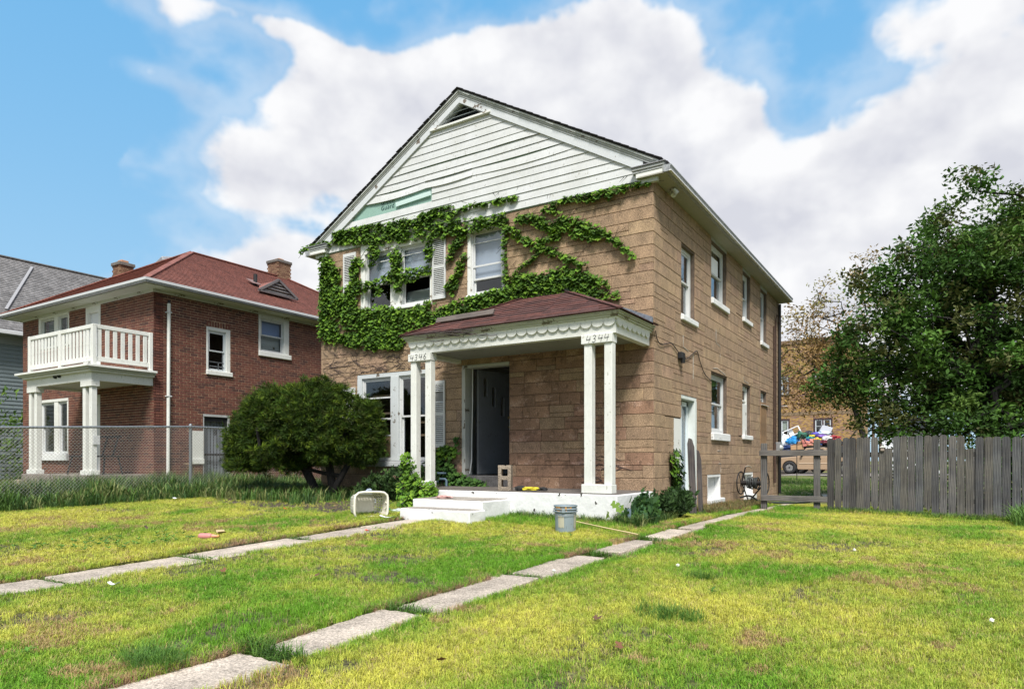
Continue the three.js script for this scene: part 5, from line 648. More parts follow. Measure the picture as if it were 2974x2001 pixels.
// ================= things lying about =================
{
  const t = thing('bucket', 'old grey blue plastic bucket with orange drips before the white porch', 'bucket', [-0.25, -0.11, 2.45], 0.3), bl = M(C(0.27, 0.33, 0.38), 0.55, { map: T.paint });
  const prof = [[0.0, 0.004], [0.122, 0.004], [0.128, 0.015], [0.138, 0.255], [0.142, 0.345], [0.136, 0.345], [0.131, 0.26], [0.12, 0.02], [0.0, 0.02]].map((q) => new THREE.Vector2(...q)); mesh('body', new THREE.LatheGeometry(prof, 40), bl, t);
  const ring = (y, h, R) => mesh('ring', new THREE.LatheGeometry([[R - 0.012, y], [R, y], [R + 0.001, y + h], [R - 0.012, y + h]].map((q) => new THREE.Vector2(...q)), 40), bl, t); ring(0.262, 0.012, 0.153); ring(0.293, 0.012, 0.152); ring(0.328, 0.018, 0.151);
  const patchG = (y0, y1, a0, a1, R, n, nm, m) => { const g = new GB(), r = rng(n); const N = 10; for (let i = 0; i < N; i++) { const a = lerp(a0, a1, i / N), b = lerp(a0, a1, (i + 1) / N), ya = y0 + r() * 0.02, yb = y1 - r() * 0.02, q = (t2, y) => V(Math.sin(t2) * (R + (y - 0.1) * 0.04), y, Math.cos(t2) * (R + (y - 0.1) * 0.04)); g.face([q(a, ya), q(b, ya), q(b, yb), q(a, yb)], V(0, 0.15, 0)); } mesh(nm, g.geo(), m, t); };
  patchG(0.06, 0.22, -0.55, 0.05, 0.1345, 3, 'torn_label', M(C(0.5, 0.48, 0.38), 0.8, { map: T.peel })); patchG(0.05, 0.24, 1.05, 1.5, 0.1345, 4, 'torn_label', M(C(0.4, 0.38, 0.3), 0.8, { map: T.peel })); const org = M(C(0.5, 0.25, 0.05), 0.7); patchG(0.272, 0.294, -0.6, 0.3, 0.146, 5, 'paint_drip', org); patchG(0.303, 0.33, -0.7, 0.7, 0.1455, 6, 'paint_drip', org);
  mesh('handle', new GB().tube(new THREE.CatmullRomCurve3([V(0.153, 0.3, 0), V(0.13, 0.25, 0.1), V(0.0, 0.225, 0.158), V(-0.13, 0.25, 0.1), V(-0.153, 0.3, 0)]).getPoints(24), 0.003, 5).geo(), steel, t); mesh('ear', new GB().box(-0.02, 0.02, 0.255, 0.31, 0.142, 0.158, 0.004).geo(), bl, t);
}
{ // laundry basket on its side, mouth towards the viewer
  const t = thing('laundry_basket', 'dirty cream plastic laundry basket lying on its side on the lawn', 'basket', [-3.55, 0.135, 2.62], 1.12), m = M(C(0.74, 0.70, 0.62), 0.6, { map: T.paint, side: THREE.DoubleSide }), W = 0.25, H = 0.195, D = 0.42, N = 28;
  const ring = (s, z) => Array.from({ length: N }, (_, i) => { const a = i / N * Math.PI * 2, c = Math.cos(a), q = Math.sin(a), k = 1 / Math.pow(Math.pow(Math.abs(c), 5) + Math.pow(Math.abs(q), 5), 0.2); return V(c * k * W * s, q * k * H * s, z); });
  const R0 = ring(1, D / 2), R1 = ring(0.97, D / 2 - 0.05), R2 = ring(0.93, D / 2 - 0.12), R3 = ring(0.78, -D / 2 + 0.04), R4 = ring(0.72, -D / 2), g = new GB(), quad = (A, B, i) => g.face([A[i], A[(i + 1) % N], B[(i + 1) % N], B[i]], V(0, 0, 0));
  for (let i = 0; i < N; i++) { quad(R0, R1, i); quad(R1, R2, i); quad(R3, R4, i); } g.face(R4, V(0, 0, 0)); mesh('body', g.geo(), m, t);
  const sl = new GB(); for (let i = 0; i < N; i++) for (let k = 0; k < 4; k++) { const n = (i + 1) % N, f = (a, b, u, v) => a[i].clone().lerp(a[n], u).lerp(b[i].clone().lerp(b[n], u), v); const v0 = k / 4, v1 = (k + 1) / 4; sl.face([f(R2, R3, 0, v0), f(R2, R3, 1, v0), f(R2, R3, 1, v0 + 0.13), f(R2, R3, 0, v0 + 0.13)], V(0, 0, 0)); sl.face([f(R2, R3, 0, v0 + 0.13), f(R2, R3, 0.5, v0 + 0.13), f(R2, R3, 0.5, v1), f(R2, R3, 0, v1)], V(0, 0, 0)); }
  mesh('lattice_side', sl.geo(), m, t);
  const rim = [...R0, R0[0]].map((p) => p.clone().multiply(V(1.03, 1.04, 1))), bot = Math.floor(N * 0.83); rim.forEach((p, i) => { if (i >= bot - 5 && i < bot + 2) p.add(V(0, 0.035 * Math.sin((i - bot + 5) / 7 * Math.PI), -0.05)); }); mesh('rim', new GB().tube(rim.slice(0, bot + 1), 0.018, 8).tube(rim.slice(bot + 2), 0.018, 8).geo(), M(C(0.72, 0.68, 0.57), 0.5), t);
  for (const s of [-1, 1]) mesh('handle', new GB().tube([V(W * s * 0.9, -0.05, D / 2 - 0.03), V(W * s * 1.12, 0, D / 2 - 0.01), V(W * s * 0.9, 0.05, D / 2 - 0.03)], 0.012, 6).geo(), m, t); t.rotation.z = -0.04; t.rotation.x = 0.03;
}
{
  const t = thing('concrete_block', 'hollow concrete block standing on end on the porch edge', 'concrete block', [-2.0, 0.334, 1.15], 0.4), s = new THREE.Shape(), w = 0.098, h = 0.385; s.moveTo(-w, 0); s.lineTo(w, 0); s.lineTo(w, h); s.lineTo(0.035, h); s.quadraticCurveTo(0, h - 0.03, -0.035, h); s.lineTo(-w, h); s.closePath();
  for (const y of [0.045, 0.215]) { const p = new THREE.Path(); p.moveTo(-0.055, y + 0.02); p.quadraticCurveTo(-0.055, y, -0.035, y); p.lineTo(0.035, y); p.quadraticCurveTo(0.055, y, 0.055, y + 0.02); p.lineTo(0.055, y + 0.1); p.quadraticCurveTo(0.055, y + 0.12, 0.035, y + 0.12); p.lineTo(-0.035, y + 0.12); p.quadraticCurveTo(-0.055, y + 0.12, -0.055, y + 0.1); p.closePath(); s.holes.push(p); }
  mesh('shell', new GB().add(new THREE.ExtrudeGeometry(s, { depth: 0.17, bevelEnabled: true, bevelSize: 0.005, bevelThickness: 0.005, bevelSegments: 2, curveSegments: 6 }), placed(0, 0.005, -0.09)).geo(), M(C(0.43, 0.35, 0.27), 0.95, { map: T.conc, bumpMap: T.concB, bumpScale: 0.01 }), t);
}
function crumple(w, h, d, seed, amp = 0.25, det = 3) { const g = new THREE.IcosahedronGeometry(1, det), P = g.attributes.position; for (let i = 0; i < P.count; i++) { const x = P.getX(i), y = P.getY(i), z = P.getZ(i), k = 1 + (vnoise3(x * 2.2 + seed, y * 2.2, z * 2.2, seed) - 0.5) * amp * 2 + (vnoise3(x * 5 + seed, y * 5, z * 5, seed + 1) - 0.5) * amp; P.setXYZ(i, x * k * w, Math.max(y * k * h, -h * 0.75), z * k * d); } g.computeVertexNormals(); return new GB().add(g).geo(); }
const lump = (name, label, cat, pos, size, mat, seed, turn = 0, amp) => { const t = thing(name, label, cat, pos, turn), m = mesh('cloth', crumple(...size, seed, amp), mat, t); m.position.y = size[1] * 0.75; return t; };
{ const t = thing('rag', 'black and yellow cloth bundle on the porch floor beside the concrete block', 'cloth', [-1.62, 0.334, 1.1]); let m = mesh('black_end', crumple(0.09, 0.045, 0.07, 3), M(C(0.02, 0.02, 0.02), 0.9), t); m.position.set(-0.14, 0.034, 0); m = mesh('yellow_middle', crumple(0.17, 0.028, 0.08, 4, 0.35), M(C(0.6, 0.5, 0.03), 0.8), t); m.position.set(0.06, 0.03, 0); m = mesh('black_end', crumple(0.09, 0.03, 0.05, 6), M(C(0.02, 0.02, 0.02), 0.9), t); m.position.set(0.26, 0.03, -0.02); }
lump('food_wrapper', 'pink crumpled wrapper on the upper porch step', 'litter', [-2.62, 0.226, 1.9], [0.12, 0.025, 0.06], M(C(0.5, 0.3, 0.27), 0.7), 7, 0.4, 0.5);
lump('plastic_bag', 'pale blue plastic bag slumped beside the ivy and steps', 'bag', [-3.95, -0.02, 2.2], [0.13, 0.2, 0.12], new THREE.MeshPhysicalMaterial({ color: C(0.45, 0.52, 0.62), roughness: 0.35, transmission: 0.25 }), 8, 0, 0.3);
lump('plastic_cup', 'crushed green plastic cup behind the laundry basket', 'litter', [-3.72, -0.02, 2.0], [0.06, 0.05, 0.06], M(C(0.01, 0.22, 0.1), 0.4), 9); lump('litter_scrap', 'clear white plastic scraps behind the laundry basket', 'litter', [-3.45, -0.03, 2.05], [0.11, 0.04, 0.06], M(C(0.5, 0.56, 0.55), 0.3), 10, 0, 0.6);
{ const t = thing('juice_bottle', 'small pink plastic bottle lying on the left lawn', 'bottle', [-3.47, -0.08, 5.33], 0.5), pk = M(C(0.5, 0.2, 0.19), 0.5); mesh('body', new GB().add(new THREE.CapsuleGeometry(0.036, 0.1, 6, 16), placed(0, 0, 0, 0, 0, Math.PI / 2)).geo(), pk, t); mesh('neck', new GB().add(new THREE.CylinderGeometry(0.015, 0.026, 0.06, 12), placed(0.115, 0, 0, 0, 0, -Math.PI / 2)).geo(), M(C(0.55, 0.25, 0.15), 0.4), t); mesh('cap', new GB().add(new THREE.CylinderGeometry(0.016, 0.016, 0.025, 12), placed(0.155, 0, 0, 0, 0, -Math.PI / 2)).geo(), M(C(0.6, 0.3, 0.1), 0.5), t); }
const scrap = (name, label, x, z, w, d, c, turn, dy = 0.04, bend = 0.02) => { const t = thing(name, label, 'litter', [x, G0(x, z) + dy, z], turn), g = new GB(), N = 6; for (let i = 0; i < N; i++) { const a = -w + 2 * w * i / N, b = -w + 2 * w * (i + 1) / N, y = (q) => bend * (q / w) ** 2, c0 = V(0, -1, 0); g.face([V(a, y(a), -d), V(b, y(b), -d * (0.8 + 0.2 * hash2(i, 3))), V(b, y(b), d), V(a, y(a), d * (0.85 + 0.15 * hash2(i, 9)))], c0).face([V(a, y(a) - 0.004, -d), V(b, y(b) - 0.004, -d), V(b, y(b) - 0.004, d), V(a, y(a) - 0.004, d)], V(0, 1, 0)); } mesh('sheet', g.geo(), M(c, 0.8), t); };
scrap('cardboard_scrap', 'torn flat tan cardboard scrap on the left lawn behind the pink bottle', -3.78, 4.91, 0.13, 0.05, C(0.5, 0.36, 0.2), -0.5, 0.025); scrap('paper_plate', 'curled white paper scrap against the lower porch step', -3.02, 2.72, 0.12, 0.05, C(0.85, 0.85, 0.88), 0.5, 0.03, 0.03); scrap('paper_scrap', 'white paper scrap in the lawn near the tall grass', -8.2, 2.8, 0.06, 0.04, C(0.75, 0.75, 0.75), 0.3, 0.05); scrap('paper_scrap', 'thin white plastic scrap on the lawn left of the near walk', -1.75, 7.25, 0.045, 0.018, C(0.8, 0.8, 0.8), 0.4, 0.06); scrap('wood_chip', 'pale wooden splinter on the grass beside the steps', -1.95, 2.75, 0.08, 0.012, C(0.6, 0.48, 0.25), 0.5, 0.03, 0); scrap('red_scrap', 'small red and white scrap on the walk before the steps', -2.42, 3.75, 0.035, 0.025, C(0.7, 0.12, 0.07), 0.2, 0.012, 0.01); scrap('orange_scrap', 'tiny orange scrap on bare soil near the round shrub', -5.2, 2.75, 0.05, 0.02, C(0.75, 0.13, 0.04), 0.6, 0.03);
{ const t = thing('cane', 'long pale bamboo cane lying on the grass from the bucket to the walk', 'stick'); mesh('pole', new GB().tube([V(-0.36, -0.02, 1.92), V(0.2, -0.05, 2.22), V(0.74, -0.075, 2.5)], 0.008, 6).geo(), M(C(0.62, 0.48, 0.26), 0.6), t); }
{ const t = thing('pipe_stake', 'short grey metal pipe sticking up from weeds at the porch corner', 'pipe', [0.21, -0.08, 1.47]); mesh('pipe', new THREE.LatheGeometry([[0.026, -0.2], [0.026, 0.23], [0.02, 0.23], [0.02, -0.2]].map((q) => new THREE.Vector2(...q)), 14), M(C(0.16, 0.22, 0.27), 0.6, { map: T.metal }), t); }
{ const t = thing('gas_pipe', 'blue grey gas pipes by the doorway behind the left column', 'pipe'), m = M(C(0.13, 0.19, 0.24), 0.5); mesh('meter_top', boxGeo(-4.32, -3.95, 0.55, 0.585, 0.14, 0.24, 0.01), m, t); mesh('riser', new GB().tube([V(-4.22, 0.3, 0.2), V(-4.22, 0.56, 0.2)], 0.04, 10).geo(), m, t); mesh('elbow_pipe', new GB().tube([V(-4.1, 0.3, 0.22), V(-4.1, 0.44, 0.22), V(-4.07, 0.46, 0.22), V(-3.92, 0.46, 0.22), V(-3.89, 0.44, 0.22), V(-3.89, 0.25, 0.22)], 0.022, 10).geo(), m, t); }
{ // hose reel against the side wall
  const t = thing('hose_reel', 'rusty black garden hose reel with wheels and trailing dark hose against the side wall', 'hose reel', [0.4, -0.1, -4.9], 1.45), ir = M(C(0.025, 0.022, 0.022), 0.6, { metalness: 0.4 });
  for (const z of [0.26, -0.26]) { const w = sub('wheel', t, [0, 0.42, z]); mesh('rim', new GB().add(new THREE.TorusGeometry(0.24, 0.014, 8, 32)).geo(), ir, w); const g = new GB(); for (let i = 0; i < 6; i++) { const a = i * Math.PI / 3; g.bar(V(0, 0, 0), V(Math.cos(a) * 0.24, Math.sin(a) * 0.24, 0), 0.012); } mesh('spokes', g.geo(), ir, w); }
  mesh('drum', new GB().add(new THREE.CylinderGeometry(0.05, 0.05, 0.5, 14), placed(0, 0.42, 0, Math.PI / 2)).geo(), ir, t); const h = new GB(); for (let i = 0; i < 6; i++) h.add(new THREE.TorusGeometry(0.1 + (i % 3) * 0.012, 0.014, 6, 18), placed(0, 0.42, -0.1 + i * 0.04)); mesh('coiled_hose', h.geo(), M(C(0.03, 0.035, 0.035), 0.5), t);
  mesh('stand', new GB().bar(V(0, 0.42, 0.24), V(0.06, 0.0, -0.12), 0.025).bar(V(0, 0.42, -0.24), V(0.04, 0, -0.1), 0.025).bar(V(0, 0.42, -0.24), V(0.1, 0.75, -0.2), 0.02).bar(V(0.06, 0.0, -0.12), V(0.25, -0.02, 0.1), 0.02).geo(), ir, t);
  const hp = [[0.05, 0.1, -0.3], [0.12, 0.14, -0.12], [0.18, 0.02, 0.1], [0.2, 0.01, 0.5], [0.12, 0.03, 0.9], [0.0, 0.06, 1.15], [-0.12, 0.14, 1.35], [-0.2, 0.22, 1.45]].map((p) => V(...p)); mesh('hose', new GB().tube(new THREE.CatmullRomCurve3(hp).getPoints(40), 0.02, 7).tube(new THREE.CatmullRomCurve3([V(0.2, 0.01, 0.4), V(0.3, 0.01, 0.1), V(0.33, 0.01, -0.4), V(0.25, 0.01, -1.0), V(0.2, 0.3, -1.3), V(-0.3, 0.5, -1.6)]).getPoints(40), 0.016, 6).geo(), M(C(0.025, 0.04, 0.04), 0.5), t);
}
// fallen leaves and pale dandelion heads on the lawn
{
  const lm = [[0.13, 0.07, 0.045], [0.18, 0.085, 0.045], [0.11, 0.075, 0.055]].map((c) => leafMat(C(...c), 0.15));
  const at = [['curled red brown fallen leaf on the right lawn below the grass tuft', 1.89, 6.05], ['dark fallen leaf in the grass right of the tall tuft', 2.22, 6.55], ['dark crumpled leaf on the right lawn in the middle', 2.45, 6.28], ['fallen brown leaf far right on the lawn', 3.6, 7.0], ['dark leaf in the near lawn at the lower left of the right lawn', 1.55, 7.3], ['dark leaf beside the near walk slab', 1.9, 7.75], ['dark dry leaf on the grass between the two walks', -0.68, 6.1], ['brown leaf on the lawn between the walks nearer the left walk', -1.6, 6.4], ['brown leaf on the left lawn', -4.8, 5.3]];
  at.forEach(([label, x, z], i) => { const t = thing('fallen_leaf', label, 'leaf', [x, G0(x, z) + 0.055, z], i); const m = mesh('blade', ivyLeaf, lm[i % 3], t); m.scale.setScalar(0.065); m.rotation.set(-1.25 + (i % 3) * 0.25, 0, i); });
  const wm = M(C(0.72, 0.7, 0.62), 0.95); [['white seed head on the right lawn near its far right edge', 4.05, 4.9], ['white seed head upper middle of the right lawn', 3.05, 2.5], ['white seed head on the right lawn toward the walk', 1.8, 4.2], ['white seed head beside the right walk edge', 0.98, 5.0]].forEach(([label, x, z], i) => { const t = thing('dandelion_clock', label, 'flower', [x, G0(x, z), z], 0); mesh('seed_head', crumple(0.014, 0.013, 0.014, 30 + i, 0.3, 2), wm, t).position.y = 0.07; mesh('stalk', new GB().tube([V(0, 0, 0), V(0.004, 0.06, 0)], 0.002, 4).geo(), M(C(0.2, 0.3, 0.06)), t); });
}
// ================= trees and shrubs =================
function limbs(base, trunk, points, seed, { step = 0.3, sag = 0.06 } = {}) { // joins points in a crown to the nearest limb, node by node
  const r = rng(seed), nodes = []; let prev = -1; for (const p of trunk) { nodes.push({ p, parent: prev, w: 0 }); prev = nodes.length - 1; }
  const top = trunk[trunk.length - 1], ends = []; points.sort((a, b) => a.distanceTo(top) - b.distanceTo(top));
  for (const q of points) {
    let best = -1, bd = 1e9; for (let i = 1; i < nodes.length; i++) { const n = nodes[i], d = n.p.distanceTo(q) + Math.max(0, n.p.y - q.y) * 0.6; if (d < bd) { bd = d; best = i; } }
    const a = nodes[best].p, n = Math.max(1, Math.round(a.distanceTo(q) / step)); let par = best;
    for (let k = 1; k <= n; k++) { const f = k / n, p = a.clone().lerp(q, f); p.y += Math.sin(f * Math.PI) * sag * (r() - 0.3) * 2; p.x += (r() - 0.5) * 0.06 * (k < n); p.z += (r() - 0.5) * 0.06 * (k < n); nodes.push({ p, parent: par, w: 0 }); par = nodes.length - 1; }
    ends.push(par);
  }
  for (const e of ends) for (let i = e; i >= 0; i = nodes[i].parent) nodes[i].w++;
  return { nodes, ends };
}
function limbGeo(nodes, r0, pw = 0.46, rmin = 0.008) {
  const kids = nodes.map(() => []); nodes.forEach((n, i) => { if (n.parent >= 0) kids[n.parent].push(i); }); const W = nodes[0].w || 1, rad_ = (i) => Math.max(rmin, r0 * Math.pow(nodes[i].w / W, pw)), g = new GB(), starts = [[0, -1]];
  while (starts.length) { let [i, from] = starts.pop(); const P = from >= 0 ? [nodes[from].p] : [], Rr = from >= 0 ? [Math.min(rad_(from), rad_(i) * 1.25)] : []; while (i !== undefined) { P.push(nodes[i].p); Rr.push(rad_(i)); const k = kids[i].slice().sort((a, b) => nodes[b].w - nodes[a].w); for (const j of k.slice(1)) starts.push([j, i]); i = k[0]; } if (P.length > 1) g.tube(P, Rr, Rr[0] > 0.05 ? 8 : 5, false); }
  return g.geo();
}
function inBlobs(blobs, n, seed, shell = 0.5) { const r = rng(seed), out = [], vol = blobs.map((b) => b[3] * b[4] * b[5]), tot = vol.reduce((a, b) => a + b); blobs.forEach((b, k) => { const m = Math.round(n * vol[k] / tot); for (let i = 0; i < m; i++) { const u = r() * 2 - 1, t = r() * 6.2832, q = Math.sqrt(1 - u * u), s = Math.pow(lerp(shell ** 3, 1, r()), 1 / 3), cy = Math.cos(b[6] || 0), sy = Math.sin(b[6] || 0), x = q * Math.cos(t) * s * b[3], y = u * s * b[4], z = q * Math.sin(t) * s * b[5]; out.push(V(b[0] + x * cy + z * sy, b[1] + y, b[2] - x * sy + z * cy)); } }); return out; }
const simpleLeaf = (() => { const g = new GB(), a = V(0, 0, 0), b = V(0.24, 0.45, 0.06), c = V(0, 1, -0.05), d = V(-0.24, 0.45, 0.06), m = V(0, 0.5, -0.03); g.tri(a, b, m).tri(b, c, m).tri(c, d, m).tri(d, a, m); return g.geo(); })();
const scatterLeaf = (p, s, r) => placed(p.x, p.y, p.z, r() * 6.28, r() * 6.28, r() * 6.28, s);
function tree(name, label, { trunk, r0, blobs, n, per, size, spread, cols, seed, step, bark = stemM, shell = 0.45, dens = 0.5 }) {
  const t = thing(name, label, 'tree'), base = trunk[0].clone(); t.position.copy(base); const o = base, L = (v) => v.clone().sub(o), pts = inBlobs(blobs, n, seed, shell).map((p) => p), { nodes, ends } = limbs(base, trunk, pts, seed + 1, { step });
  nodes.forEach((k) => k.p.sub(o)); mesh('trunk', limbGeo(nodes, r0), bark, t);
  const r = rng(seed + 2), ms = [], cs = [];
  for (const e of ends) {
    const tip = nodes[e].p, back = nodes[nodes[e].parent]?.p ?? tip, out = tip.clone().sub(back).normalize(), m = Math.round(per * (0.5 + r())), bright = 0.7 + r() * 0.6, cc = cols[Math.floor(r() * cols.length)];
    for (let k = 0; k < m; k++) { const a = r() * 6.28, u = r() * 2 - 1, q = Math.sqrt(1 - u * u), s = Math.pow(r(), dens) * spread, p = tip.clone().add(V(q * Math.cos(a) * s, u * s * 0.8, q * Math.sin(a) * s)).addScaledVector(out, spread * 0.3); ms.push(scatterLeaf(p, size * (0.6 + r() * 0.8), r)); cs.push(cc.clone().multiplyScalar(bright * (0.75 + r() * 0.5))); }
  }
  copies('crown', simpleLeaf, leafMat(C(1, 1, 1), 0.3), ms, cs, t); return t;
}
const barkDark = M(C(0.03, 0.025, 0.022), 0.95, { map: T.bark });
tree('leafy_tree', 'large dark green leafy tree standing behind the wooden picket fence', { trunk: [V(5.0, -0.2, -9.6), V(4.9, 0.8, -9.7), V(4.75, 1.7, -9.8), V(4.7, 2.8, -9.9), V(4.75, 3.9, -10), V(4.7, 5, -10)], r0: 0.26, n: 950, per: 88, size: 0.125, spread: 0.38, seed: 301, step: 0.35, bark: barkDark,
  blobs: [[4.6, 4.0, -9.9, 2.5, 2.4, 2.3], [5.9, 4.3, -10.6, 2.3, 2.7, 2.2], [3.1, 3.1, -9.0, 1.7, 1.5, 1.5], [3.6, 5.2, -9.6, 1.5, 1.4, 1.5], [4.6, 6.3, -10.2, 1.3, 1.4, 1.2], [5.9, 6.4, -10.8, 1.4, 1.2, 1.2], [4.5, 7.5, -10.3, 0.4, 0.75, 0.4], [2.2, 4.4, -8.9, 0.6, 1.3, 0.7], [2.3, 2.5, -8.7, 1.0, 0.8, 0.9], [4.8, 1.9, -9.3, 2.2, 0.8, 1.6], [6.8, 2.6, -10.8, 2, 1.8, 2], [2.3, 3.3, -8.7, 1.1, 1.1, 0.9], [3.0, 2.0, -8.5, 1.3, 0.75, 0.9], [3.9, 1.5, -8.4, 1.4, 0.7, 0.9], [1.75, 2.7, -8.5, 0.7, 0.6, 0.6], [5.2, 0.9, -7.6, 2.2, 0.9, 0.9], [7.2, 1.0, -8, 1.6, 0.9, 0.9]],
  cols: [[0.052, 0.125, 0.016], [0.07, 0.15, 0.02], [0.043, 0.1, 0.015], [0.095, 0.165, 0.026], [0.088, 0.1, 0.026], [0.058, 0.138, 0.018]].map((a) => C(...a)) });
tree('budding_tree', 'smaller sparse tree with brownish young leaves behind the house corner', { trunk: [V(1.6, -0.2, -17.2), V(1.5, 1.5, -17.4), V(1.2, 2.6, -17.5), V(0.8, 4.0, -17.7), V(0.5, 5.5, -17.9)], r0: 0.1, n: 260, per: 36, size: 0.12, spread: 0.4, seed: 311, step: 0.4, bark: barkDark, shell: 0.2,
  blobs: [[-0.5, 4.6, -17.5, 1.5, 1.9, 1.3], [0.6, 5.6, -18.2, 1.4, 2.2, 1.3], [1.6, 7.0, -18.8, 0.8, 1.7, 0.8], [-0.9, 3.4, -17.2, 1.2, 1.0, 1.1], [0.8, 3.6, -17.9, 1.5, 1.4, 1.4], [-0.9, 5.9, -17.6, 0.6, 0.9, 0.6]],
  cols: [[0.3, 0.19, 0.07], [0.34, 0.24, 0.09], [0.26, 0.2, 0.06], [0.22, 0.22, 0.06], [0.33, 0.2, 0.1]].map((a) => C(...a)) });
tree('far_tree', 'distant green tree seen between the fence and the white garage', { trunk: [V(8, -0.2, -48), V(8, 3, -48), V(8, 6, -48)], r0: 0.25, n: 120, per: 40, size: 0.35, spread: 0.9, seed: 321, step: 0.8, bark: barkDark, blobs: [[8, 6, -48, 4, 4, 3]], cols: [[0.05, 0.1, 0.02], [0.035, 0.08, 0.02]].map((a) => C(...a)) });
// sprays of scale foliage for the round evergreen
const spray = (() => { const g = new GB(), r = rng(5); for (let i = 0; i < 11; i++) { const a = r() * 6.28, e = 0.25 + r() * 1.1, d = V(Math.cos(a) * Math.cos(e), Math.sin(e), Math.sin(a) * Math.cos(e)), s = d.clone().cross(V(0.3, 0.5, 0.8)).normalize(), l = 0.6 + r() * 0.5, w = 0.05; const m = d.clone().multiplyScalar(l * 0.5).add(V(0, 0.03, 0)), t = d.clone().multiplyScalar(l); g.tri(V(0, 0, 0), m.clone().addScaledVector(s, w), t).tri(V(0, 0, 0), t, m.clone().addScaledVector(s, -w)); } return g.geo(); })();
function shrub(name, label, { base, blobs, n, leaf, size, cols, seed, stems, shell = 0.55, cat = 'shrub', tilt = 0.9, tr = 0.25, limbsN = 60, floor = -9 }) {
  const t = thing(name, label, cat, base), o = V(...base), r = rng(seed), g = new GB();
  if (stems) { for (const st of stems) { const P = st.map((q) => V(...q).sub(o)), { nodes } = limbs(P[0], P, inBlobs(blobs, Math.round(limbsN / stems.length), seed + 9, 0.2).map((p) => p.sub(o)), seed + 4, { step: 0.2 }); g.add(limbGeo(nodes, st[0][3] ?? 0.08, 0.4, 0.006)); } mesh('trunk', g.geo(), barkDark, t); }
  const ms = [], cs = []; let p0;
  for (const p of inBlobs(blobs, n, seed, shell)) { if (p.y < floor + vnoise(p.x * 3, p.z * 3, 2) * 0.25) continue; const k = fbm3(p.x * 3.2, p.y * 3.2, p.z * 3.2, seed, 3); if (k < 0.42 + (r() - 0.5) * 0.05) continue; const stray = r() < 0.06 ? 0.05 + r() * 0.1 : 0, q = p.clone().sub(o); let b = blobs[0], bd = 9; for (const x of blobs) { const d = Math.hypot((p.x - x[0]) / x[3], (p.y - x[1]) / x[4], (p.z - x[2]) / x[5]); if (d < bd) { bd = d; b = x; } } const away = V((p.x - b[0]), (p.y - b[1]) * 0.8 + 0.25, (p.z - b[2])).normalize(), e = (q.addScaledVector(away, stray), new THREE.Quaternion()).setFromUnitVectors(V(0, 1, 0), away.add(V((r() - 0.5) * tilt, (r() - 0.5) * tilt, (r() - 0.5) * tilt)).normalize()).multiply(new THREE.Quaternion().setFromAxisAngle(V(0, 1, 0), r() * 6.28)), s = size * (0.6 + r() * 0.8); ms.push(new THREE.Matrix4().compose(q, e, V(s, s, s))); cs.push(cols[Math.floor(r() * cols.length)].clone().multiplyScalar(0.7 + r() * 0.6)); }
  copies('foliage', leaf, leafMat(C(1, 1, 1), tr), ms, cs, t); return t;
}
shrub('evergreen_shrub', 'large round evergreen shrub before the lower left window of the block house', { base: [-6.35, 0.05, 0.95], seed: 401, n: 40000, leaf: spray, size: 0.115, shell: 0.6, floor: 0.52, limbsN: 90,
  blobs: [[-6.85, 1.42, 1.2, 1.05, 0.78, 0.85, 0.56], [-7.4, 1.2, 1.5, 0.72, 0.62, 0.6, 0.56], [-6.05, 1.42, 0.72, 0.72, 0.66, 0.55, 0.56], [-6.5, 1.9, 1.0, 0.62, 0.42, 0.55, 0.56], [-5.72, 1.3, 0.52, 0.42, 0.62, 0.36, 0.56], [-7.0, 1.85, 1.3, 0.7, 0.36, 0.6, 0.56], [-7.6, 1.0, 1.65, 0.5, 0.45, 0.4, 0.56], [-7.75, 1.55, 1.6, 0.24, 0.22, 0.22], [-7.2, 2.0, 1.5, 0.3, 0.2, 0.25], [-6.3, 2.22, 1.0, 0.2, 0.2, 0.2], [-6.0, 2.1, 0.8, 0.2, 0.16, 0.2], [-5.45, 1.75, 0.5, 0.16, 0.18, 0.16], [-6.8, 1.1, 2.0, 0.4, 0.3, 0.22], [-6.0, 1.0, 1.3, 0.4, 0.3, 0.22], [-7.0, 1.75, 1.95, 0.35, 0.22, 0.2], [-6.4, 1.6, 1.6, 0.3, 0.26, 0.2], [-7.5, 0.7, 1.9, 0.4, 0.22, 0.25], [-6.9, 0.72, 1.7, 0.5, 0.22, 0.3]],
  cols: [[0.046, 0.092, 0.008], [0.07, 0.12, 0.009], [0.034, 0.07, 0.007], [0.11, 0.16, 0.012], [0.045, 0.062, 0.008], [0.026, 0.054, 0.006]].map((a) => C(...a)),
  stems: [[[-6.35, -0.05, 0.95, 0.09], [-6.55, 0.3, 1.0], [-6.8, 0.75, 1.05], [-7.0, 1.2, 1.15]], [[-6.25, -0.05, 0.9, 0.08], [-6.2, 0.35, 0.85], [-6.35, 0.8, 0.8], [-6.2, 1.3, 0.75]], [[-6.3, -0.05, 0.92, 0.06], [-6.0, 0.5, 0.8], [-5.8, 1.0, 0.6]]] });
const bushLeaf = ivyLeaf;
shrub('leafy_bush', 'low dark green leafy bush under the lower window beside the porch', { base: [-4.9, 0.03, 0.5], seed: 411, n: 2600, leaf: bushLeaf, size: 0.085, shell: 0.55, cols: [[0.035, 0.075, 0.018], [0.05, 0.1, 0.02], [0.028, 0.06, 0.015]].map((a) => C(...a)), blobs: [[-4.7, 0.35, 0.42, 0.55, 0.45, 0.36], [-5.3, 0.2, 0.45, 0.6, 0.38, 0.38], [-4.2, 0.4, 0.4, 0.25, 0.4, 0.3], [-5.9, 0.12, 0.3, 0.45, 0.25, 0.28]], tr: 0.3, tilt: 1.6 });
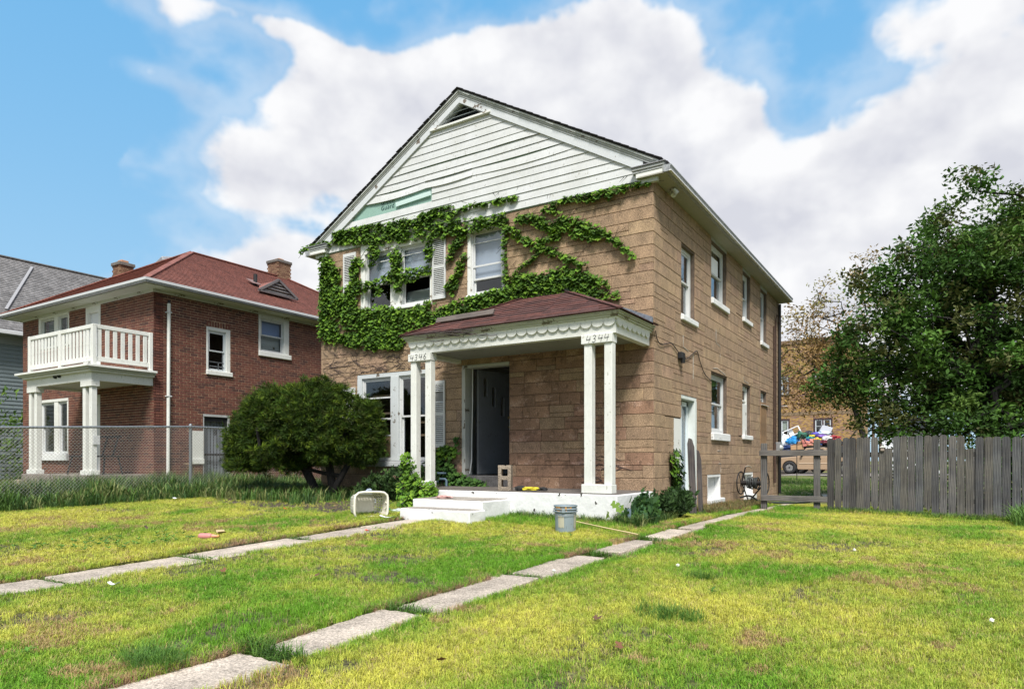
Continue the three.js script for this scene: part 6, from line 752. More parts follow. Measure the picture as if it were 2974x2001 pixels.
shrub('leafy_bush', 'small dark green bush at the house corner next to the old gate post', { base: [0.42, -0.06, 0.15], seed: 421, n: 2200, leaf: simpleLeaf, size: 0.075, shell: 0.4, cols: [[0.035, 0.075, 0.02], [0.05, 0.1, 0.025], [0.028, 0.06, 0.016]].map((a) => C(...a)), blobs: [[0.42, 0.14, 0.15, 0.24, 0.22, 0.28], [0.3, 0.1, 0.45, 0.2, 0.18, 0.2]], tr: 0.3, tilt: 1.6 });
shrub('weed_clump', 'green broad leaved weeds growing at the right porch corner', { base: [0.2, -0.07, 1.0], seed: 431, n: 1300, leaf: ivyLeaf, size: 0.1, shell: 0.4, cat: 'weeds', cols: [[0.045, 0.11, 0.03], [0.065, 0.15, 0.03], [0.05, 0.12, 0.045]].map((a) => C(...a)), blobs: [[0.2, 0.1, 0.85, 0.18, 0.24, 0.32], [0.16, 0.02, 1.3, 0.16, 0.14, 0.22], [0.3, 0.0, 1.1, 0.2, 0.12, 0.25]], tr: 0.35, tilt: 1.6 });
shrub('undergrowth', 'dark undergrowth behind the right half of the picket fence', { base: [4.5, -0.15, -4.6], seed: 451, n: 5200, leaf: simpleLeaf, size: 0.15, shell: 0.2, cat: 'bushes', cols: [[0.045, 0.1, 0.02], [0.03, 0.075, 0.016], [0.06, 0.12, 0.022]].map((a) => C(...a)), blobs: [[3.7, 0.35, -4.7, 0.9, 0.6, 0.5], [5.2, 0.4, -4.6, 1.1, 0.6, 0.5], [6.6, 0.4, -4.6, 1.0, 0.6, 0.5]], tr: 0.3, tilt: 2 });
{ const t = thing('burdock', 'single pale green broad leaved weed before the porch corner', 'weeds', [0.06, -0.08, 1.62]), g = new GB(), m = leafMat(C(0.16, 0.26, 0.04)); [[0.1, 0.28, 0.05], [-0.08, 0.2, 0.06], [0.02, 0.33, -0.03]].forEach((q, i) => { const l = mesh('leaf', ivyLeaf, m, t); l.position.set(...q); l.scale.setScalar(0.14); l.rotation.set(-0.5, i * 1.7, 0.3); g.tube([V(0, 0, 0), V(q[0] * 0.6, q[1] * 0.6, q[2]), V(...q)], 0.005, 5); }); mesh('stem', g.geo(), M(C(0.2, 0.25, 0.08)), t); }
shrub('leafy_bush', 'leafy green saplings beside the grey house at the far left fence', { base: [-20.9, 0.1, 1.0], seed: 441, n: 2600, leaf: simpleLeaf, size: 0.16, shell: 0.2, cols: [[0.09, 0.17, 0.03], [0.06, 0.12, 0.022], [0.13, 0.22, 0.035]].map((a) => C(...a)), blobs: [[-20.8, 1.0, 1.0, 0.8, 1.3, 1.6], [-20.6, 2.3, 0.9, 0.4, 0.8, 0.6], [-20.6, 0.7, 2.6, 0.8, 0.8, 1]], tr: 0.35, tilt: 2 });
// ================= beyond the back yard =================
{ // alley
  const g = new THREE.PlaneGeometry(80, 11, 60, 6).rotateX(-Math.PI / 2), P = g.attributes.position, U = g.attributes.uv; for (let i = 0; i < P.count; i++) { const x = P.getX(i), z = P.getZ(i) - 38.5; P.setY(i, -0.02); P.setZ(i, z); U.setXY(i, x, z); }
  const a = mesh('alley', g, M(C(0.36, 0.31, 0.27), 0.95, { map: T.conc })); a.position.y = -0.06; kind(a, 'structure');
}
{ // apartment block
  const t = thing('apartment_building', 'yellow brick apartment building with dark framed windows far behind the fence', 'building'), Z = -57, X0 = -30, X1 = -2.75;
  const yb = tex(512, 1.624, (u, v) => { const rows = 24, cs = 8, row = Math.floor(v * rows), fx = u * cs + (row % 2) * 0.5, c = Math.floor(fx), a = fx - c, b = v * rows - row, m = a < 0.05 || b < 0.16, k = hash2(c % cs, row, 5), k2 = hash2(c % cs, row, 9); return m ? [0.36, 0.30, 0.24] : [0.62 + (k - 0.5) * 0.26, 0.5 + (k - 0.5) * 0.24, 0.37 + (k2 - 0.5) * 0.16]; });
  const bm = M(C(0.95, 0.92, 0.85), 0.9, { map: yb }), holes = [[-8.9, -8.0, 2.65, 4.7], [-5.98, -4.38, 3.3, 4.69], [-8.9, -8.0, 7.0, 8.8], [-5.98, -4.38, 7.2, 8.8]];
  const g = new GB(); for (const q of cut([[X0, X1, -0.5, 11.6]], holes)) g.box(q[0], q[1], q[2], q[3], Z - 0.3, Z); const sh = [[-59.5, -58.6, 1.2, 4.5], [-62.5, -61.5, 1.2, 4.5]]; for (const q of cut([[-72, Z - 0.3, -0.5, 11.6]], sh)) g.box(X1 - 0.3, X1, q[2], q[3], q[0], q[1]); g.box(X0, X1 - 0.3, -0.5, 11.6, -72, -71.7); mesh('wall', g.geo(), bm, t);
  mesh('inside', boxGeo(X0 + 0.3, X1 - 0.9, -0.5, 11.4, -71, Z - 1.2), darkRoom, t); mesh('cornice', boxGeo(X0, X1 + 0.1, 11.6, 11.95, -72, Z + 0.12), M(C(0.3, 0.2, 0.13), 0.9, { map: T.brick }), t); mesh('brick_band', boxGeo(X0, X1 + 0.03, 5.0, 5.3, Z, Z + 0.03), M(C(0.33, 0.23, 0.14), 0.9, { map: T.brick }), t);
  const fr = M(C(0.055, 0.025, 0.03), 0.7), lite = M(C(0.55, 0.58, 0.62), 0.5), win = (x0, x1, y0, y1, n, blind) => { const w = sub('window', t); mesh('casing', new GB().box(x0, x1, y1 - 0.13, y1, Z - 0.12, Z + 0.02).box(x0, x0 + 0.1, y0, y1 - 0.13, Z - 0.12, Z + 0.02).box(x1 - 0.1, x1, y0, y1 - 0.13, Z - 0.12, Z + 0.02).geo(), fr, w); const W = (x1 - x0 - 0.2) / n; for (let i = 0; i < n; i++) { const a = x0 + 0.1 + i * W; if (i) mesh('mullion', boxGeo(a - 0.05, a + 0.05, y0, y1 - 0.13, Z - 0.12, Z + 0.01), fr, w); sashUnit(sub('sash_unit', w, [0, 0, Z]), a + 0.05, a + W - 0.05, y0 + 0.02, y1 - 0.15, { mat: lite, fr: 0.05 }); } sill(w, x0 - 0.05, x1 + 0.05, y0 - 0.1, y0, Z - 0.1, Z + 0.1, concrete); if (blind) mesh('blind', boxGeo(x0 + 0.15, x1 - 0.15, (y0 + y1) / 2, y1 - 0.2, Z - 0.2, Z - 0.18), M(C(0.45, 0.47, 0.38), 0.8), w); };
  const flat = () => {}; win(-8.9, -8.0, 2.65, 4.7, 1, true); win(-5.98, -4.38, 3.3, 4.69, 2, false); win(-8.9, -8.0, 7.0, 8.8, 1, true); win(-5.98, -4.38, 7.2, 8.8, 2, false);
  t.children.filter((c) => c.name === 'window').forEach((w) => { for (const s of w.children.filter((c) => c.isGroup)) { for (const m of s.children.slice()) { m.position.add(s.position); w.add(m); } w.remove(s); } });
  for (const q of sh) mesh('side_window', new GB().box(X1 - 0.2, X1 - 0.15, q[2], q[3], q[0], q[1]).geo(), fr, t);
  mesh('white_pipe', new GB().bar(V(-8.88, 2, Z + 0.1), V(-8.88, 6.4, Z + 0.1), 0.06).bar(V(-8.95, 5.9, Z + 0.1), V(-8.2, 5.9, Z + 0.1), 0.05).geo(), lite, t);
}
{ // white garage
  const t = thing('garage', 'low white garage with clapboard wall seen over the fence beyond the alley', 'garage'); const w = M(C(0.72, 0.74, 0.78), 0.7); mesh('wall', boxGeo(0.2, 4.2, -0.3, 2.84, -52, -46), w, t); for (let i = 0; i < 13; i++) mesh('clapboard', new GB().prism([[0, 0], [0.02, 0], [0.004, 0.2], [0, 0.2]], -4, 0, new THREE.Matrix4().makeRotationY(-Math.PI / 2).premultiply(new THREE.Matrix4().makeTranslation(0.2, 0.2 + i * 0.2, -46))).geo(), w, t);
  mesh('roof', new GB().prism([[-0.2, 2.8], [4.5, 2.8], [4.5, 2.95], [2.2, 4.0], [-0.2, 2.95]], -52.4, -45.7).geo(), M(C(0.05, 0.065, 0.07), 0.9, { map: T.shing }), t);
}
for (const [x, l] of [[1.12, 'left of two brown wooden utility posts behind the picket fence'], [1.42, 'right of two brown wooden utility posts behind the picket fence']]) { const t = thing('utility_post', l, 'post', [x, -0.2, -26.2]); mesh('post', new GB({ ou: x }).box(-0.06, 0.06, 0, 2.9, -0.06, 0.06, 0.01).geo(), woodM(C(0.2, 0.13, 0.09)), t); mesh('footing', boxGeo(-0.1, 0.1, 0, 0.25, -0.1, 0.1, 0.02), concrete, t); }
{ const t = thing('metal_rack', 'thin dark metal rack frame standing behind the picket fence', 'rack', [-0.6, -0.15, -24]), g = new GB(); for (const x of [-1.3, 0.3, 1.5]) g.bar(V(x, 0, 0), V(x, 2.05, 0), 0.03); g.bar(V(-1.3, 1.75, 0), V(1.5, 1.8, 0), 0.03).bar(V(-1.1, 2.15, 0), V(0.3, 2.2, 0), 0.03); mesh('frame', g.geo(), blackIron, t); mesh('brace', new GB().bar(V(-1.3, 1.75, 0), V(-1.1, 2.15, 0), 0.03).bar(V(-1.1, 2.15, 0), V(-0.9, 1.75, 0), 0.03).bar(V(1.2, 2.3, 0), V(0.7, 1.6, 0), 0.05).geo(), blackIron, t); }
// ---- tan pickup truck ----
{
  const t = thing('pickup_truck', 'tan beige pickup truck parked in the alley behind the house', 'truck', [-4.65, -0.08, -38.6]), pm = new THREE.MeshPhysicalMaterial({ color: C(0.36, 0.25, 0.16), roughness: 0.35, clearcoat: 0.6, clearcoatRoughness: 0.2 }), D = 0.85, chrome = M(C(0.7, 0.7, 0.7), 0.2, { metalness: 0.9 }), tyreM = M(C(0.02, 0.02, 0.022), 0.9);
  const body = new THREE.Shape(); body.moveTo(-0.72, 0.42); body.lineTo(-0.74, 0.72); body.lineTo(-0.66, 1.02); body.lineTo(0.45, 1.12); body.lineTo(4.55, 1.14); body.lineTo(4.58, 0.5); body.lineTo(3.85, 0.36); body.absarc(3.35, 0.42, 0.5, 0, Math.PI, false); body.lineTo(2.8, 0.34); body.lineTo(0.55, 0.34); body.absarc(0, 0.42, 0.5, 0, Math.PI, false); body.closePath();
  mesh('body', new GB().add(new THREE.ExtrudeGeometry(body, { depth: 2 * D - 0.1, bevelEnabled: true, bevelSize: 0.05, bevelThickness: 0.05, bevelSegments: 3, curveSegments: 14 }), placed(0, 0, -D + 0.05)).geo(), pm, t);
  const cab = new THREE.Shape(); cab.moveTo(0.4, 1.1); cab.lineTo(1.05, 1.68); cab.lineTo(2.1, 1.72); cab.lineTo(2.45, 1.14); cab.closePath(); mesh('cab', new GB().add(new THREE.ExtrudeGeometry(cab, { depth: 1.5, bevelEnabled: true, bevelSize: 0.03, bevelThickness: 0.06, bevelSegments: 2 }), placed(0, 0, -0.75)).geo(), pm, t);
  for (const s of [-1, 1]) mesh('side_window', new GB().prism([[0.72, 1.2], [1.12, 1.6], [1.5, 1.62], [1.5, 1.2]], 0, 0.01, placed(0, 0, s * 0.815)).prism([[1.58, 1.2], [1.58, 1.62], [2.05, 1.63], [2.25, 1.2]], 0, 0.01, placed(0, 0, s * 0.815)).geo(), M(C(0.015, 0.018, 0.02), 0.1), t);
  mesh('windscreen', new GB().box(-0.44, 0.44, -0.7, 0.7, 0, 0.012, 0, placed(0.72, 1.42, 0, 0, 0, 0.72).multiply(new THREE.Matrix4().makeRotationX(Math.PI / 2))).geo(), M(C(0.02, 0.025, 0.03), 0.1), t);
  for (const [x, z] of [[0, 0.8], [3.35, 0.8], [0, -0.8], [3.35, -0.8]]) { const w = sub('wheel', t, [x, 0.42, z]); mesh('tyre', new GB().add(new THREE.TorusGeometry(0.31, 0.11, 12, 32)).geo(), tyreM, w); const rm = new GB().add(new THREE.CylinderGeometry(0.24, 0.24, 0.1, 28), placed(0, 0, 0, Math.PI / 2)); for (let i = 0; i < 5; i++) { const a = i * 1.2566; rm.add(new THREE.BoxGeometry(0.09, 0.22, 0.05), placed(Math.sin(a) * 0.12, Math.cos(a) * 0.12, Math.sign(z) * 0.05, 0, 0, -a)); } mesh('rim', rm.geo(), chrome, w); }
  mesh('bumper', new GB().box(-0.86, -0.68, 0.42, 0.68, -0.86, 0.86, 0.05).geo(), chrome, t); for (const s of [-1, 1]) { mesh('headlight', boxGeo(-0.76, -0.6, 0.84, 0.98, Math.min(s * 0.55, s * 0.88), Math.max(s * 0.55, s * 0.88), 0.02), M(C(0.75, 0.78, 0.8), 0.15), t); mesh('turn_signal', boxGeo(-0.755, -0.6, 0.74, 0.83, Math.min(s * 0.58, s * 0.88), Math.max(s * 0.58, s * 0.88), 0.02), M(C(0.6, 0.15, 0.03), 0.3), t); mesh('door_handle', boxGeo(1.75, 1.93, 0.98, 1.03, Math.min(s * 0.86, s * 0.9), Math.max(s * 0.86, s * 0.9), 0.01), blackIron, t); mesh('side_moulding', boxGeo(0.6, 2.8, 0.68, 0.74, Math.min(s * 0.86, s * 0.875), Math.max(s * 0.86, s * 0.875), 0.008), M(C(0.5, 0.38, 0.27), 0.5), t); mesh('mirror', boxGeo(0.72, 0.84, 1.15, 1.32, Math.min(s * 0.85, s * 1.02), Math.max(s * 0.85, s * 1.02), 0.03), blackIron, t); }
}
// ---- heap of belongings on a trailer behind the truck ----
{
  const Z = -41.4, t = thing('trailer', 'dark open trailer behind the truck heaped with belongings', 'trailer', [-3.9, -0.08, Z]); mesh('deck', boxGeo(-1.9, 2.1, 0.75, 0.95, -0.9, 0.9, 0.02), blackIron, t); mesh('side_board', new GB().box(-1.9, 2.1, 0.95, 1.9, 0.85, 0.9).box(-1.9, 2.1, 0.95, 1.9, -0.9, -0.85).box(-1.9, -1.85, 0.95, 1.9, -0.85, 0.85).box(2.05, 2.1, 0.95, 1.9, -0.85, 0.85).box(-1.85, 2.05, 1.6, 1.66, -0.85, 0.85).geo(), M(C(0.03, 0.03, 0.035), 0.8), t); for (const x of [-0.6, 0.5]) for (const z of [-0.8, 0.8]) mesh('wheel', new GB().add(new THREE.TorusGeometry(0.27, 0.1, 10, 24), placed(x, 0.37, z)).geo(), M(C(0.02, 0.02, 0.02), 0.9), t);
  const Y = 1.58, item = (n, l, c, x, y, z, geo, m, part = 'shell', ry = 0, rz = 0) => { const o = thing(n, l, c, [x, y, Z + z], ry); const q = mesh(part, geo, m, o); q.rotation.z = rz; return o; };
  const sh = new GB(); for (const x of [-0.55, 0.55]) for (const z of [-0.2, 0.2]) sh.bar(V(x, 0, z), V(x, 1.05, z), 0.06); for (const y of [0.05, 0.55, 1.02]) sh.box(-0.55, 0.55, y, y + 0.05, -0.22, 0.22); sh.box(-0.2, 0.1, 0.1, 1.0, -0.02, 0.02); item('plastic_shelf', 'white plastic shelf frame at the top left of the junk heap', 'shelf', -4.75, Y + 0.5, 0.3, sh.geo(), M(C(0.85, 0.86, 0.88), 0.4), 'frame', 0.2, 0.42);
  const lm = (n, l, x, y, z, s, c, seed, part = 'shell') => item(n, l, n.includes('box') ? 'box' : 'bag', x, y, z, crumple(s[0] * 1.1, s[1], s[2], seed, 0.55, 2), M(C(...c), 0.6, { flatShading: true }), part);
  lm('tarp_bundle', 'bright blue tarp bundle on the left of the junk heap', -4.95, Y + 0.6, 0.75, [0.34, 0.3, 0.2], [0.02, 0.25, 0.6], 51); lm('white_sheet', 'white sheet draped at the left end of the junk heap', -5.45, Y + 0.55, 0.6, [0.3, 0.42, 0.25], [0.75, 0.77, 0.8], 52); lm('green_bag', 'dark green bag in front of the white shelf on the heap', -4.35, Y + 0.95, 0.75, [0.32, 0.24, 0.2], [0.01, 0.09, 0.05], 53); lm('navy_bag', 'navy blue bag low on the left of the heap', -5.2, Y + 0.1, 0.8, [0.5, 0.2, 0.2], [0.01, 0.03, 0.12], 54); lm('purple_bag', 'purple and blue bag near the heap top', -3.5, Y + 1.0, 0.5, [0.26, 0.18, 0.2], [0.09, 0.07, 0.4], 55); lm('black_bag', 'black bag at the heap top beside the white shelf', -3.95, Y + 1.0, 0.4, [0.35, 0.26, 0.2], [0.012, 0.013, 0.02], 56); lm('yellow_bag', 'yellow bag in the middle of the heap', -3.2, Y + 0.65, 0.8, [0.22, 0.16, 0.1], [0.65, 0.5, 0.04], 57); lm('pink_bag', 'salmon pink cloth bundle in the middle front of the heap', -3.8, Y + 0.45, 0.95, [0.3, 0.22, 0.1], [0.6, 0.24, 0.19], 58); lm('red_bag', 'dark red bag at the right end of the heap', -2.4, Y + 0.75, 0.6, [0.45, 0.2, 0.2], [0.3, 0.02, 0.03], 59); lm('blue_bag', 'small blue bag below the yellow one in the heap', -3.3, Y + 0.4, 0.95, [0.18, 0.22, 0.1], [0.02, 0.12, 0.4], 60); lm('dark_bundle', 'black bundle at the lower right of the heap', -2.5, Y + 0.35, 0.75, [0.55, 0.4, 0.25], [0.012, 0.012, 0.016], 61); lm('pale_bundle', 'pale grey blue bundle at the heap top behind the purple bag', -3.0, Y + 1.05, 0.3, [0.4, 0.22, 0.2], [0.5, 0.58, 0.66], 62);
  [['small teal bag near the heap top',-3.75,0.78,0.16,[0.02,0.3,0.3]],['orange cloth near the middle of the heap',-3.45,0.62,0.15,[0.55,0.2,0.04]],['white and grey bag right of the heap middle',-2.75,0.72,0.2,[0.6,0.6,0.62]],['violet cloth below the panel in the heap',-3.05,0.9,0.16,[0.2,0.1,0.4]],['lime green scrap bag in the heap',-3.6,0.42,0.12,[0.25,0.4,0.06]],['maroon bag low right of the heap',-2.85,0.5,0.2,[0.2,0.03,0.05]],['small yellow bag near the top of the heap',-3.65,0.93,0.13,[0.65,0.52,0.05]],['dark blue cloth beside the brown box in the heap',-3.95,0.62,0.18,[0.02,0.04,0.16]]].forEach(([l, x, y, q, c], i) => lm('small_bag', l, x, Y + y, 0.85 + (i % 3) * 0.06, [q * 1.3, q * 0.8, q * 0.6], c, 80 + i));
  const bx = (l, x, y, z, w, h, c, rz) => { const o = thing('cardboard_box', l, 'box', [x, y, Z + z], 0.1); mesh('carton', boxGeo(-w, w, 0, h, -0.15, 0.15, 0.012), M(C(...c), 0.85), o).rotation.z = rz; mesh('flap', boxGeo(-w, w, h, h + 0.015, -0.16, 0.0, 0.004), M(C(...c), 0.85), o).rotation.z = rz; }; bx('tan cardboard box low in the heap beside the navy bag', -4.6, Y - 0.02, 0.95, 0.42, 0.3, [0.42, 0.26, 0.14], 0.06); bx('brown cardboard box upper middle of the heap', -4.35, Y + 0.35, 0.85, 0.3, 0.22, [0.36, 0.2, 0.12], 0.15); bx('upright pink red box in the middle of the heap', -4.1, Y + 0.2, 0.98, 0.12, 0.48, [0.5, 0.17, 0.14], 0.2);
  const pn = thing('grey_panel', 'grey flat screen panel leaning at the top of the junk heap', 'panel', [-2.95, Y + 1.15, Z + 0.3], -0.2); let q = mesh('screen', boxGeo(-0.38, 0.38, 0, 0.5, -0.03, 0.03, 0.01), M(C(0.42, 0.43, 0.47), 0.5), pn); q.rotation.z = -0.3; q.rotation.x = -0.4; q = mesh('edge', boxGeo(-0.44, -0.38, 0, 0.5, -0.04, 0.03, 0.01), M(C(0.1, 0.1, 0.11), 0.5), pn); q.rotation.z = -0.3; q.rotation.x = -0.4;
}
// ================= grass =================
function tuft(n, seed, { w = 0.0035, lean = 0.5, spread = 0.02, h0 = 0.7 } = {}) {
  const g = new GB(), r = rng(seed); for (let i = 0; i < n; i++) { const a = r() * 6.28, q = Math.sqrt(r()) * spread, x = Math.cos(a) * q, z = Math.sin(a) * q, h = h0 + r() * (1 - h0), l = lean * (0.3 + r()), b = r() * 6.28, dx = Math.cos(b) * l, dz = Math.sin(b) * l, s = b + 1.57 + (r() - 0.5), wx = Math.cos(s) * w, wz = Math.sin(s) * w, p0 = V(x - wx, 0, z - wz), p1 = V(x + wx, 0, z + wz), m0 = V(x + dx * 0.35 * h - wx * 0.75, h * 0.6, z + dz * 0.35 * h - wz * 0.75), m1 = V(x + dx * 0.35 * h + wx * 0.75, h * 0.6, z + dz * 0.35 * h + wz * 0.75), t = V(x + dx * h, h * (1 - l * 0.25), z + dz * h); g.tri(p0, p1, m1).tri(p0, m1, m0).tri(m0, m1, t); } return g.geo();
}
const FWD = V(-Math.sin(YAW), 0, -Math.cos(YAW));
const blocked = (x, z) => (x > -HW - 0.02 && x < 0.02 && z < 0.02 && z > -HL - 0.05) || (x > -3.97 && x < 0.02 && z > 0 && z < 1.42) || (x > -3.06 && x < -1.71 && z >= 1.4 && z < 2.51) || (x < RX + 0.02 && x > RL && z < RZ && z > RB) || (x > -16.95 && x < -12.6 && z >= RZ && z < 2.25);
const gm = new THREE.MeshPhysicalMaterial({ color: C(1, 1, 1), roughness: 0.65, side: THREE.DoubleSide, transmission: 0.22, thickness: 0, specularIntensity: 0.5 });
{
  const r = rng(900), lists = [[[], []], [[], []], [[], []]], N = 330000, geos = [tuft(7, 1, { w: 0.035, lean: 0.9, spread: 0.42, h0: 0.5 }), tuft(7, 2, { w: 0.03, lean: 1.2, spread: 0.45, h0: 0.5 }), tuft(8, 3, { w: 0.028, lean: 0.7, spread: 0.4, h0: 0.5 })];
  for (let i = 0; i < N; i++) {
    const d = 2.4 + r() * 13.5, a = (r() - 0.5) * 1.86, x = EYE.x + Math.sin(-YAW + a) * d, z = EYE.z - Math.cos(-YAW + a) * d;
    if (z < -7 || blocked(x, z)) continue;
    const e = 0.02 * (vnoise(x * 9, z * 9, 61) - 0.75); if (inLeft(x, z, e) || inRight(x, z, e)) { const lp = (q) => ((q % 1) + 1) % 1; if (hash2(Math.round(x * 6), Math.round(z * 6), 3) > 0.012) continue; }
    const dry = dryness(x, z), bare = sstep(fbm(x * 1.4, z * 1.4, 44, 4), 0.6, 0.72); if (r() < bare * 0.7) continue; if (x < -4.3 && x > -7.8 && z < 2.3 + vnoise(x * 2, z * 2, 8) * 0.5 && r() < 0.85) continue;
    const nearPath = inLeft(x, z, 0.16) || inRight(x, z, 0.13), nearWall = (z < 2.2 && z > 1.38 && x > -1.8 && x < 0.4) || (z > -3.7 && z < -3 && x > 0.8), lush = sstep(fbm(x * 0.8 + 3, z * 0.8, 71, 3), 0.6, 0.75) * 0.9 + (nearPath ? 0.4 : 0) + (nearWall ? 0.6 : 0) + (z < -2.4 && x > 0 ? 0.2 : 0);
    let h = 0.036 + r() * 0.026 + lush * 0.028; if (nearWall) h *= 1.35; if (d > 9) h *= 1.1;
    const k = clamp((vnoise(x * 4.3, z * 4.3, 17) - 0.5) * 0.5 + (dry - 0.5) * 1.35 + 0.5 - lush * 0.5 + (r() - 0.5) * 0.5, 0, 1), v = 0.7 + r() * 0.6, straw = r() < 0.03 + dry * 0.12;
    const c = straw ? C(0.46, 0.36, 0.15) : (vnoise(x * 1.1 + 7, z * 1.1, 88) * 0.6 + vnoise(x * 5, z * 5, 89) * 0.4 > 0.74 && r() < 0.6 ? C(0.42, 0.28, 0.13) : C(lerp(0.14, 0.56, k), lerp(0.31, 0.54, k), lerp(0.016, 0.085, k))); c.multiplyScalar(v);
    const w = 0.05 * (0.8 + r() * 0.5) * (d > 7 ? 1.2 : 1), q = Math.floor(r() * 3); lists[q][0].push(placed(x, groundY(x, z) - 0.004, z, (r() - 0.5) * 0.25, r() * 6.28, (r() - 0.5) * 0.25, [w, h, w])); lists[q][1].push(c);
  }
  const t = thing('lawn_grass', 'short patchy yellow green lawn grass around the walks', 'grass'); kind(t, 'stuff'); lists.forEach(([m, c], i) => copies('grass_blades', geos[i], gm, m, c, t));
}
function tallGrass(label, n, where, hf, cols, seed, w = 0.0075) {
  const r = rng(seed), ms = [], cs = [], g = tuft(9, seed, { w: w / 0.35, lean: 0.75, spread: 0.2, h0: 0.45 }); for (let i = 0; i < n; i++) { const p = where(r); if (!p || blocked(p[0], p[1]) || inLeft(...p, 0) || inRight(...p, 0)) continue; const h = hf(p[0], p[1], r), s = Math.min(0.35, h); ms.push(placed(p[0], groundY(p[0], p[1]) - 0.01, p[1], (r() - 0.5) * 0.3, r() * 6.28, (r() - 0.5) * 0.3, [s, h, s])); cs.push(cols[Math.floor(r() * cols.length)].clone().multiplyScalar(0.7 + r() * 0.6)); }
  const t = thing('tall_grass', label, 'grass'); kind(t, 'stuff'); copies('grass_blades', g, gm, ms, cs, t);
}
const lushC = [[0.07, 0.15, 0.025], [0.05, 0.12, 0.02], [0.1, 0.19, 0.03], [0.06, 0.13, 0.035], [0.17, 0.24, 0.06], [0.26, 0.27, 0.1], [0.04, 0.09, 0.02]].map((a) => C(...a));
const edgeX = (z) => -8.75 + (1 - sstep(z, 1.5, 5)) * 0.6 + (vnoise(z * 1.7, 3, 5) - 0.5) * 0.3;
tallGrass('tall uncut dark green grass along the chain link fence', 9500, (r) => { const z = -1 + r() * 10, x = lerp(-11.2, edgeX(z), Math.pow(r(), 0.8)); return [x, z]; }, (x, z, r) => (0.14 + r() * 0.34) * (0.55 + vnoise(x * 1.9, z * 1.9, 66) * 0.9) * (x > edgeX(z) - 0.2 ? 0.6 : 1), lushC, 951);
tallGrass('weedy grass in the shade between the fence and the round shrub', 3600, (r) => { const z = -2.5 + r() * 4.6, x = -9.2 + r() * 3.6; return x > -7.5 && z < 0 ? null : x > -6.6 && r() < 0.6 ? null : [x, z]; }, (x, z, r) => 0.12 + r() * 0.26, lushC, 952);
tallGrass('long grass at the foot of the picket fence', 1700, (r) => [2.0 + r() * 4.5, -3.4 + (r() - 0.35) * 0.5], (x, z, r) => 0.06 + r() * 0.12, [[0.1, 0.19, 0.03], [0.15, 0.24, 0.04], [0.07, 0.14, 0.03]].map((a) => C(...a)), 953, 0.006);
tallGrass('tall weedy clump at the right end of the picket fence', 330, (r) => [4.75 + r() * 0.7, -1.9 - r() * 1.1], (x, z, r) => 0.15 + r() * 0.33, [[0.08, 0.17, 0.03], [0.11, 0.21, 0.035]].map((a) => C(...a)), 954);
tallGrass('dry reddish weeds along the side wall below the basement window', 1500, (r) => [0.06 + r() * 0.7, -5.2 + r() * 4.4], (x, z, r) => 0.07 + r() * 0.11, [[0.25, 0.17, 0.06], [0.16, 0.16, 0.05], [0.2, 0.12, 0.07], [0.1, 0.14, 0.04]].map((a) => C(...a)), 955, 0.006);
tallGrass('green grass fringe at the foot of the white porch corner', 700, (r) => r() < 0.5 ? [-1.6 + r() * 2.0, 1.43 + r() * 0.25] : [0.05 + r() * 0.45, 0.3 + r() * 1.4], (x, z, r) => (x > 0 ? 0.1 : 0.05) + r() * 0.14, lushC, 956, 0.006);
const clump = (label, x, z, R, n, h, seed, cols = lushC) => tallGrass(label, n, (r) => { const a = r() * 6.28, q = Math.sqrt(r()) * R; return [x + Math.cos(a) * q, z + Math.sin(a) * q * 0.7]; }, (_x, _z, r) => h * (0.5 + r() * 0.7), cols, seed, 0.0045);
{ const r = rng(985), ms = [], cs = [], g = tuft(8, 77, { w: 0.02, lean: 1.5, spread: 0.3, h0: 0.3 }); for (let i = 0; i < 2300; i++) { const z = 2.5 + r() * 6.5, right = r() < 0.72, x = right ? rightX(z) - 0.02 - r() * r() * 0.16 : -2.88 - r() * r() * 0.12; if (vnoise(x * 2, z * 1.6, 14) < 0.42) continue; ms.push(placed(x, groundY(x, z) - 0.004, z, (r() - 0.5) * 0.9, r() * 6.28, (r() - 0.5) * 0.9, [0.07, 0.04 + r() * 0.03, 0.07])); cs.push(C(0.3, 0.19, 0.11).multiplyScalar(0.5 + r() * 0.9)); } const t = thing('dry_grass', 'dead brown grass along the left edges of the walks', 'grass'); kind(t, 'stuff'); copies('grass_blades', g, gm, ms, cs, t); }
{ const r = rng(990), ms = [], cs = []; for (let i = 0; i < 260; i++) { const near = r() < 0.85, x0 = near ? -3.0 - r() * 1.6 : -7 + r() * 12, z0 = near ? 5.2 + r() * 4 : 1.8 + r() * 7; if (inLeft(x0, z0, 0.03) || inRight(x0, z0, 0.03) || blocked(x0, z0) || vnoise(x0 * 1.3, z0 * 1.3, 41) < 0.5) continue; for (let k = 0; k < 5; k++) { const a = k * 1.257 + r(); ms.push(placed(x0, groundY(x0, z0) + 0.03 + r() * 0.02, z0, -1.35 + r() * 0.4, a, 0, 0.035 + r() * 0.03)); cs.push(C(0.09, 0.2, 0.03).multiplyScalar(0.7 + r() * 0.8)); } } const t = thing('broadleaf_weeds', 'low broad leaved weeds scattered through the lawn', 'weeds'); kind(t, 'stuff'); copies('leaves', simpleLeaf, leafMat(C(1, 1, 1), 0.3), ms, cs, t); }
const bright = [[0.09, 0.2, 0.025], [0.13, 0.25, 0.03], [0.07, 0.16, 0.025]].map((a) => C(...a)); const noPath = (f) => f;
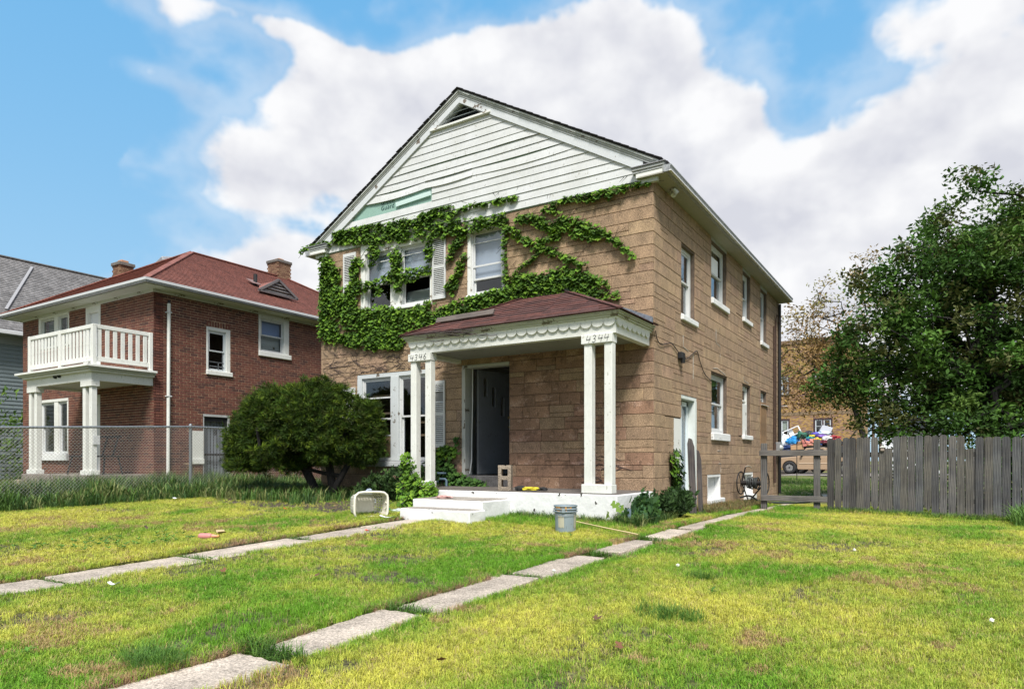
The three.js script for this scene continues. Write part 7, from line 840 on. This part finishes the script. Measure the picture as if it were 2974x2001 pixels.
clump('tall bright grass tuft on the right lawn', 2.25, 5.7, 0.25, 130, 0.13, 961, bright); clump('thin seeding grass tuft upper right lawn', 2.06, 4.32, 0.14, 50, 0.13, 962, bright); clump('long grass clump at the near left of the walk gap', 0.22, 8.05, 0.2, 150, 0.13, 964, bright);
{ const r = rng(970), mk = (label, x0, x1, z, h, n, seed) => { const ms = [], cs = [], g = tuft(9, seed, { w: 0.016, lean: 0.8, spread: 0.25, h0: 0.45 }); for (let i = 0; i < n; i++) { const x = x0 + r() * (x1 - x0), zz = z + (r() - 0.5) * 0.07; ms.push(placed(x, G0(x, zz) - 0.03, zz, (r() - 0.5) * 0.3, r() * 6.28, (r() - 0.5) * 0.3, [0.16, h * (0.5 + r()), 0.16])); cs.push(bright[Math.floor(r() * 3)].clone().multiplyScalar(0.6 + r() * 0.6)); } const t = thing('tall_grass', label, 'grass'); kind(t, 'stuff'); copies('grass_blades', g, gm, ms, cs, t); };
  mk('grass growing in the nearest joint of the right walk', 0.3, 0.86, 7.58, 0.12, 75, 971); mk('dark grass tuft in the second joint of the right walk', 0.45, 0.86, 6.45, 0.085, 45, 972); mk('grass in the joint of the right walk before its bend', 0.5, 0.85, 5.0, 0.06, 30, 973); mk('grass in the nearest joint of the left walk', -2.85, -2.34, 7.3, 0.05, 26, 974); mk('grass in the second joint of the left walk', -2.85, -2.34, 6.01, 0.07, 40, 975); mk('grass in the third joint of the left walk', -2.85, -2.4, 4.62, 0.06, 36, 976); mk('grass in the fourth joint of the left walk', -2.6, -2.3, 3.47, 0.05, 20, 977); mk('grass across the gap in the right walk near the cane', 0.55, 1.0, 3.66, 0.07, 50, 978); mk('grass in the far bend of the right walk', 0.7, 1.08, 2.44, 0.07, 40, 979); }
tallGrass('rich green back yard grass seen past the house corner', 6000, (r) => [-4.5 + r() * 6.5, -27 + r() * 17], (x, z, r) => 0.06 + r() * 0.08, [[0.08, 0.17, 0.02], [0.1, 0.2, 0.025]].map((a) => C(...a)), 957, 0.012);
scene.traverse((o) => { if (o.isMesh) o.castShadow = o.receiveShadow = true; });
renderer.render(scene, camera);
